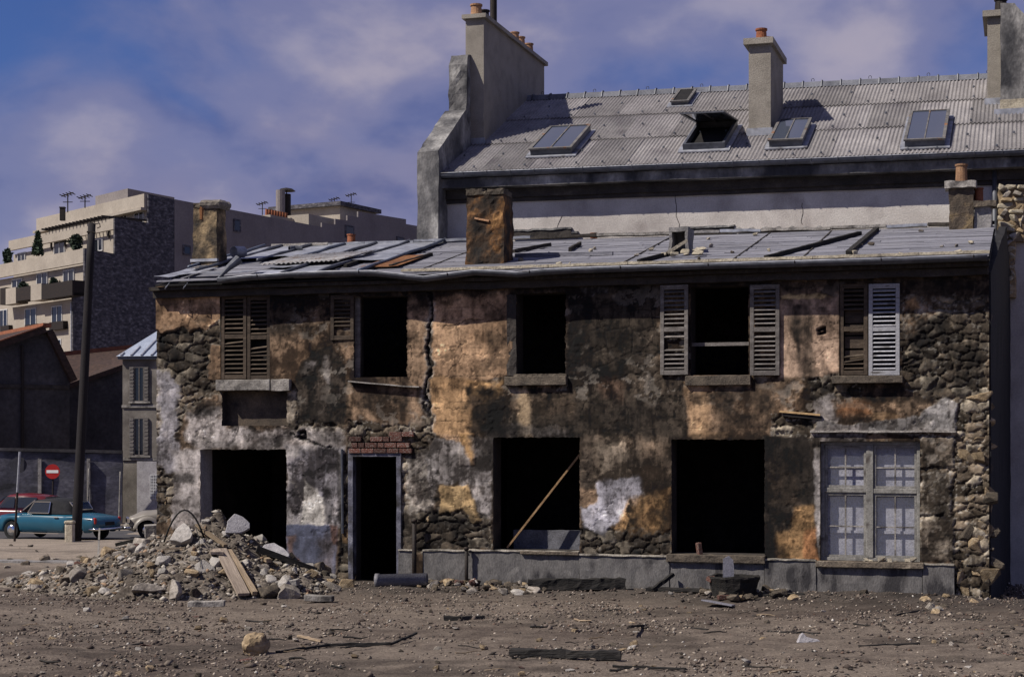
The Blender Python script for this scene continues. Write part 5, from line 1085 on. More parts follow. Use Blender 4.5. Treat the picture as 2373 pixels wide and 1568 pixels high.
M_WIN_W = mat('white_window_paint', [(.3, (.42, .42, .44)), (.7, (.6, .6, .6))], scale=5, vary=0)
M_DPANE = glass_mat('dark_pane', (.012, .014, .02), .08)
def window(root, fr, x0, y0, x1, y1, d=0.0, mull=1, trans=0, name='window', frame=M_WIN_W, f=.06):
    ua, ub, za, zb = pxrect(fr, x0, y0, x1, y1, d); m = MB()
    fbox(m, fr, ua, ua+f, d-.05, d+.1, za, zb); fbox(m, fr, ub-f, ub, d-.05, d+.1, za, zb); fbox(m, fr, ua+f, ub-f, d-.05, d+.1, zb-f, zb); fbox(m, fr, ua+f, ub-f, d-.05, d+.1, za, za+f)
    for k in range(mull): x = ua+(ub-ua)*(k+1)/(mull+1); fbox(m, fr, x-f*.6, x+f*.6, d-.045, d+.1, za+f, zb-f)
    o = wb(m, name, frame, root); p = MB(); fbox(p, fr, ua+f*.5, ub-f*.5, d-.02, d+.02, za+f*.5, zb-f*.5); q = p.build('pane', M_DPANE, o)
    return o

# ---- apartment block
C0 = at(343.5, HOR, 118.0); SIDE = Vector((.492, .870, 0)); FRONT = Vector((-.651, .759, 0)); THF = math.degrees(math.atan2(-.759, .651))
APT = wroot('apartment_block', (C0.x, C0.y, -2)); tag(APT, 'beige terraced apartment block with dark stone flank stepping back floor by floor', 'building')
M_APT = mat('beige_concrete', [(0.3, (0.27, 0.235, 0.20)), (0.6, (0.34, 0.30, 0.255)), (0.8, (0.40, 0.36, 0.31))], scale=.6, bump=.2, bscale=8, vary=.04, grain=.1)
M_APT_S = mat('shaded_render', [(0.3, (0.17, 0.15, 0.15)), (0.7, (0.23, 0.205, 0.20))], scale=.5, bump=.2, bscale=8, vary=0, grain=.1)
M_APT_ST = mat('dark_rubble_cladding', [(0.38, (0.035, 0.035, 0.045)), (0.52, (0.075, 0.07, 0.08)), (0.60, (0.115, 0.11, 0.125)), (.7, (.18, .175, .19))], scale=2.6, stretch=(1, 1, 2.2), bump=.6, bscale=4, vary=0, detail=4)
FR = {}
setb = {0: 0.0, 1: 3.37, 2: 6.27, 3: 7.36}
for k, s in setb.items(): c = C0 - SIDE*s; FR[k] = Frame(c.x, c.y, R(THF))
zt = {0: FR[0].on_d(343.5, 450, 0)[1], 1: FR[1].on_d(266, 505, 0)[1], 2: FR[2].on_d(196, 575, 0)[1], 3: FR[3].on_d(169, 657, 0)[1]}
left = {0: FR[0].on_d(94, 520, 0)[0], 1: FR[1].on_d(20, 600, 0)[0], 2: FR[2].on_d(-60, 800, 0)[0], 3: FR[3].on_d(-60, 800, 0)[0]}
def foot(k, inset=0.0):
    c = C0 - SIDE*(setb[k]-inset); l = c + FRONT*(-left[k]); return [c, C0+SIDE*14, C0+SIDE*14+FRONT*(-left[k]), l]
def prism_xy(poly, z0, z1, name, mt, root):
    m = MB(); n = len(poly); m.add([(p.x, p.y, z0) for p in poly]+[(p.x, p.y, z1) for p in poly], [tuple(range(n-1, -1, -1)), tuple(range(n, 2*n))]+[(i, (i+1) % n, n+(i+1) % n, n+i) for i in range(n)]); return wb(m, name, mt, root)
lev = {0: (zt[1]-.9, zt[0]), 1: (zt[2]-.9, zt[1]-1.0), 2: (zt[3]-1.0, zt[2]-1.0), 3: (-2, zt[3]-1.0)}
for k in range(4): prism_xy(foot(k, .5 if k in (1, 2) else 0.0), *lev[k], 'wall', M_APT, APT)
# parapets and balcony fronts
for k in (1, 2):
    m = MB(); fbox(m, FR[k], left[k], 0, 0, .25, zt[k]-(.75 if k == 1 else .95), zt[k]); wb(m, 'parapet', M_APT, APT)
m = MB(); fbox(m, FR[0], left[0], .05, -.35, .2, zt[0]-.95, zt[0]); wb(m, 'parapet', M_APT, APT); m = MB(); fbox(m, FR[0], left[0]-.1, .05, -.6, .2, zt[0]-1.15, zt[0]-.96); wb(m, 'roof_slab', M_APT, APT)
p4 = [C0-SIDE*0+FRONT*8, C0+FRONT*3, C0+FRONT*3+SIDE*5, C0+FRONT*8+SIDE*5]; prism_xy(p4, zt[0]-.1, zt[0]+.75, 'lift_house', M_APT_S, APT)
# stone flank: one stepped skin per storey, 12 cm proud of the block
SF = Frame(C0.x, C0.y, math.atan2(SIDE.y, SIDE.x))       # u along the flank
def flank(pts, name, mt, off=.14):
    poly = []
    for px, py in pts:
        q = SF.on_d(px, py, -off); poly.append(q)
    m = MB(); m.prism(poly, lambda a, b, t: SF.w(a, t, b), -off, -.01); return wb(m, name, mt, APT)
flank([(343.5, 450), (404, 462), (404, 1060), (169, 1060), (169, 657), (196, 655), (196, 575), (266, 588), (266, 505), (343.5, 516)], 'stone_flank', M_APT_ST)
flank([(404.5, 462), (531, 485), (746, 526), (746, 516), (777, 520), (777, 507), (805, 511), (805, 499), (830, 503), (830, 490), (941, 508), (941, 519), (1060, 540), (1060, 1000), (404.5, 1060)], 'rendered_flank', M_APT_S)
for x0, y0, x1, y1 in ((540, 510, 557, 536), (423, 570, 441, 590), (799, 525, 820, 550), (918, 551, 936, 563)):
    a = SF.on_d(x0, y1, -.14); b = SF.on_d(x1, y0, -.14); m = MB(); fbox(m, SF, a[0], b[0], -.2, -.13, a[1], b[1]); o = wb(m, 'window', M_APT_ST, APT); p = MB(); fbox(p, SF, a[0]+.15, b[0]-.15, -.21, -.19, a[1]+.12, b[1]-.12); p.build('pane', M_DPANE, o)
# penthouse on the long wing
a = SF.on_d(770, 520, 3)[0]; b = SF.on_d(850, 520, 3)[0]; zt_ = SF.on_d(770, 479, 3)[1]
m = MB(); fbox(m, SF, a, b, 2.2, 9, 12, zt_); o = wb(m, 'penthouse', M_APT, APT); m = MB(); fbox(m, SF, a-.5, b+.5, 1.8, 9.4, zt_, zt_+.35); m.build('penthouse_roof', M_APT_ST, o)
m = MB(); a2 = SF.on_d(746, 520, 1.5)[0]; fbox(m, SF, a2-2.5, a2+6, 1.0, 8, 12, SF.on_d(746, 505, 1.5)[1]); m.build('penthouse_wing', M_APT, o)
# boiler flues
m = MB(); q = SF.on_d(650, 500, 4); zb = SF.on_d(650, 505, 4)[1]; c = SF.w(q[0], 4); m.lathe((c.x, c.y, zb-2), [(.38, 0), (.38, SF.on_d(650, 441, 4)[1]-zb+2)], 12); wb(m, 'flue', M_APT_S, APT, smooth=False)
m = MB(); q = SF.on_d(664, 500, 4); c2 = SF.w(q[0], 4); hh = SF.on_d(664, 450, 4)[1]-zb+2; m.lathe((c2.x, c2.y, zb-2), [(.36, 0), (.36, hh)], 12); fl = wb(m, 'flue', M_IRON, APT); m = MB(); m.lathe((c2.x, c2.y, zb-2+hh+.25), [(.75, 0), (.5, .18), (.05, .28)], 12); m.build('flue_cowl', M_IRON, fl); m = MB(); m.tube([(c2.x, c2.y, zb-2+hh), (c2.x, c2.y, zb-2+hh+.3)], .05, 5); m.build('cowl_stem', M_IRON, fl)
m = MB(); q2 = SF.on_d(615, 510, 3)[0]; q3 = SF.on_d(672, 510, 3)[0]; zz = SF.on_d(640, 503, 3)[1]; fbox(m, SF, q2, q3, 2.5, 3.5, zz-3, zz); cs = wb(m, 'chimney_stack', M_APT, APT)
for k in range(8): m = MB(); c = SF.w(q2+(q3-q2)*(k+.5)/9, 3); m.lathe((c.x, c.y, zz), [(.14, 0), (.12, .5)], 8); m.build('chimney_pot', M_TERRA, cs)
# windows: storey, picture rectangle
cr = lambda x, y: (x*.2863, 384.8+y*.2863)
for k, x0, y0, x1, y1, d in ((0, 1090, 372, 1165, 470, 0), (0, 975, 386, 1030, 470, 0), (0, 870, 402, 930, 500, 0), (0, 770, 436, 815, 520, 0), (0, 665, 456, 720, 540, 0), (0, 565, 480, 612, 560, 0), (0, 470, 500, 512, 580, 0), (0, 375, 520, 418, 600, 0),
                             (1, 440, 605, 525, 720, .42), (1, 765, 588, 832, 690, .42), (1, 145, 700, 205, 790, .42), (2, 100, 912, 180, 1010, .42), (2, 300, 865, 385, 985, .42), (2, 515, 838, 600, 975, .42),
                             (3, 0, 1160, 62, 1345, 0), (3, 205, 1150, 295, 1320, 0), (3, 422, 1130, 505, 1315, 0), (3, 412, 1402, 497, 1520, 0)):
    a = cr(x0, y0); b = cr(x1, y1); window(APT, FR[k], a[0], a[1], b[0], b[1], d, 1)
# balconies
def balcony(x0, y0, x1, y1, mt, d0=-.9, slab=True):
    a = cr(x0, y0); b = cr(x1, y1); ua, ub, za, zb = pxrect(FR[3], a[0], a[1], b[0], b[1], d0); m = MB(); fbox(m, FR[3], ua, ub, d0, d0+.12, za, zb); fbox(m, FR[3], ub-.1, ub, d0+.12, 0, za, zb)
    if slab: fbox(m, FR[3], ua, ub, d0+.12, 0, za, za+.2)
    return wb(m, 'balcony', mt, APT)
balcony(0, 985, 45, 1120, M_IRON); balcony(46, 985, 128, 1115, M_APT); balcony(130, 978, 246, 1085, M_IRON); balcony(248, 955, 335, 1085, M_APT); balcony(337, 942, 585, 1062, M_IRON); balcony(398, 1258, 510, 1322, M_IRON, -.35); balcony(200, 1280, 300, 1330, M_IRON, -.3); balcony(0, 1290, 70, 1345, M_IRON, -.3)
m = MB(); a = FR[3].on_d(166, 700, -.06); fr = FR[3]; c = fr.w(a[0], -.08); m.tube([(c.x, c.y, a[1]), (c.x, c.y, 0)], .06, 6); wb(m, 'downpipe', M_ZINC, APT)
# pergola on the first setback
fr = FR[1]; ua, ub, za, zb = pxrect(fr, *cr(440, 500), *cr(905, 640), 0.6); pz = fr.on_d(*cr(680, 490), .6)[1]; m = MB()
for k in range(5): u = ua+(ub-ua)*k/4; fbox(m, fr, u-.06, u+.06, .3, .42, zt[1]-1.2, pz)
fbox(m, fr, ua-.3, ub+.3, .28, .44, pz, pz+.15); PG = wb(m, 'pergola', M_DARKWOOD, APT)
for k in range(18): m = MB(); u = ua-.2+(ub-ua+.4)*k/17; fbox(m, fr, u-.05, u+.05, -.3, 3.2, pz+.151, pz+.28); m.build('pergola_slat', M_DARKWOOD, PG)
# antennas, each its own
def antenna(px, y0, y1, dist, lab):
    b = at(px, y1, dist); t = at(px, y0, dist); r = wroot('aerial', b); m = MB(); m.bar(b, t, .07); 
    o = wb(m, 'mast', M_IRON, r); m = MB(); z = t.z
    m.bar(t+Vector((-.5, .2, -.15)), t+Vector((.45, -.2, .05)), .07); 
    for k in range(4): c = t+Vector((-.4+.25*k, .15-.1*k, -.13+.05*k)); m.bar(c+Vector((.15, .3, -.05)), c-Vector((.15, .3, -.05)), .05)
    m.bar(t+Vector((-.35, 0, -(t.z-b.z)*.45)), t+Vector((.35, 0, -(t.z-b.z)*.45)), .05)
    wb(m, 'crossbars', M_IRON, r); tag(r, lab, 'aerial', 'television aerials on the flat roofs')
for px, y0, y1, dist, lab in ((157, 449, 492, 121, 'taller of two aerials over the end with the small dark chimney'), (197, 454, 482, 120, 'shorter aerial above the top-floor parapet of the beige block'), (608, 470, 500, 150, 'aerial beside the row of small pots on the long dark roof'),
                              (775, 460, 478, 158, 'small aerial on the penthouse roof'), (814, 450, 492, 158, 'tall aerial at the end of the penthouse roof'), (706, 478, 520, 150, 'aerial at the lit corner of the penthouse')): antenna(px, y0, y1, dist, lab)
m = MB(); p = at(145, 492, 122); m.box(p.x-.17, p.x+.17, p.y-.17, p.y+.17, p.z-.6, p.z+.3); m.box(p.x-.2, p.x+.2, p.y-.2, p.y+.2, p.z+.3, p.z+.38); wb(m, 'roof_vent', M_IRON, APT)
# terrace shrubs
M_LEAF = mat('dark_leaf', [(0.3, (0.018, 0.03, 0.02)), (0.7, (0.05, 0.075, 0.045))], scale=3, vary=.3, bump=0)
def shrub(name, px, y0, y1, dist, wpx, lab, cone=False, n=420, cat='shrub'):
    fr = FR[3] if dist < 110 else FR[2]; dd = -.45 if dist < 110 else .9; q_ = fr.on_d(px, y1, dd); dist = fr.w(q_[0], dd).y
    b = at(px, y1+8, dist); t = at(px, y0, dist); h = t.z-b.z; w = wpx*dist/F; r = wroot(name, b); rnd = random.Random(px); ph = rnd.uniform(0, 9)
    m = MB(); m.tube([b, b+Vector((0, 0, h*.7))], [.09, .03], 6); wb(m, 'trunk', M_DARKWOOD, r); m = MB()
    for k in range(n):
        z = rnd.random(); rad = w*.5*((1-z)**.8 if cone else math.sqrt(max(0, 1-(2*z-1)**2))*rnd.uniform(.7, 1.15)); a = rnd.uniform(0, 6.28); q = rad*rnd.random()**.5*(1 if cone else .65+.7*abs(mnoise.noise(Vector((math.cos(a)*1.5+ph, math.sin(a)*1.5, z*2.5)))*1.6))
        c = b+Vector((math.cos(a)*q, math.sin(a)*q, h*(.06+.94*z))); s = rnd.uniform(.10, .24); d = Vector((rnd.uniform(-1, 1), rnd.uniform(-1, 1), rnd.uniform(-1, 1))).normalized(); e = d.orthogonal().normalized()
        m.add([c-d*s, c+e*s*.5, c+d*s, c-e*s*.5], [(0, 1, 2, 3)])
    me = m.mesh('crown'); me.materials.append(M_LEAF); o = link('crown', me, None, r); o.location = -r.location; tag(r, lab, cat)
shrub('conifer_tree', 88, 537, 584, 113, 30, 'dark pointed conifer on the roof terrace left of the pergola', True, 600, 'tree')
shrub('terrace_shrub', 177, 545, 572, 112, 34, 'dark bushy shrub growing under the pergola'); shrub('terrace_shrub', 18, 578, 608, 112, 22, 'dark shrub at the far end of the roof terrace')
shrub('balcony_plant', 54, 655, 676, 109, 26, 'green plants spilling over the lower balcony rail', n=260); shrub('balcony_plant', 125, 645, 662, 109, 20, 'small plant behind the dark balcony rail', n=200)

# ---- dark workshop with a gable
M_SHW = mat('dark_rendered_wall', [(0.3, (0.028, 0.026, 0.03)), (0.55, (0.055, 0.05, 0.054)), (0.75, (0.095, 0.086, 0.09))], scale=.7, bump=.4, bscale=6, vary=.1, stain=((.03, .028, .03), .5, .5, .7))
M_TILE = mat('brown_roof_tile', [(0.3, (0.026, 0.016, 0.013)), (0.6, (0.048, 0.028, 0.021)), (0.8, (0.08, 0.045, 0.032))], scale=4, stretch=(1, 1, 3), bump=.5, bscale=8, vary=.1)
M_RIDGE_T = mat('orange_ridge_tile', [(.3, (.16, .055, .03)), (.7, (.26, .10, .05))], scale=3, vary=.15)
f = vplane(60, 76, 32); r = wroot('workshop', (*f.w(0, 0).xy, -1.2)); tag(r, 'dark gabled workshop with a brown tiled roof behind the no-entry sign', 'building')
poly = [f.on_d(x, y, 0) for x, y in ((-70, 830), (104, 770), (161, 886), (161, 1240), (-70, 1240))]
m = MB(); fprism(m, f, poly, 0, 12); wb(m, 'wall', M_SHW, r)
for (a, b) in ((0, 1), (1, 2)):
    A, B = poly[a], poly[b]; m = MB(); n = Vector((-(B[1]-A[1]), 0, B[0]-A[0])); n.normalize(); n = n if n.z > 0 else -n; fprism(m, f, [A, B, (B[0]+n.x*.3, B[1]+n.z*.3), (A[0]+n.x*.3, A[1]+n.z*.3)], -.35, 12.2); wb(m, 'roof', M_TILE, r)
A = poly[1]; m = MB(); fbox(m, f, A[0]-.2, A[0]+.18, -.4, 12, A[1]+.22, A[1]+.40); wb(m, 'ridge', M_RIDGE_T, r)
A, B = poly[0], poly[1]; m = MB(); fprism(m, f, [(A[0], A[1]+.30), (B[0], B[1]+.30), (B[0], B[1]+.36), (A[0], A[1]+.36)], -.4, -.2); wb(m, 'verge_tiles', M_RIDGE_T, r)
for y0 in (885, ):
    q = [f.on_d(x, y0+6, -.06) for x in (-60, 160)]; m = MB(); fbox(m, f, q[0][0], q[1][0], -.08, -.005, q[0][1]-.12, q[0][1]+.06); wb(m, 'string_course', M_SOOTPL, r)
q = f.on_d(52, 900, -.06); m = MB(); fbox(m, f, q[0]-.06, q[0]+.06, -.12, -.006, -1, f.on_d(52, 800, 0)[1]); wb(m, 'downpipe', M_IRON, r)
# ---- second dark building with a long roof
f = vplane(215, 82, 30); r = wroot('tiled_shed', (*f.w(0, 0).xy, -1.2)); tag(r, 'long dark shed whose brown tiled roof meets the zinc-roofed cottage', 'building')
e0, e1 = f.on_d(158, 888, 0), f.on_d(300, 838, 0); m = MB(); fprism(m, f, [e0, e1, (e1[0]+2, e1[1]), (e1[0]+2, -1.3), (e0[0], -1.3)], 0, 9); wb(m, 'wall', M_SHW, r)
r0, r1 = f.on_d(126, 824, 5), f.on_d(306, 806, 5); m = MB()
P = [f.w(e0[0], -.3, e0[1]), f.w(e1[0], -.3, e1[1]), f.w(r1[0], 5, r1[1]), f.w(r0[0], 5, r0[1])]; m.add(P+[p-Vector((0, 0, .25)) for p in P], [(0,1,2,3),(7,6,5,4),(1,0,4,5),(2,1,5,6),(3,2,6,7),(0,3,7,4)]); wb(m, 'roof', M_TILE, r)
m = MB(); m.bar(P[3]+Vector((0, 0, .05)), P[2]+Vector((0, 0, .05)), .35, .22); wb(m, 'ridge', M_RIDGE_T, r)
# ---- small cottage with a zinc hip roof
f = vplane(323, 73, -8); r = wroot('cottage', (*f.w(0, 0).xy, -1.1)); tag(r, 'narrow shuttered cottage with a pale blue zinc roof beside the burnt house', 'house')
M_COT = mat('cottage_render', [(0.3, (0.09, 0.08, 0.07)), (0.55, (0.16, 0.142, 0.125)), (0.75, (0.25, 0.228, 0.205))], scale=1.2, bump=.3, vary=0, stain=((.07, .06, .055), 1.1, .5, .7))
ua, ub, za, zb = pxrect(f, 284, 832, 420, 1190); m = MB(); fbox(m, f, ua, ub, 0, 6, -1.2, zb); wb(m, 'wall', M_COT, r)
m = MB(); fbox(m, f, ua-.15, ub, -.2, 6.2, zb, zb+.12); wb(m, 'eave', M_ZINC_D, r)
zp = f.on_d(368, 762, 3)[1]; m = MB(); up = f.on_d(372, 762, 3)[0]; P = [f.w(ua-.2, -.25, zb+.121), f.w(ub, -.25, zb+.121), f.w(ub, 3, zp), f.w(up, 3, zp), f.w(ua-.2, 6.2, zb+.121), f.w(ub, 6.2, zb+.121)]
m.add(P, [(0, 1, 2, 3), (0, 3, 4), (3, 2, 5, 4), (0, 4, 5, 1)]); ro = wb(m, 'roof', mat('pale_blue_zinc', [(.3, (.26, .30, .38)), (.7, (.40, .44, .52))], scale=2, vary=0, rough=.5, metal=.2), r)
for k in range(6):
    t = .08+k*.16; a = P[0].lerp(P[1], t); b = a + (P[2]-P[1]); hip = min(1, max(.05, ((a-P[0]).length)/max(.1, (P[3]-P[0]).xy.length)*1.6)); b = a.lerp(b, min(1, hip)); m = MB(); m.bar(a+Vector((0, 0, .04)), b+Vector((0, 0, .04)), .07); m.build('zinc_roll', M_ZINC, ro)
for y0, y1 in ((850, 930), (968, 1055)):
    window(r, f, 312, y0, 334, y1, 0, 1, f=.035, frame=M_SH_G)
    for x0, x1 in ((301, 311), (335, 345)):
        a, b, c, d_ = pxrect(f, x0, y0, x1, y1); m = MB(); fbox(m, f, a, b, -.08, -.02, c, d_); sh = wb(m, 'shutter', M_SH_G, r)
        for k in range(10): z = c+(d_-c)*(k+.5)/10; m = MB(); fbox(m, f, a+.02, b-.02, -.095, -.081, z-.03, z+.03); m.build('slat', M_SH_G, sh)
    a, b, c, d_ = pxrect(f, 300, y1, 350, y1+4); m = MB(); fbox(m, f, a, b, -.12, -.005, c, d_); wb(m, 'sill', M_SILL, r)
for yy in (938, 1060): q = pxrect(f, 284, yy, 420, yy+6); m = MB(); fbox(m, f, q[0]-.02, q[1], -.06, -.004, q[2], q[3]); wb(m, 'string_course', M_SILL, r)
q = pxrect(f, 318, 1068, 420, 1190); m = MB(); fbox(m, f, q[0], q[1], -.04, -.003, -1.1, q[3]); wb(m, 'whitewashed_dado', M_LIMEPL, r)
q = pxrect(f, 349, 1100, 368, 1155, -.05); m = MB()
for k in range(6): x = q[0]+(q[1]-q[0])*k/5; fbox(m, f, x-.012, x+.012, -.09, -.05, q[2], q[3])
for k in range(9): z = q[2]+(q[3]-q[2])*k/8; fbox(m, f, q[0], q[1], -.088, -.052, z-.012, z+.012)
wb(m, 'window_grille', M_WIN_W, r)
# ---- street wall behind the cars
f = vplane(140, 71.5, 8); r = wroot('street_wall', (*f.w(0, 0).xy, -1.1)); tag(r, 'rough blue-grey wall running along the street behind the parked cars', 'wall')
q = [f.on_d(x, y, 0) for x, y in ((-80, 1042), (283, 1050))]; M_SW = mat('blue_grey_wall', [(0.3, (0.04, 0.04, 0.053)), (0.5, (0.085, 0.082, 0.105)), (0.7, (0.16, 0.155, 0.185))], scale=1.6, stretch=(1, 1, 1.8), bump=.5, bscale=6, vary=.08, stain=((.03, .03, .036), .8, .5, .65))
m = MB(); fprism(m, f, [(q[0][0], -1.2), (q[1][0], -1.2), (q[1][0], q[1][1]), (q[0][0], q[0][1])], 0, .3); wb(m, 'masonry', M_SW, r, rough=(.7, .04, 1.5)); m = MB(); fprism(m, f, [(q[0][0], q[0][1]), (q[1][0], q[1][1]), (q[1][0], q[1][1]+.12), (q[0][0], q[0][1]+.12)], -.08, .38); wb(m, 'coping', M_SHW, r)
for px in (92, 205):
    a = f.on_d(px, 1062, -.1); m = MB(); fbox(m, f, a[0]-.07, a[0]+.07, -.16, -.03, -1.1, a[1]); wb(m, 'pilaster', M_SILL, r)
# ------------------------------------------------------------------ poles and signs
def post_thing(name, lab, cat, base, top, r0, r1, mt, n=10):
    r = wroot(name, base); m = MB(); k = 8; m.tube([base.lerp(top, i/k)-Vector((0, 0, .2 if i == 0 else 0)) for i in range(k+1)], [r0+(r1-r0)*i/k for i in range(k+1)], n); wb(m, 'post', mt, r, smooth=True); tag(r, lab, cat); return r
D_ = 54.5; b = at(176, 1247, D_); b.z = gh(b.x, b.y); t = at(213, 517, D_)
M_POLE = mat('creosoted_pole', [(0.3, (0.008, 0.007, 0.009)), (0.6, (0.018, 0.015, 0.017)), (0.8, (0.035, 0.027, 0.026))], scale=3, stretch=(4, 4, .4), bump=.4, vary=0)
r = post_thing('utility_pole', 'leaning black wooden utility pole in front of the blue car', 'pole', b, t, .17, .125, M_POLE, 12)
m = MB(); m.tube([t+Vector((.1, -.1, -.05)), t+Vector((.28, -.12, -.02)), t+Vector((.30, -.12, -.14)), t+Vector((.2, -.12, -.18))], .02, 5); wb(m, 'hook', M_IRON, r); m = MB(); m.bar(t+Vector((-.14, -.1, -.3)), t+Vector((.14, -.1, -.3)), .05); wb(m, 'clamp', M_IRON, r)
# no-entry sign
D_ = 66; b = at(122, 1205, D_); b.z = gh(b.x, b.y); c = at(122, 1092, D_); r = wroot('road_sign', b); tag(r, 'round red no-entry sign with a white bar on a thin dark post', 'sign')
m = MB(); m.tube([b-Vector((0, 0, .2)), c+Vector((0, .05, .2))], .035, 8); wb(m, 'post', M_IRON, r)
def disc(mb, c, rad, y0, y1, n=32): mb.prism([(rad*math.cos(2*math.pi*k/n), rad*math.sin(2*math.pi*k/n)) for k in range(n)], lambda a, b_, t_: (c.x+a, c.y+t_, c.z+b_), y0, y1)
rad = 17*D_/F; m = MB(); disc(m, c, rad, -.03, .0); sg = wb(m, 'sign_disc', mat('sign_red', [(.3, (.32, .012, .012)), (.7, (.42, .02, .018))], scale=4, vary=0, bump=0, rough=.5, grain=.05), r)
m = MB(); m.box(c.x-rad*.80, c.x+rad*.80, c.y-.036, c.y-.031, c.z-rad*.20, c.z+rad*.20); m.build('white_bar', mat('sign_white', [(.3, (.72, .72, .70)), (.7, (.8, .8, .78))], scale=4, vary=0, bump=0, rough=.5, grain=.03), sg)
# sign seen from behind, in front of the blue car
D_ = 54.5; b = at(33, 1200, D_); b.z = gh(b.x, b.y); t = at(46, 1046, D_); r = wroot('road_sign', b); tag(r, 'thin leaning signpost with a dark round plate, beside the blue car bonnet', 'sign')
m = MB(); m.tube([b-Vector((0, 0, .2)), b.lerp(t, .55)], .038, 8); wb(m, 'post', M_IRON, r); m = MB(); m.tube([b.lerp(t, .55), t], .04, 8); wb(m, 'post_top', M_ZINC, r)
m = MB(); c = at(41, 1077, D_); disc(m, c+Vector((0, .09, 0)), 19*D_/F, 0, .02); wb(m, 'sign_plate', mat('sign_back', [(.3, (.02, .02, .03)), (.7, (.04, .04, .055))], scale=3, vary=0), r)
for px, y0, D_, lab in ((276, 1092, 66, 'thin pale rusty stake standing behind the tail of the blue car'), (203, 1085, 69.5, 'thin dull stake between the pole and the cottage')):
    b = at(px, 1200, D_); b.z = gh(b.x, b.y); t = at(px+3, y0, D_); post_thing('stake', lab, 'stake', b, t, .045, .03, M_SILL, 7)
# stone bollard
D_ = 54.0; b = at(162, 1247, D_); b.z = gh(b.x, b.y); r = wroot('bollard', b); tag(r, 'short pale concrete bollard against the foot of the utility pole', 'bollard'); h = 50*D_/F
m = MB(); m.box(b.x-.13, b.x+.13, b.y-.15, b.y+.15, b.z-.1, b.z+h-.1); wb(m, 'shaft', M_CREAM, r, bevel=.03); m = MB(); m.box(b.x-.15, b.x+.15, b.y-.17, b.y+.17, b.z+h-.1, b.z+h); wb(m, 'cap', M_CREAM, r, bevel=.03)

# ------------------------------------------------------------------ cars
M_TYRE = mat('tyre_rubber', [(.3, (.008, .008, .008)), (.7, (.018, .018, .018))], scale=6, vary=0, rough=.8)
M_CHROME = mat('chrome', [(.3, (.55, .55, .55)), (.7, (.68, .68, .68))], scale=6, vary=0, rough=.12, metal=1.0, bump=0, grain=0)
M_CARGLASS = glass_mat('car_glass', (.03, .035, .045), .03, .25)
def paint(name, c, rough=.25):
    return mat(name, [(.3, tuple(v*.9 for v in c)), (.7, tuple(min(1, v*1.1) for v in c))], scale=2, vary=0, rough=rough, bump=0, grain=.03, spec=.55)
def loft(sections, mt, name, par, close=True, smooth=True, sharp=None):
    n = len(sections[0]); vs = [v for s in sections for v in s]; fs = []
    for i in range(len(sections)-1):
        for k in range(n-1): fs.append((i*n+k, i*n+k+1, (i+1)*n+k+1, (i+1)*n+k))
    fs.append(tuple(range(n-1, -1, -1))); fs.append(tuple((len(sections)-1)*n+k for k in range(n)))
    m = MB(); m.add(vs, fs); return m.build(name, mt, par, smooth=smooth)
def interp(x, tab):
    if x <= tab[0][0]: return tab[0][1]
    for (a, va), (b, vb) in zip(tab, tab[1:]):
        if x <= b: t = (x-a)/(b-a); t = t*t*(3-2*t); return va+(vb-va)*t
    return tab[-1][1]
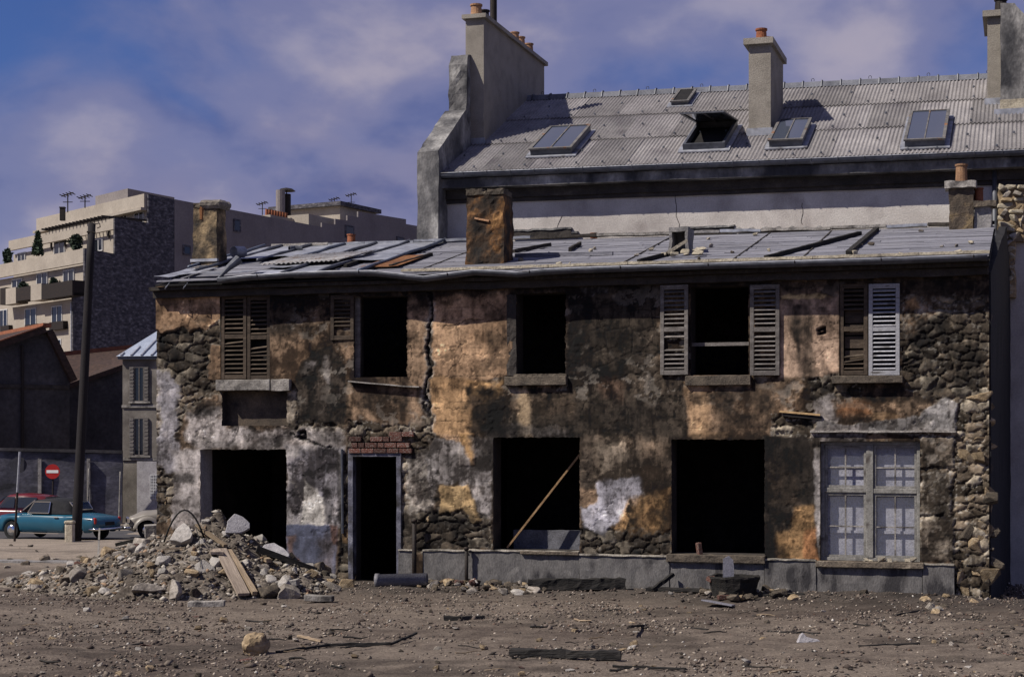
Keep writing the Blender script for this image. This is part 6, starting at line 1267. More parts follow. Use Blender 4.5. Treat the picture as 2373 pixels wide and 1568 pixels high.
def car(name, lab, pos, head, P):
    """x forward, y left; P: tables of belt height, half width, floor, wheel positions, cabin"""
    r = empty(name, pos, head); tag(r, lab, 'car'); L, wr = P['L'], P['wr']; xs = sorted(set(list(np.linspace(-L/2, L/2, 70)))); secs = []
    for x in xs:
        w = interp(x, P['hw']); top = interp(x, P['belt']); cr_ = interp(x, P['crown']); fl = interp(x, P['floor'])
        for xw in P['wheels']:
            dx = abs(x-xw); ra = wr+.055
            if dx < ra: fl = max(fl, wr+math.sqrt(ra*ra-dx*dx)*.95)
        fl = min(fl, top-.12); mid = fl+(top-fl)*.55
        half = [(w*.88, fl), (w*.985, fl+(mid-fl)*.25), (w, mid), (w*.985, top-(top-mid)*.25), (w*.93, top-.02), (w*.80, top+cr_*.45), (w*.4, top+cr_*.9)]
        secs.append([Vector((x, y, z)) for y, z in half] + [Vector((x, 0, top+cr_))] + [Vector((x, -y, z)) for y, z in half[::-1]])
    body = loft(secs, P['paint'], 'body', r)
    C = P['cab']; cm = P.get('cabmat', P['paint'])          # stations: x, half width low, half width top, z low, z top
    cs = []
    for x, wl, wt, zl, zt_ in C: cs.append([Vector((x, wl, zl)), Vector((x, wl*.5+wt*.5+.015, (zl+zt_)/2)), Vector((x, wt+.01, zt_-.05)), Vector((x, wt*.8, zt_-.012)), Vector((x, 0, zt_+.02)), Vector((x, -wt*.8, zt_-.012)), Vector((x, -wt-.01, zt_-.05)), Vector((x, -(wl*.5+wt*.5)-.015, (zl+zt_)/2)), Vector((x, -wl, zl))])
    cab = loft(cs, cm, 'soft_top' if 'cabmat' in P else 'cabin', r, smooth=True)
    for nm, quad in P['panes']:
        for sg in ((1, -1) if nm == 'side_window' else (1,)):
            q = [Vector((a, b*sg, c)) for a, b, c in quad]; n = (q[1]-q[0]).cross(q[2]-q[0]).normalized()
            cc = sum(q, Vector())/4; ctr = Vector((0, 0, cc.z)); n = n if n.dot(cc-ctr) > 0 else -n
            m = MB(); m.add([p+n*.03 for p in q]+[p-n*.01 for p in q], [(0,1,2,3),(7,6,5,4),(1,0,4,5),(2,1,5,6),(3,2,6,7),(0,3,7,4)]); m.build(nm, M_CARGLASS, r)
            if P.get('trim'):
                m = MB()
                for i in range(4): m.bar(q[i]+n*.03, q[(i+1) % 4]+n*.03, .03, .03)
                m.build('window_trim', M_CHROME, r)
    for xw in P['wheels']:
        for sg in (1, -1):
            y = interp(xw, P['hw'])*sg*.90; m = MB(); n = 20
            def ring(rad, yy): return [Vector((xw+rad*math.cos(2*math.pi*k/n), yy, wr+rad*math.sin(2*math.pi*k/n))) for k in range(n)]
            rings = [ring(wr*.6, y-.08*sg), ring(wr*.97, y-.08*sg), ring(wr, y-.04*sg), ring(wr, y+.04*sg), ring(wr*.95, y+.075*sg), ring(wr*.62, y+.07*sg)]
            vs = [v for q in rings for v in q]; m.add(vs, [(i*n+k, i*n+(k+1) % n, (i+1)*n+(k+1) % n, (i+1)*n+k) for i in range(5) for k in range(n)]+[tuple(range(n))]); wh = m.build('wheel', M_TYRE, r)
            m = MB(); rr = [ring(wr*.64, y+.06*sg), ring(wr*.5, y+.085*sg), ring(wr*.28, y+.10*sg)]; m.add([v for q in rr for v in q], [(i*n+k, i*n+(k+1) % n, (i+1)*n+(k+1) % n, (i+1)*n+k) for i in range(2) for k in range(n)]+[tuple(2*n+k for k in range(n))]); m.build('hubcap', P.get('hub', M_CHROME), wh)
    for x, z, w, bend in P['bumpers']:
        s = 1 if x > 0 else -1; m = MB(); m.tube([(x-s*bend, w, z), (x-s*.06, w*.93, z), (x, w*.6, z), (x, -w*.6, z), (x-s*.06, -w*.93, z), (x-s*bend, -w, z)], .05, 8); m.build('bumper', M_CHROME, r, smooth=True)
    for nm, x, y, z, sx, sy, sz, mt in P['lamps']:
        for sg in (1, -1): m = MB(); m.box(x-sx/2, x+sx/2, y*sg-sy/2, y*sg+sy/2, z-sz/2, z+sz/2); m.build(nm, mt, r, bevel=min(sx, sy, sz)*.25)
    for x0, x1, z0, z1 in P.get('strips', ()):
        for sg in (1, -1): m = MB(); m.bar((x0, interp(x0, P['hw'])*sg*1.0, z0), (x1, interp(x1, P['hw'])*sg*1.0, z1), .02, .028); m.build('trim_strip', M_CHROME, r)
    return r, body
M_TAIL = mat('tail_lamp_red', [(.3, (.25, .02, .015)), (.7, (.4, .03, .02))], scale=5, vary=0, rough=.2, bump=0, grain=0)
M_SOFT = mat('black_hood_cloth', [(.3, (.010, .010, .012)), (.7, (.022, .022, .026))], scale=6, vary=0, rough=.9)
cabrio = dict(L=4.5, wr=.31, wheels=(1.33, -1.32), paint=paint('petrol_blue_paint', (.012, .078, .128)), cabmat=M_SOFT, trim=True,
    hw=[(-2.25, .60), (-2.1, .74), (-1.4, .82), (0, .84), (1.4, .82), (2.05, .74), (2.25, .58)], belt=[(-2.25, .66), (-2.1, .80), (-1.2, .86), (.6, .87), (1.9, .80), (2.25, .62)], crown=[(-2.25, .0), (-1.9, .05), (-1.3, .07), (.7, .08), (1.8, .07), (2.25, .0)], floor=[(-2.25, .42), (-1.9, .27), (1.9, .25), (2.25, .38)],
    cab=[(-1.18, .70, .50, .90, .98), (-.85, .72, .60, .90, 1.34), (-.2, .74, .62, .90, 1.42), (.42, .74, .60, .90, 1.37), (.48, .74, .60, .90, 1.34)],
    panes=[('side_window', [(.62, .755, .92), (-.30, .765, .92), (-.30, .665, 1.30), (.40, .655, 1.30)]), ('windscreen', [(.98, .66, .93), (.98, -.66, .93), (.46, -.57, 1.33), (.46, .57, 1.33)]), ('rear_window', [(-1.15, .45, 1.02), (-1.15, -.45, 1.02), (-.92, -.48, 1.28), (-.92, .48, 1.28)])],
    bumpers=[(-2.32, .40, .74, .35), (2.32, .42, .72, .35)], lamps=[('tail_lamp', -2.13, .66, .68, .12, .10, .22, M_TAIL), ('headlamp', 2.14, .58, .66, .12, .2, .2, M_CHROME), ('wing_mirror', 1.0, .80, .97, .05, .10, .09, M_CHROME)], strips=[(2.0, -2.0, .73, .74), (.9, -.75, .24, .24)])
p = at(132, 1249, 58.5); p.z = gh(p.x, p.y)+.0; r, body = car('parked_car', 'petrol blue convertible with a black soft top parked behind the yard', p, R(180-24), cabrio)
m = MB(); m.box(-2.262, -2.245, -.25, .25, .52, .64); m.build('number_plate', M_TYRE, r); m = MB(); m.bar((-.55, .845, .79), (-.72, .845, .79), .03); m.build('door_handle', M_CHROME, r)
saloon = dict(cabrio); saloon.update(paint=paint('dark_red_paint', (.11, .012, .016)), trim=False); saloon.pop('cabmat')
saloon['cab'] = [(-1.55, .70, .56, .88, .95), (-1.1, .72, .60, .88, 1.40), (-.3, .74, .63, .88, 1.48), (.35, .74, .61, .88, 1.45), (.45, .74, .60, .88, 1.40), (1.0, .72, .62, .88, .93)]
saloon['panes'] = [('side_window', [(.72, .745, .94), (.02, .76, .94), (.02, .68, 1.36), (.42, .665, 1.36)]), ('side_window', [(-.05, .76, .94), (-.95, .75, .94), (-.9, .66, 1.34), (-.05, .68, 1.36)]), ('windscreen', [(.99, .62, .96), (.99, -.62, .96), (.52, -.56, 1.37), (.52, .56, 1.37)]), ('rear_window', [(-1.50, .5, 1.0), (-1.50, -.5, 1.0), (-1.16, -.5, 1.34), (-1.16, .5, 1.34)])]
p = at(58, 1236, 66.0); p.z = gh(p.x, p.y); car('parked_car', 'dark red saloon parked on the far side of the blue convertible', p, R(180-14), saloon)
beetle = dict(L=4.0, wr=.32, wheels=(1.2, -1.2), paint=paint('grey_beige_paint', (.20, .18, .155), .4), hub=M_CHROME,
    hw=[(-2.0, .45), (-1.7, .62), (-.9, .66), (.8, .66), (1.6, .56), (2.0, .38)], belt=[(-2.0, .60), (-1.6, .85), (-1, .98), (.6, .95), (1.2, .90), (1.75, .76), (2.0, .48)], crown=[(-2, .0), (-1, .1), (.6, .08), (1.4, .10), (2, .0)], floor=[(-2, .40), (-1.5, .26), (1.6, .26), (2, .36)],
    cab=[(-1.35, .55, .42, .9, 1.02), (-.8, .62, .52, .9, 1.40), (-.1, .64, .54, .9, 1.50), (.35, .64, .52, .9, 1.44), (.48, .63, .5, .9, 1.38), (.82, .62, .54, .9, .96)],
    panes=[('side_window', [(.55, .65, .98), (-.6, .66, .98), (-.5, .575, 1.38), (.38, .57, 1.38)]), ('windscreen', [(.84, .54, 1.0), (.84, -.54, 1.0), (.50, -.47, 1.37), (.50, .47, 1.37)])],
    bumpers=[(2.05, .40, .62, .3), (-2.05, .42, .62, .3)], lamps=[('headlamp', 1.86, .55, .66, .12, .18, .2, M_CHROME), ('tail_lamp', -1.8, .6, .62, .1, .1, .16, M_TAIL)])
p = at(420, 1240, 60.0); p.z = gh(p.x, p.y); r, body = car('parked_car', 'grey-beige rounded small car half hidden by the corner of the burnt house', p, R(180+14), beetle)
for xw in (1.2, -1.2):                           # separate bulging wings
    for sg in (1, -1):
        secs = []
        for k in range(13):
            a = math.pi*k/12; x0 = xw+.50*math.cos(a); z0 = .32+.50*math.sin(a); x1 = xw+.38*math.cos(a); z1 = .32+.36*math.sin(a)
            secs.append([Vector((x1, .56*sg, z1)), Vector((x0, .56*sg, z0)), Vector((x0, .70*sg, z0-.02)), Vector((xw+.46*math.cos(a), .78*sg, .32+.44*math.sin(a))), Vector((x1, .79*sg, z1))])
        loft(secs, beetle['paint'], 'wing', r)
# ------------------------------------------------------------------ rubble heap, debris, gravel
lob = []                                    # u, d, height, reach left, right, front, back
for px, py, d, rl, rr, rf, rb in ((500, 1206, -.9, 2.3, 1.9, 2.7, 1.6), (360, 1250, -.8, 2.2, 1.6, 2.3, 1.5), (640, 1290, -.9, 1.6, 1.3, 2.1, 1.2), (220, 1305, -.7, 1.7, 1.4, 1.6, 1.6)):
    u, z = RF.on_d(px, py, d); x, y = RF.w(u, d).xy; lob.append((u, d, z-gh(x, y), rl, rr, rf, rb))
def heap(x, y):
    u, d = RF.loc(x, y); h = 0.0
    for lu, ld, lh, rl, rr, rf, rb in lob:
        a = (u-lu)/(rr if u > lu else rl); b = (d-ld)/(rf if d < ld else rb); q = math.hypot(a, b)
        if q < 1: h = max(h, lh*(1-q)**1.05*(1+.25*(q)))
    if h > 0: h *= 1+.30*mnoise.noise(Vector((x*1.9, y*1.9, 3)))+.12*mnoise.noise(Vector((x*6, y*6, 1)))
    return h
def surf(x, y): return gh(x, y)+heap(x, y)
def hit(px, py, y0=17.0, y1=34.0):
    a = (px-CX)/F; b = (HOR-py)/F; y = y0
    while y < y1:
        if CZ+b*y <= surf(a*y, y): return Vector((a*y, y, surf(a*y, y)))
        y += .04
    return Vector((a*y1, y1, CZ+b*y1))
def build_heap():
    us = np.arange(-9.8, -2.2, .055); ds = np.arange(-3.9, 1.0, .055); V = []; 
    for d in ds:
        for u in us:
            p = RF.w(u, d); h = heap(p.x, p.y); n = .05*mnoise.noise(Vector((u*5, d*5, 7)))+.035*mnoise.noise(Vector((u*13, d*13, 9))) if h > .02 else 0
            V.append((p.x, p.y, gh(p.x, p.y)+(h+n if h > .0 else -.15)))
    nx = len(us); i = np.arange(nx*len(ds)).reshape(len(ds), nx); Q = np.stack([i[:-1, :-1], i[:-1, 1:], i[1:, 1:], i[1:, :-1]], -1).reshape(-1, 4); V = np.array(V)
    me = np_mesh('rubble_mound', V, Q); n = fbm(V[:, 0]*3, V[:, 1]*3, 5, 5); n2 = fbm(V[:, 0]*14, V[:, 1]*14, 15, 3); k = np.clip(.5+2.2*(n-.5)+1.2*(n2-.5), 0, 1)[:, None]
    set_albedo(me, np.array([.06, .049, .04])*(1-k)+np.array([.19, .162, .135])*k); o = link('rubble_mound', me, attr_mat('plaster_dust', bump=1, bscale=24, scale=20, amt=.5)); tag(o, 'grey mound of plaster dust and small rubble in front of the garage opening', 'rubble', kind='stuff')
build_heap()
CHK = {}
for key, mt in (('g', M_STONE), ('w', M_STONE_W), ('l', mat('pale_rubble', [(0.3, (0.24, 0.22, 0.20)), (0.6, (0.36, 0.335, 0.31)), (0.8, (0.46, 0.44, 0.41))], scale=4, bump=.8, bscale=18, vary=.3)), ('d', M_STONE_D), ('r', M_BRICK)):
    CHK[key] = []
    for i in range(9): me = chunk_mesh('broken_block', 200+i, 18, 1, 1, 1, .8); me.materials.append(mt); CHK[key].append(me)
def block_at(name, p, s, key, lab, cat, group=None, flat=(.6, 1.0), rnd=random, sink=.3, tilt=.45):
    sx, sy, sz = s*rnd.uniform(.8, 1.5), s*rnd.uniform(.7, 1.1), s*rnd.uniform(*flat)
    o = link(name, rnd.choice(CHK[key])); o.scale = (sx, sy, sz); o.location = (p.x, p.y, p.z+sz*(.5-sink)); o.rotation_euler = (rnd.uniform(-tilt, tilt), rnd.uniform(-tilt, tilt), rnd.uniform(0, 6.28)); tag(o, lab, cat, group); return o
rnd = random.Random(12); n = 0; tries = 0
LAB_H = 'angular lump of broken masonry in the rubble heap by the garage opening'
while n < 250 and tries < 6000:
    tries += 1; u = rnd.uniform(-9.4, -2.6); d = rnd.uniform(-3.8, .1); p = RF.w(u, d); h = heap(p.x, p.y)
    front = h > .015
    if not front: continue
    if h > .75 and rnd.random() < .35: continue
    z = rnd.random(); s = rnd.uniform(.17, .30) if z < .14 else (rnd.uniform(.10, .18) if z < .55 else rnd.uniform(.055, .10))
    if u < -7.6: s *= .7
    p.z = surf(p.x, p.y); key = rnd.choice('ggllwwgd' if rnd.random() < .96 else 'r')
    zone = 'on the car-side tail of' if u < -7.2 else ('near the crest of' if h > .55 else ('on the doorway flank of' if u > -4.1 else ('along the front foot of' if d < -2.4 else 'halfway up')))
    size = 'large' if s > .17 else ('fist-sized' if s > .10 else 'small'); hue = dict(g='grey', l='pale', w='tan', d='sooty', r='brick-red')[key]
    block_at('rubble_block', p, s, key, f'{size} {hue} masonry lump {zone} the rubble heap', 'rubble', f'{size} {hue} lumps {zone} the rubble heap', rnd=rnd); n += 1
def special(name, px, py, w, h, dd, key, lab, cat, rot=(0, 0, 0), seed=0, lift=.5):
    p = hit(px, py); sc = F/p.y; me = CHK[key][seed % 9]; o = link(name, me); o.scale = (w/sc, dd/sc, h/sc); o.location = (p.x, p.y, p.z+h/sc*(lift-.15)); o.rotation_euler = rot; tag(o, lab, cat); return o
def slab_obj(name, px, py, w, h, th, mt, lab, cat, rot, pts=None):
    p = hit(px, py); sc = F/p.y; w, h, th = w/sc, h/sc, th/sc; poly = pts or [(-.5, -.5), (.15, -.5), (.5, -.22), (.48, .05), (.2, .36), (-.16, .5), (-.42, .1)]
    m = MB(); m.prism([(a*w, b*h) for a, b in poly], lambda a, b, t: (a, t, b), -th/2, th/2); o = m.build(name, mt, None, bevel=.008, rough=(.12, .008, 8)); o.location = (p.x, p.y, p.z+h*.42); o.rotation_euler = rot; tag(o, lab, cat); return o
slab_obj('masonry_fragment', 551, 1236, 56, 46, 22, M_LIMEPL, 'big smooth grey-violet slab propped on top of the rubble heap', 'rubble', (R(-14), R(3), R(8)))
slab_obj('masonry_fragment', 352, 1240, 34, 28, 26, CHK['l'][0].materials[0], 'squared pale block at the upper left of the rubble heap', 'rubble', (R(4), R(-6), R(14)), [(-.5, -.5), (.5, -.5), (.46, .45), (-.47, .5)])
slab_obj('masonry_fragment', 425, 1262, 46, 52, 20, CHK['l'][0].materials[0], 'pale pitted slab under the upper end of the planks', 'rubble', (R(-35), R(12), R(-6)))
slab_obj('masonry_fragment', 478, 1406, 84, 16, 30, M_SILL, 'long narrow kerb-like stone lying at the front foot of the heap', 'rubble', (0, R(-2), R(4)), [(-.5, -.5), (.5, -.45), (.5, .4), (-.48, .5)])
slab_obj('masonry_fragment', 665, 1358, 54, 16, 36, CHK['l'][0].materials[0], 'flat pinkish stone resting on a boulder at the right end of the heap', 'rubble', (0, R(-4), R(-5)), [(-.5, -.4), (.5, -.5), (.48, .5), (-.45, .4)])
slab_obj('masonry_fragment', 668, 1386, 56, 34, 40, M_STONE, 'rough brown boulder under the flat pinkish stone', 'rubble', (R(10), 0, R(10)))
slab_obj('masonry_fragment', 740, 1392, 66, 15, 30, M_SILL, 'long flat stone nearest the foot of the blue-grey dado', 'rubble', (0, R(3), R(-6)), [(-.5, -.5), (.5, -.4), (.48, .5), (-.5, .45)])
slab_obj('masonry_fragment', 345, 1372, 78, 20, 34, M_STONE, 'flat purplish slab with a pale edge at the left foot of the heap', 'rubble', (R(-20), R(5), R(10)))
slab_obj('masonry_fragment', 407, 1385, 26, 48, 18, M_STONE, 'upright grey stone leaning at the front of the heap', 'rubble', (R(-12), R(-10), R(-20)))
slab_obj('masonry_fragment', 640, 1292, 70, 30, 20, M_LIMEPL, 'lilac plaster slab sliding towards the garage doorway', 'rubble', (R(-30), R(18), R(-8)))
slab_obj('masonry_fragment', 655, 1275, 14, 36, 20, M_STONE_W, 'narrow upright brown stone by the jamb of the garage opening', 'rubble', (0, R(4), R(20)), [(-.5, -.5), (.5, -.5), (.4, .45), (-.3, .5)])
# planks on the heap
def plank(name, a, b, w, th, mt, lab, la=.06, lb=.06, cat='plank'):
    A = hit(*a)+Vector((0, -.05, la)); B = hit(*b)+Vector((0, -.05, lb)); m = MB(); sc = F/((A.y+B.y)/2); c = (A+B)/2; ln = (B-A).length; m.box(-ln/2, ln/2, -w/sc/2, w/sc/2, -th/sc/2, th/sc/2)
    o = m.build(name, mt, None, rough=(.2, .006, 5)); x = (B-A).normalized(); y = Vector((0, 0, 1)).cross(x).normalized(); z = x.cross(y); M = Matrix((x, y, z)).transposed(); o.rotation_euler = M.to_euler(); o.location = c; tag(o, lab, cat); return o
M_PL1 = mat('raw_grey_plank', [(0.3, (0.17, 0.135, 0.11)), (0.55, (0.29, 0.235, 0.19)), (0.75, (0.40, 0.33, 0.27))], scale=4, stretch=(.25, 5, 5), bump=.5, bscale=26, vary=.1)
plank('plank', (440, 1212), (504, 1312), 26, 6, M_PL1, 'broad grey-brown plank running down the heap from its top', .24, .20)
plank('plank', (512, 1300), (566, 1386), 28, 7, M_PL1, 'broad lower plank ending at the foot of the heap', .17, .06)
plank('plank', (532, 1296), (592, 1384), 12, 10, M_WOOD, 'narrow yellowish batten beside the broad lower plank', .14, .06)
plank('plank', (444, 1216), (624, 1322), 11, 8, M_WOOD, 'long thin batten slanting across the heap towards the wall', .26, .16)
plank('plank', (457, 1236), (524, 1278), 10, 6, M_WOOD, 'short batten lying close under the long thin one', .14, .10)
plank('plank', (596, 1284), (733, 1328), 16, 14, M_CHAR, 'charred beam lying along the right flank of the heap', .08, .05)
plank('plank', (270, 1268), (325, 1256), 14, 8, M_CHAR, 'dark short timber on the left shoulder of the heap', .06, .06)
plank('plank', (255, 1280), (305, 1272), 12, 6, M_CHAR, 'second dark timber below it on the left shoulder', .04, .04)
plank('plank', (378, 1281), (430, 1279), 3, 3, M_WOOD, 'thin stick lying level halfway up the heap', .05, .05, 'stick')
plank('plank', (228, 1318), (232, 1276), 4, 4, M_SILL, 'thin upright stake stuck in the left end of the heap', .02, .45, 'stick')
p0 = at(380, 1242, 27.9); q0 = at(474, 1212, 27.9); p0.z = min(p0.z, surf(p0.x, p0.y)+.03); q0.z = min(q0.z, surf(q0.x, q0.y)+.03); m = MB(); mid = at(432, 1181, (p0.y+q0.y)/2); P = [p0+Vector((0, 0, .02))]
for t in np.linspace(.12, .88, 9): a = p0.lerp(q0, t); P.append(a+Vector((0, 0, (mid.z-(p0.z+q0.z)/2)*math.sin(math.pi*t)**.8)))
P.append(q0+Vector((0, 0, .02))); m.tube(P, .016, 6); o = m.build('hose', M_TYRE, None, smooth=True); tag(o, 'black hose arching over the top of the heap', 'hose')
m = MB(); W_ = [(378, 1217, .1), (405, 1213, .14), (430, 1215, .18), (445, 1224, .22), (455, 1245, .2), (463, 1275, .2), (465, 1300, .14), (466, 1318, .06)]; m.tube([hit(a, b+4)+Vector((0, -.06, c)) for a, b, c in W_], .006, 5); o = m.build('wire', M_TYRE, None); tag(o, 'thin bent wire trailing down over the planks', 'wire')
m = MB(); P = [RF.on_d(x, y, -.03) for x, y in ((600, 668), (660, 680), (720, 690), (780, 688), (830, 682))]; m.tube([RF.w(q[0], -.06, q[1]) for q in P], .005, 4); o = m.build('cable', M_TYRE); tag(o, 'thin cable drooping along the wall under the eave', 'cable')
# plank leaning in the ground-floor window
a = RF.on_d(1176, 1268, .20); b = RF.on_d(1343, 1052, .30); m = MB(); m.bar(RF.w(a[0], .20, a[1]), RF.w(b[0], .34, b[1]), .07, .03); o = m.build('plank', mat('brown_lath', [(.3, (.20, .12, .06)), (.7, (.36, .23, .12))], scale=5, vary=0), None); tag(o, 'long thin brown plank leaning diagonally inside the black ground-floor window', 'plank')
# ---- along the foot of the wall
def gpt(px, py): p = ground_at(px, py); return p
def foot(px, d, up=0.0):
    u = RF.on_d(px, 1372, d)[0]; p = RF.w(u, d); p.z = .085*float(sstep(-2.0, -.2, np.array(d)))+up; return p
a, b = foot(870, -.75), foot(990, -.6); b.z += .05; m = MB(); r_ = .105; A = a+Vector((0, .0, r_-.01)); B = b+Vector((0, 0, r_-.04)); m.tube([A, A.lerp(B, .08), A.lerp(B, .081), B], [r_*1.12, r_*1.12, r_, r_], 18, False)
bm_ = m.bm(); bmesh.ops.solidify(bm_, geom=bm_.faces[:], thickness=.015); me = bpy.data.meshes.new('drain_pipe'); bm_.to_mesh(me); bm_.free(); me.polygons.foreach_set('use_smooth', [True]*len(me.polygons)); o = link('drain_pipe', me, mat('grey_pipe', [(.3, (.10, .10, .115)), (.7, (.17, .165, .18))], scale=4, vary=0, rough=.6)); tag(o, 'grey drain pipe lying on the ground by the doorstep', 'pipe')
def timber(name, x0, y0, x1, y1, w, h, mt, lab, cat='timber', lift=0, lb=0):
    A, B = (gpt(x0, y0), gpt(x1, y1)) if y0 > 10 else (foot(x0, y0), foot(x1, y1)); sc = F/A.y; A.z += h/sc/2+lift; B.z += h/sc/2+lift+lb; m = MB(); c = (A+B)/2; ln = (B-A).length; m.box(-ln/2, ln/2, -w/sc/2, w/sc/2, -h/sc/2, h/sc/2); o = m.build(name, mt, None, rough=(.08, .026 if 'log' in name or 'beam' in name else .010, 7)); x = (B-A).normalized(); y = Vector((0, 0, 1)).cross(x).normalized(); z = x.cross(y); o.rotation_euler = Matrix((x, y, z)).transposed().to_euler(); o.location = c; tag(o, lab, cat); return o
timber('burnt_beam', 1225, -.75, 1448, -.30, 26, 26, M_CHAR, 'thick black charred beam lying along the plinth under the broken window')
timber('burnt_plank', 1512, -.5, 1560, -.15, 8, 8, M_CHAR, 'black stick propped up against the plinth left of the drum', 'stick', 0, .22)
timber('burnt_plank', 1500, -.35, 1640, -.4, 30, 7, M_CHAR, 'flat black board lying beside the burnt drum')
timber('burnt_plank', 1690, -.85, 1862, -.45, 26, 5, M_CHAR, 'dark flat board lying behind the slates')
timber('burnt_log', 1184, 1520, 1440, 1526, 18, 18, M_CHAR, 'long charred log lying alone on the open dirt')
timber('burnt_plank', 1028, 1437, 1066, 1437, 12, 10, M_CHAR, 'short charred stub beside a burnt stick on the dirt')
timber('burnt_plank', 1068, 1437, 1122, 1434, 10, 9, M_CHAR, 'burnt stick lying end to end with a charred stub')
timber('burnt_plank', 1560, 1452, 1640, 1462, 8, 5, M_CHAR, 'thin dark board lying flat amid the scattered stones')
timber('stick', 690, 1474, 745, 1487, 5, 5, M_WOOD, 'pale splintered stick on the dirt behind the boulder', 'stick')
timber('stick', 752, 1497, 905, 1494, 7, 7, M_CHAR, 'long dark stick right of the lone boulder', 'stick')
timber('stick', 905, 1494, 965, 1478, 5, 5, M_CHAR, 'thin dark twig bending up from the long stick', 'stick', 0, .05)
timber('stick', 640, 1513, 760, 1497, 6, 6, M_CHAR, 'dark curved root-like stick left of the charred log', 'stick')
timber('stick', 1500, 1450, 1458, 1476, 6, 5, M_CHAR, 'broken dark stick pointing up from the gravel', 'stick', 0, .12)
timber('stick', 1780, 1466, 1900, 1470, 6, 5, M_CHAR, 'dark stick beside the pale triangular scrap', 'stick')
timber('stick', 1990, 1500, 2130, 1494, 7, 6, M_CHAR, 'dark stick on the dirt in front of the glazed window', 'stick')
timber('stick', 1420, 1545, 1590, 1552, 6, 5, M_CHAR, 'slim charred stick in the near dirt', 'stick')
timber('stick', 250, 1508, 330, 1492, 5, 5, M_CHAR, 'dark forked twig in the dirt below the left end of the heap', 'stick')
timber('stick', 275, 1513, 232, 1505, 4, 4, M_CHAR, 'small dark twig crossing the forked one', 'stick')
timber('stick', 2060, 1430, 2130, 1424, 4, 4, M_CHAR, 'thin arched twig before the quoin stones', 'stick', 0, .05)
timber('stick', 2225, 1437, 2330, 1444, 5, 5, M_CHAR, 'dark stick near the tarred end wall', 'stick')
# burnt drum with a slate standing on it
p = foot(1700, -.62, -.02); sc = F/p.y; r = wroot('burnt_drum', p); m = MB(); R_ = 58/sc; hh = 47/sc; m.lathe(p, [(R_*.86, -.02), (R_*.9, hh*.3), (R_*.98, hh*.75), (R_*1.04, hh*.9), (R_*1.02, hh), (R_*.85, hh*.99), (R_*.8, hh*.8)], 22, False); wb(m, 'shell', M_CHAR, r, rough=(.10, .022, 5)); m = MB(); m.lathe(p+Vector((0, 0, hh*.8)), [(R_*.84, 0), (R_*.3, .05), (.01, .06)], 18, False); wb(m, 'ash_fill', M_CHAR, r); tag(r, 'squat black burnt drum standing before the plinth', 'drum')
m = MB(); w2 = 12.5/sc; h2 = 54/sc; m.prism([(-w2, 0), (w2, 0), (w2*1.02, h2*.55), (w2*.9, h2*.82), (w2*.1, h2), (-w2*.95, h2*.86)], lambda a_, b_, t_: (p.x-.10+a_, p.y-.16+t_+b_*.08, p.z+hh*.86+b_), 0, .02); o = m.build('roof_slate', mat('violet_slate', [(.3, (.14, .14, .17)), (.7, (.21, .205, .24))], scale=3, vary=.1, rough=.7), None); tag(o, 'pointed grey slate standing upright on the burnt drum', 'slate')
M_SLATE = MATS['violet_slate']
for k, (px, py, w, h, lab) in enumerate(((1690, 1381, 56, 22, 'blue-grey slate lying flat at the foot of the drum'), (1735, 1392, 44, 20, 'second flat slate overlapping the gravel in front of the drum'), (1655, 1379, 30, 14, 'small slate shard left of the drum'), (1665, 1402, 60, 18, 'dull slate slab half buried before the drum'))):
    q = gpt(px, py); sc = F/q.y; m = MB(); m.prism([(-.5*w/sc, -.25), (.4*w/sc, -.22), (.5*w/sc, .2), (-.3*w/sc, .24)], lambda a_, b_, t_: (a_, b_, t_), 0, .02); o = m.build('roof_slate', M_SLATE, None); o.location = q+Vector((0, 0, .03)); o.rotation_euler = (R(8), R(-4+3*k), R(k*23)); tag(o, lab, 'slate')
def brick_at(loc, rot, lab, mt=M_BRICK):
    o = link('loose_brick', bmesh_b); o.location = loc; o.scale = (.20, .10, .065); o.rotation_euler = rot; tag(o, lab, 'brick')
q = RF.on_d(1621, 1284, -.02); b_ = RF.w(q[0], -.05, q[1]+.09); brick_at(b_, (0, R(82), R(20)), 'orange-faced brick standing on end on the burnt window sill')
q = foot(1678, -1.1); brick_at(q+Vector((0, 0, .03)), (0, 0, R(12)), 'brick lying flat against the burnt drum'); q = foot(1650, -.75); brick_at(q+Vector((0, 0, .25)), (R(20), 0, R(50)), 'half-buried brick beside the drum and the small slate')
slab_obj('stone_scrap', 1775, 1386, 16, 20, 14, M_CREAM, 'small cream wedge of stone leaning by the rusty stain', 'rubble', (0, R(-18), 0), [(-.5, -.5), (.5, -.5), (.1, .5), (-.3, .4)])
p = gpt(592, 1514); sc = F/p.y; b_ = bmesh.new(); bmesh.ops.create_icosphere(b_, subdivisions=4, radius=1)
for v in b_.verts:
    n_ = v.co.normalized(); q_ = n_*(1+.22*mnoise.noise(n_*1.6+Vector((3, 1, 2)))+.10*mnoise.noise(n_*4)+.05*mnoise.noise(n_*10)); m_ = max(abs(q_.x), abs(q_.y), abs(q_.z)); q_ = q_*(.8+.2/m_); v.co = Vector((q_.x*31/sc*(1.0 if q_.z < .2 else .86), q_.y*26/sc, q_.z*29/sc))
me = bpy.data.meshes.new('boulder'); b_.to_mesh(me); b_.free(); me.materials.append(M_STONE_W); o = link('boulder', me); o.location = p+Vector((0, 0, 22/sc)); o.rotation_euler = (R(8), R(-6), R(25)); tag(o, 'lone tan boulder standing in the foreground dirt', 'boulder')
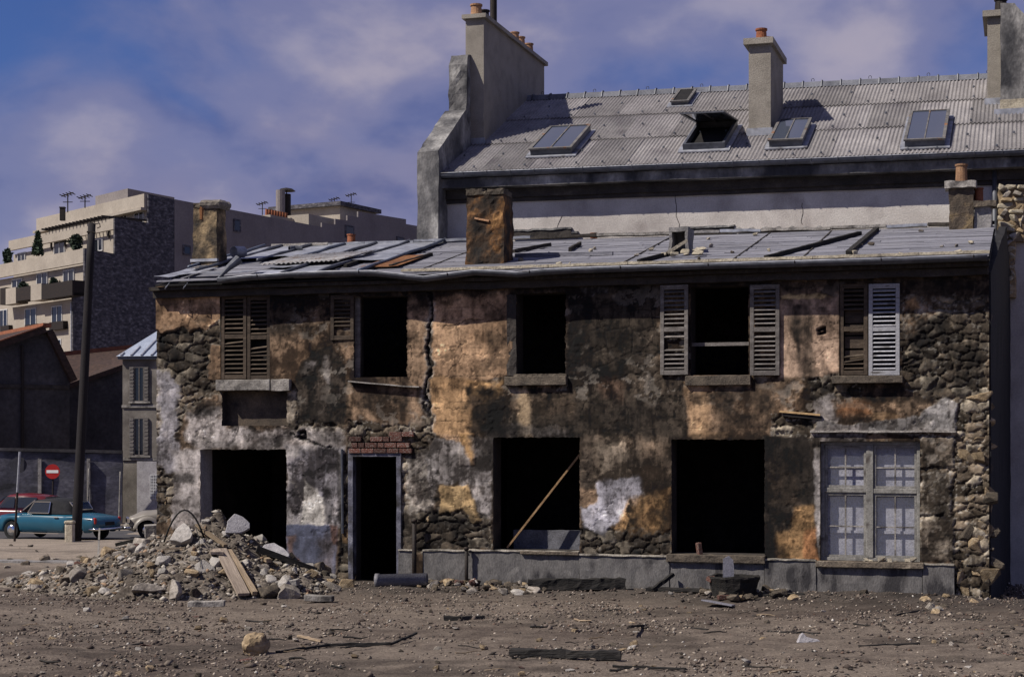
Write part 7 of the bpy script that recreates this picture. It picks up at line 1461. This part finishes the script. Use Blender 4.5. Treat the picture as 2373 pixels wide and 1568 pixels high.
slab_obj('metal_scrap', 1872, 1490, 60, 26, 24, M_LIMEPL, 'pale triangular scrap lying in the foreground dirt', 'scrap', (R(-20), 0, R(6)), [(-.5, -.5), (.5, -.5), (.35, -.2), (-.1, .1), (-.25, .5)])
# ash and scraps heaped against the plinth
rnd = random.Random(5)
for k in range(96):
    px = rnd.choice((rnd.gauss(1060, 45), rnd.gauss(1190, 40), rnd.gauss(1700, 60), rnd.uniform(1000, 2200))); d_ = -.15-1.1*rnd.random()**1.4; p = foot(px, d_, .03); key = rnd.choice('dddlwg'); hue = dict(d='burnt black', l='pale', w='tan', g='grey')[key]
    where = 'below the broken window with the leaning plank' if px < 1350 else ('around the burnt drum' if 1560 < px < 1830 else ('below the bare stretch between the broken windows' if px < 1560 else 'below the glazed window'))
    block_at('debris_lump', p, rnd.uniform(.06, .19), key, f'{hue} debris lump in the ash {where}', 'debris', f'{hue} lumps {where}', (.35, .7), rnd)
for k in range(5):
    p = foot(1045+k*14+rnd.uniform(-8, 8), rnd.uniform(-.6, -.25)); o = link('tile_shard', CHK['r'][k]); o.scale = (.14, .10, .08); o.location = p+Vector((0, 0, .06)); o.rotation_euler = (.4*k, .3, k); o.data = o.data.copy(); o.data.materials.clear(); o.data.materials.append(M_BRICK); tag(o, 'red tile shard in the black debris at the foot of the short iron post', 'tile', 'red shards by the short iron post')
# quoin stones fallen at the right corner
for k in range(26):
    px = rnd.uniform(2130, 2330); py = rnd.uniform(1384, 1425); p = gpt(px, py); block_at('fallen_stone', p, rnd.uniform(.08, .26), (key := rnd.choice('wwwgd')), f"{dict(w='tan', g='grey', d='sooty')[key]} stone fallen at the foot of the crumbling stone corner", 'stone', f"{dict(w='tan', g='grey', d='sooty')[key]} stones fallen from the corner", (.5, .8), rnd)
# stones on the open yard
for k in range(90):
    py = 1400+170*rnd.random()**1.3; px = rnd.uniform(-10, 2380); p = gpt(px, py)
    if heap(p.x, p.y) > .02: continue
    block_at('yard_stone', p, rnd.uniform(.035, .11), (key := rnd.choice('gglwwdd')), f"small {dict(w='tan', g='grey', d='dark', l='whitish')[key]} stone lying loose on the open dirt of the yard", 'stone', f"small {dict(w='tan', g='grey', d='dark', l='whitish')[key]} stones scattered over the yard", (.4, .8), rnd)
for k in range(16):
    p = gpt(rnd.uniform(0, 235), rnd.uniform(1262, 1330)); block_at('yard_stone', p, rnd.uniform(.08, .22), rnd.choice('dgd'), 'dark clod on the sandy ground between the heap and the blue car', 'stone', 'clods on the sandy ground by the cars', (.4, .7), rnd)
q = gpt(105, 1302); block_at('yard_block', q, .33, 'd', 'squared dark block alone on the sandy ground by the cars', 'stone', None, (.5, .6), rnd, .15, .05)
for k in range(44):
    px = rnd.uniform(0, 2370); py = 1412+150*rnd.random(); A = gpt(px, py)
    if heap(A.x, A.y) > .02: continue
    ln = rnd.uniform(.10, .38); an = rnd.uniform(-.5, .5); th = rnd.uniform(.006, .016); m = MB(); P = [Vector((A.x+ln*t*math.cos(an), A.y+ln*t*math.sin(an)*1.5, A.z+th+.025*abs(math.sin(t*3+k)))) for t in (0, .35, .7, 1)]; m.tube(P, [th, th*.9, th*.8, th*.4], 5)
    key = rnd.choice('ccw'); o = m.build('twig', M_CHAR if key == 'c' else M_WOOD); tag(o, f"small {'blackened' if key == 'c' else 'pale dry'} twig lying on the dirt of the yard", 'twig', f"{'blackened' if key == 'c' else 'pale'} twigs on the yard")
for k in range(40):
    p = gpt(rnd.uniform(0, 2370), 1420+150*rnd.random())
    if heap(p.x, p.y) > .02: continue
    key = rnd.choice('lwdr'); o = link('plaster_flake', CHK[key][k % 9]); s_ = rnd.uniform(.04, .11); o.scale = (s_*1.6, s_, s_*.22); o.location = p+Vector((0, 0, s_*.1)); o.rotation_euler = (rnd.uniform(-.3, .3), rnd.uniform(-.3, .3), rnd.uniform(0, 6)); hue = dict(l='whitish', w='tan', d='sooty', r='red')[key]; tag(o, f'thin flat {hue} flake lying on the dirt of the yard', 'flake', f'flat {hue} flakes on the yard')
# pebbles and grit: nobody could count them
def grit(name, n, area, smin, smax, lab, seed, power=2.2, onheap=False, cols=None):
    g = np.random.default_rng(seed); x0, x1, y0, y1 = area
    Y = y0+(y1-y0)*g.random(n); X = (x0+(x1-x0)*g.random(n))*(Y/20.0 if not onheap else 1)
    if onheap:
        P = [RF.w(a, b) for a, b in zip(x0+(x1-x0)*g.random(n), y0+(y1-y0)*g.random(n))]; X = np.array([p.x for p in P]); Y = np.array([p.y for p in P]); Z = np.array([surf(a, b) for a, b in zip(X, Y)]); ok = np.array([heap(a, b) > .01 for a, b in zip(X, Y)]); X, Y, Z = X[ok], Y[ok], Z[ok]; n = len(X)
    else:
        t = np.maximum(0, np.minimum(Y, 62)-29); Z = -1.08*.03*t*t/(t+3)
        Z = Z + 0.10*(fbm(X*.35, Y*.35, 3, 3)-.5) + 0.055*(fbm(X*1.7, Y*1.7, 11, 4)-.5)
        gu, gd = (X-RF.ox)*RF.c + (Y-RF.oy)*RF.s, -(X-RF.ox)*RF.s + (Y-RF.oy)*RF.c
        Z = Z + sstep(-2.0, -.2, gd)*sstep(-7.5, -6, gu)*sstep(9.5, 8.2, gu)*(0.085 + 0.10*(fbm(X*1.3, Y*1.3, 31, 4)-.5))
        w = fbm(X*.8, Y*1.3, 99, 4); keep = (g.random(n) < sstep(.38, .62, w)*.9+.1+.5*sstep(-1.6, -.4, gd)) & ((gd < -.1) | (gu < -6.6) | (gu > 7.8)); X, Y, Z = X[keep], Y[keep], Z[keep]; n = len(X)
    S = smin+(smax-smin)*g.random(n)**power
    base = np.array([(1, 0, 0), (-1, 0, 0), (0, 1, 0), (0, -1, 0), (0, 0, 1), (0, 0, -1)], float)
    V = base[None]*(.6+.8*g.random((n, 6, 1)))*np.stack([S*(.7+g.random(n)), S*(.7+.7*g.random(n)), S*(.45+.5*g.random(n))], -1)[:, None, :]*.5
    V = V+.12*S[:, None, None]*(g.random((n, 6, 3))-.5); a = g.random(n)*6.28; c, s = np.cos(a)[:, None], np.sin(a)[:, None]
    tx = (g.random(n)-.5)[:, None]*.9; V[..., 2] = V[..., 2]+tx*V[..., 0]
    vx = V[..., 0]*c-V[..., 1]*s; vy = V[..., 0]*s+V[..., 1]*c; V = np.stack([vx+X[:, None], vy+Y[:, None], V[..., 2]+Z[:, None]+S[:, None]*.12], -1)
    T = np.array([(0, 2, 4), (2, 1, 4), (1, 3, 4), (3, 0, 4), (2, 0, 5), (1, 2, 5), (3, 1, 5), (0, 3, 5)]); Fq = (T[None]+6*np.arange(n)[:, None, None]).reshape(-1, 3)
    pal = np.array(cols or [(.10, .08, .07), (.16, .13, .11), (.22, .18, .145), (.05, .045, .042), (.34, .29, .24), (.13, .085, .065), (.45, .42, .38)]); pr = np.array([.24, .24, .18, .16, .09, .06, .03]); pr = pr[:len(pal)]/pr[:len(pal)].sum()
    C = pal[g.choice(len(pal), n, p=pr)]*(.7+.6*g.random((n, 1))); me = np_mesh(name, V.reshape(-1, 3), Fq); set_albedo(me, np.repeat(C, 6, 0)); o = link(name, me, attr_mat(name+'_surface', bump=.3, bscale=60, scale=40, amt=.3)); tag(o, lab, 'gravel', kind='stuff')
grit('gravel', 42000, (-7.2, 7.2, 16.5, 28.4), .008, .05, 'loose grit and pebbles covering the trampled yard', 3)
grit('earth_clods', 4200, (-7.2, 7.2, 16.5, 28), .03, .10, 'crumbly dark clods of earth strewn over the yard', 4, 3.0, False, [(.075, .058, .05), (.12, .095, .08), (.05, .042, .038), (.17, .14, .115)])
grit('rubble_chips', 9000, (-9.6, -2.6, -3.9, .2), .02, .11, 'chips of plaster and stone covering the rubble heap', 6, 2.0, True, [(.17, .145, .12), (.25, .22, .19), (.11, .092, .075), (.06, .05, .043), (.36, .33, .29), (.22, .15, .10)])
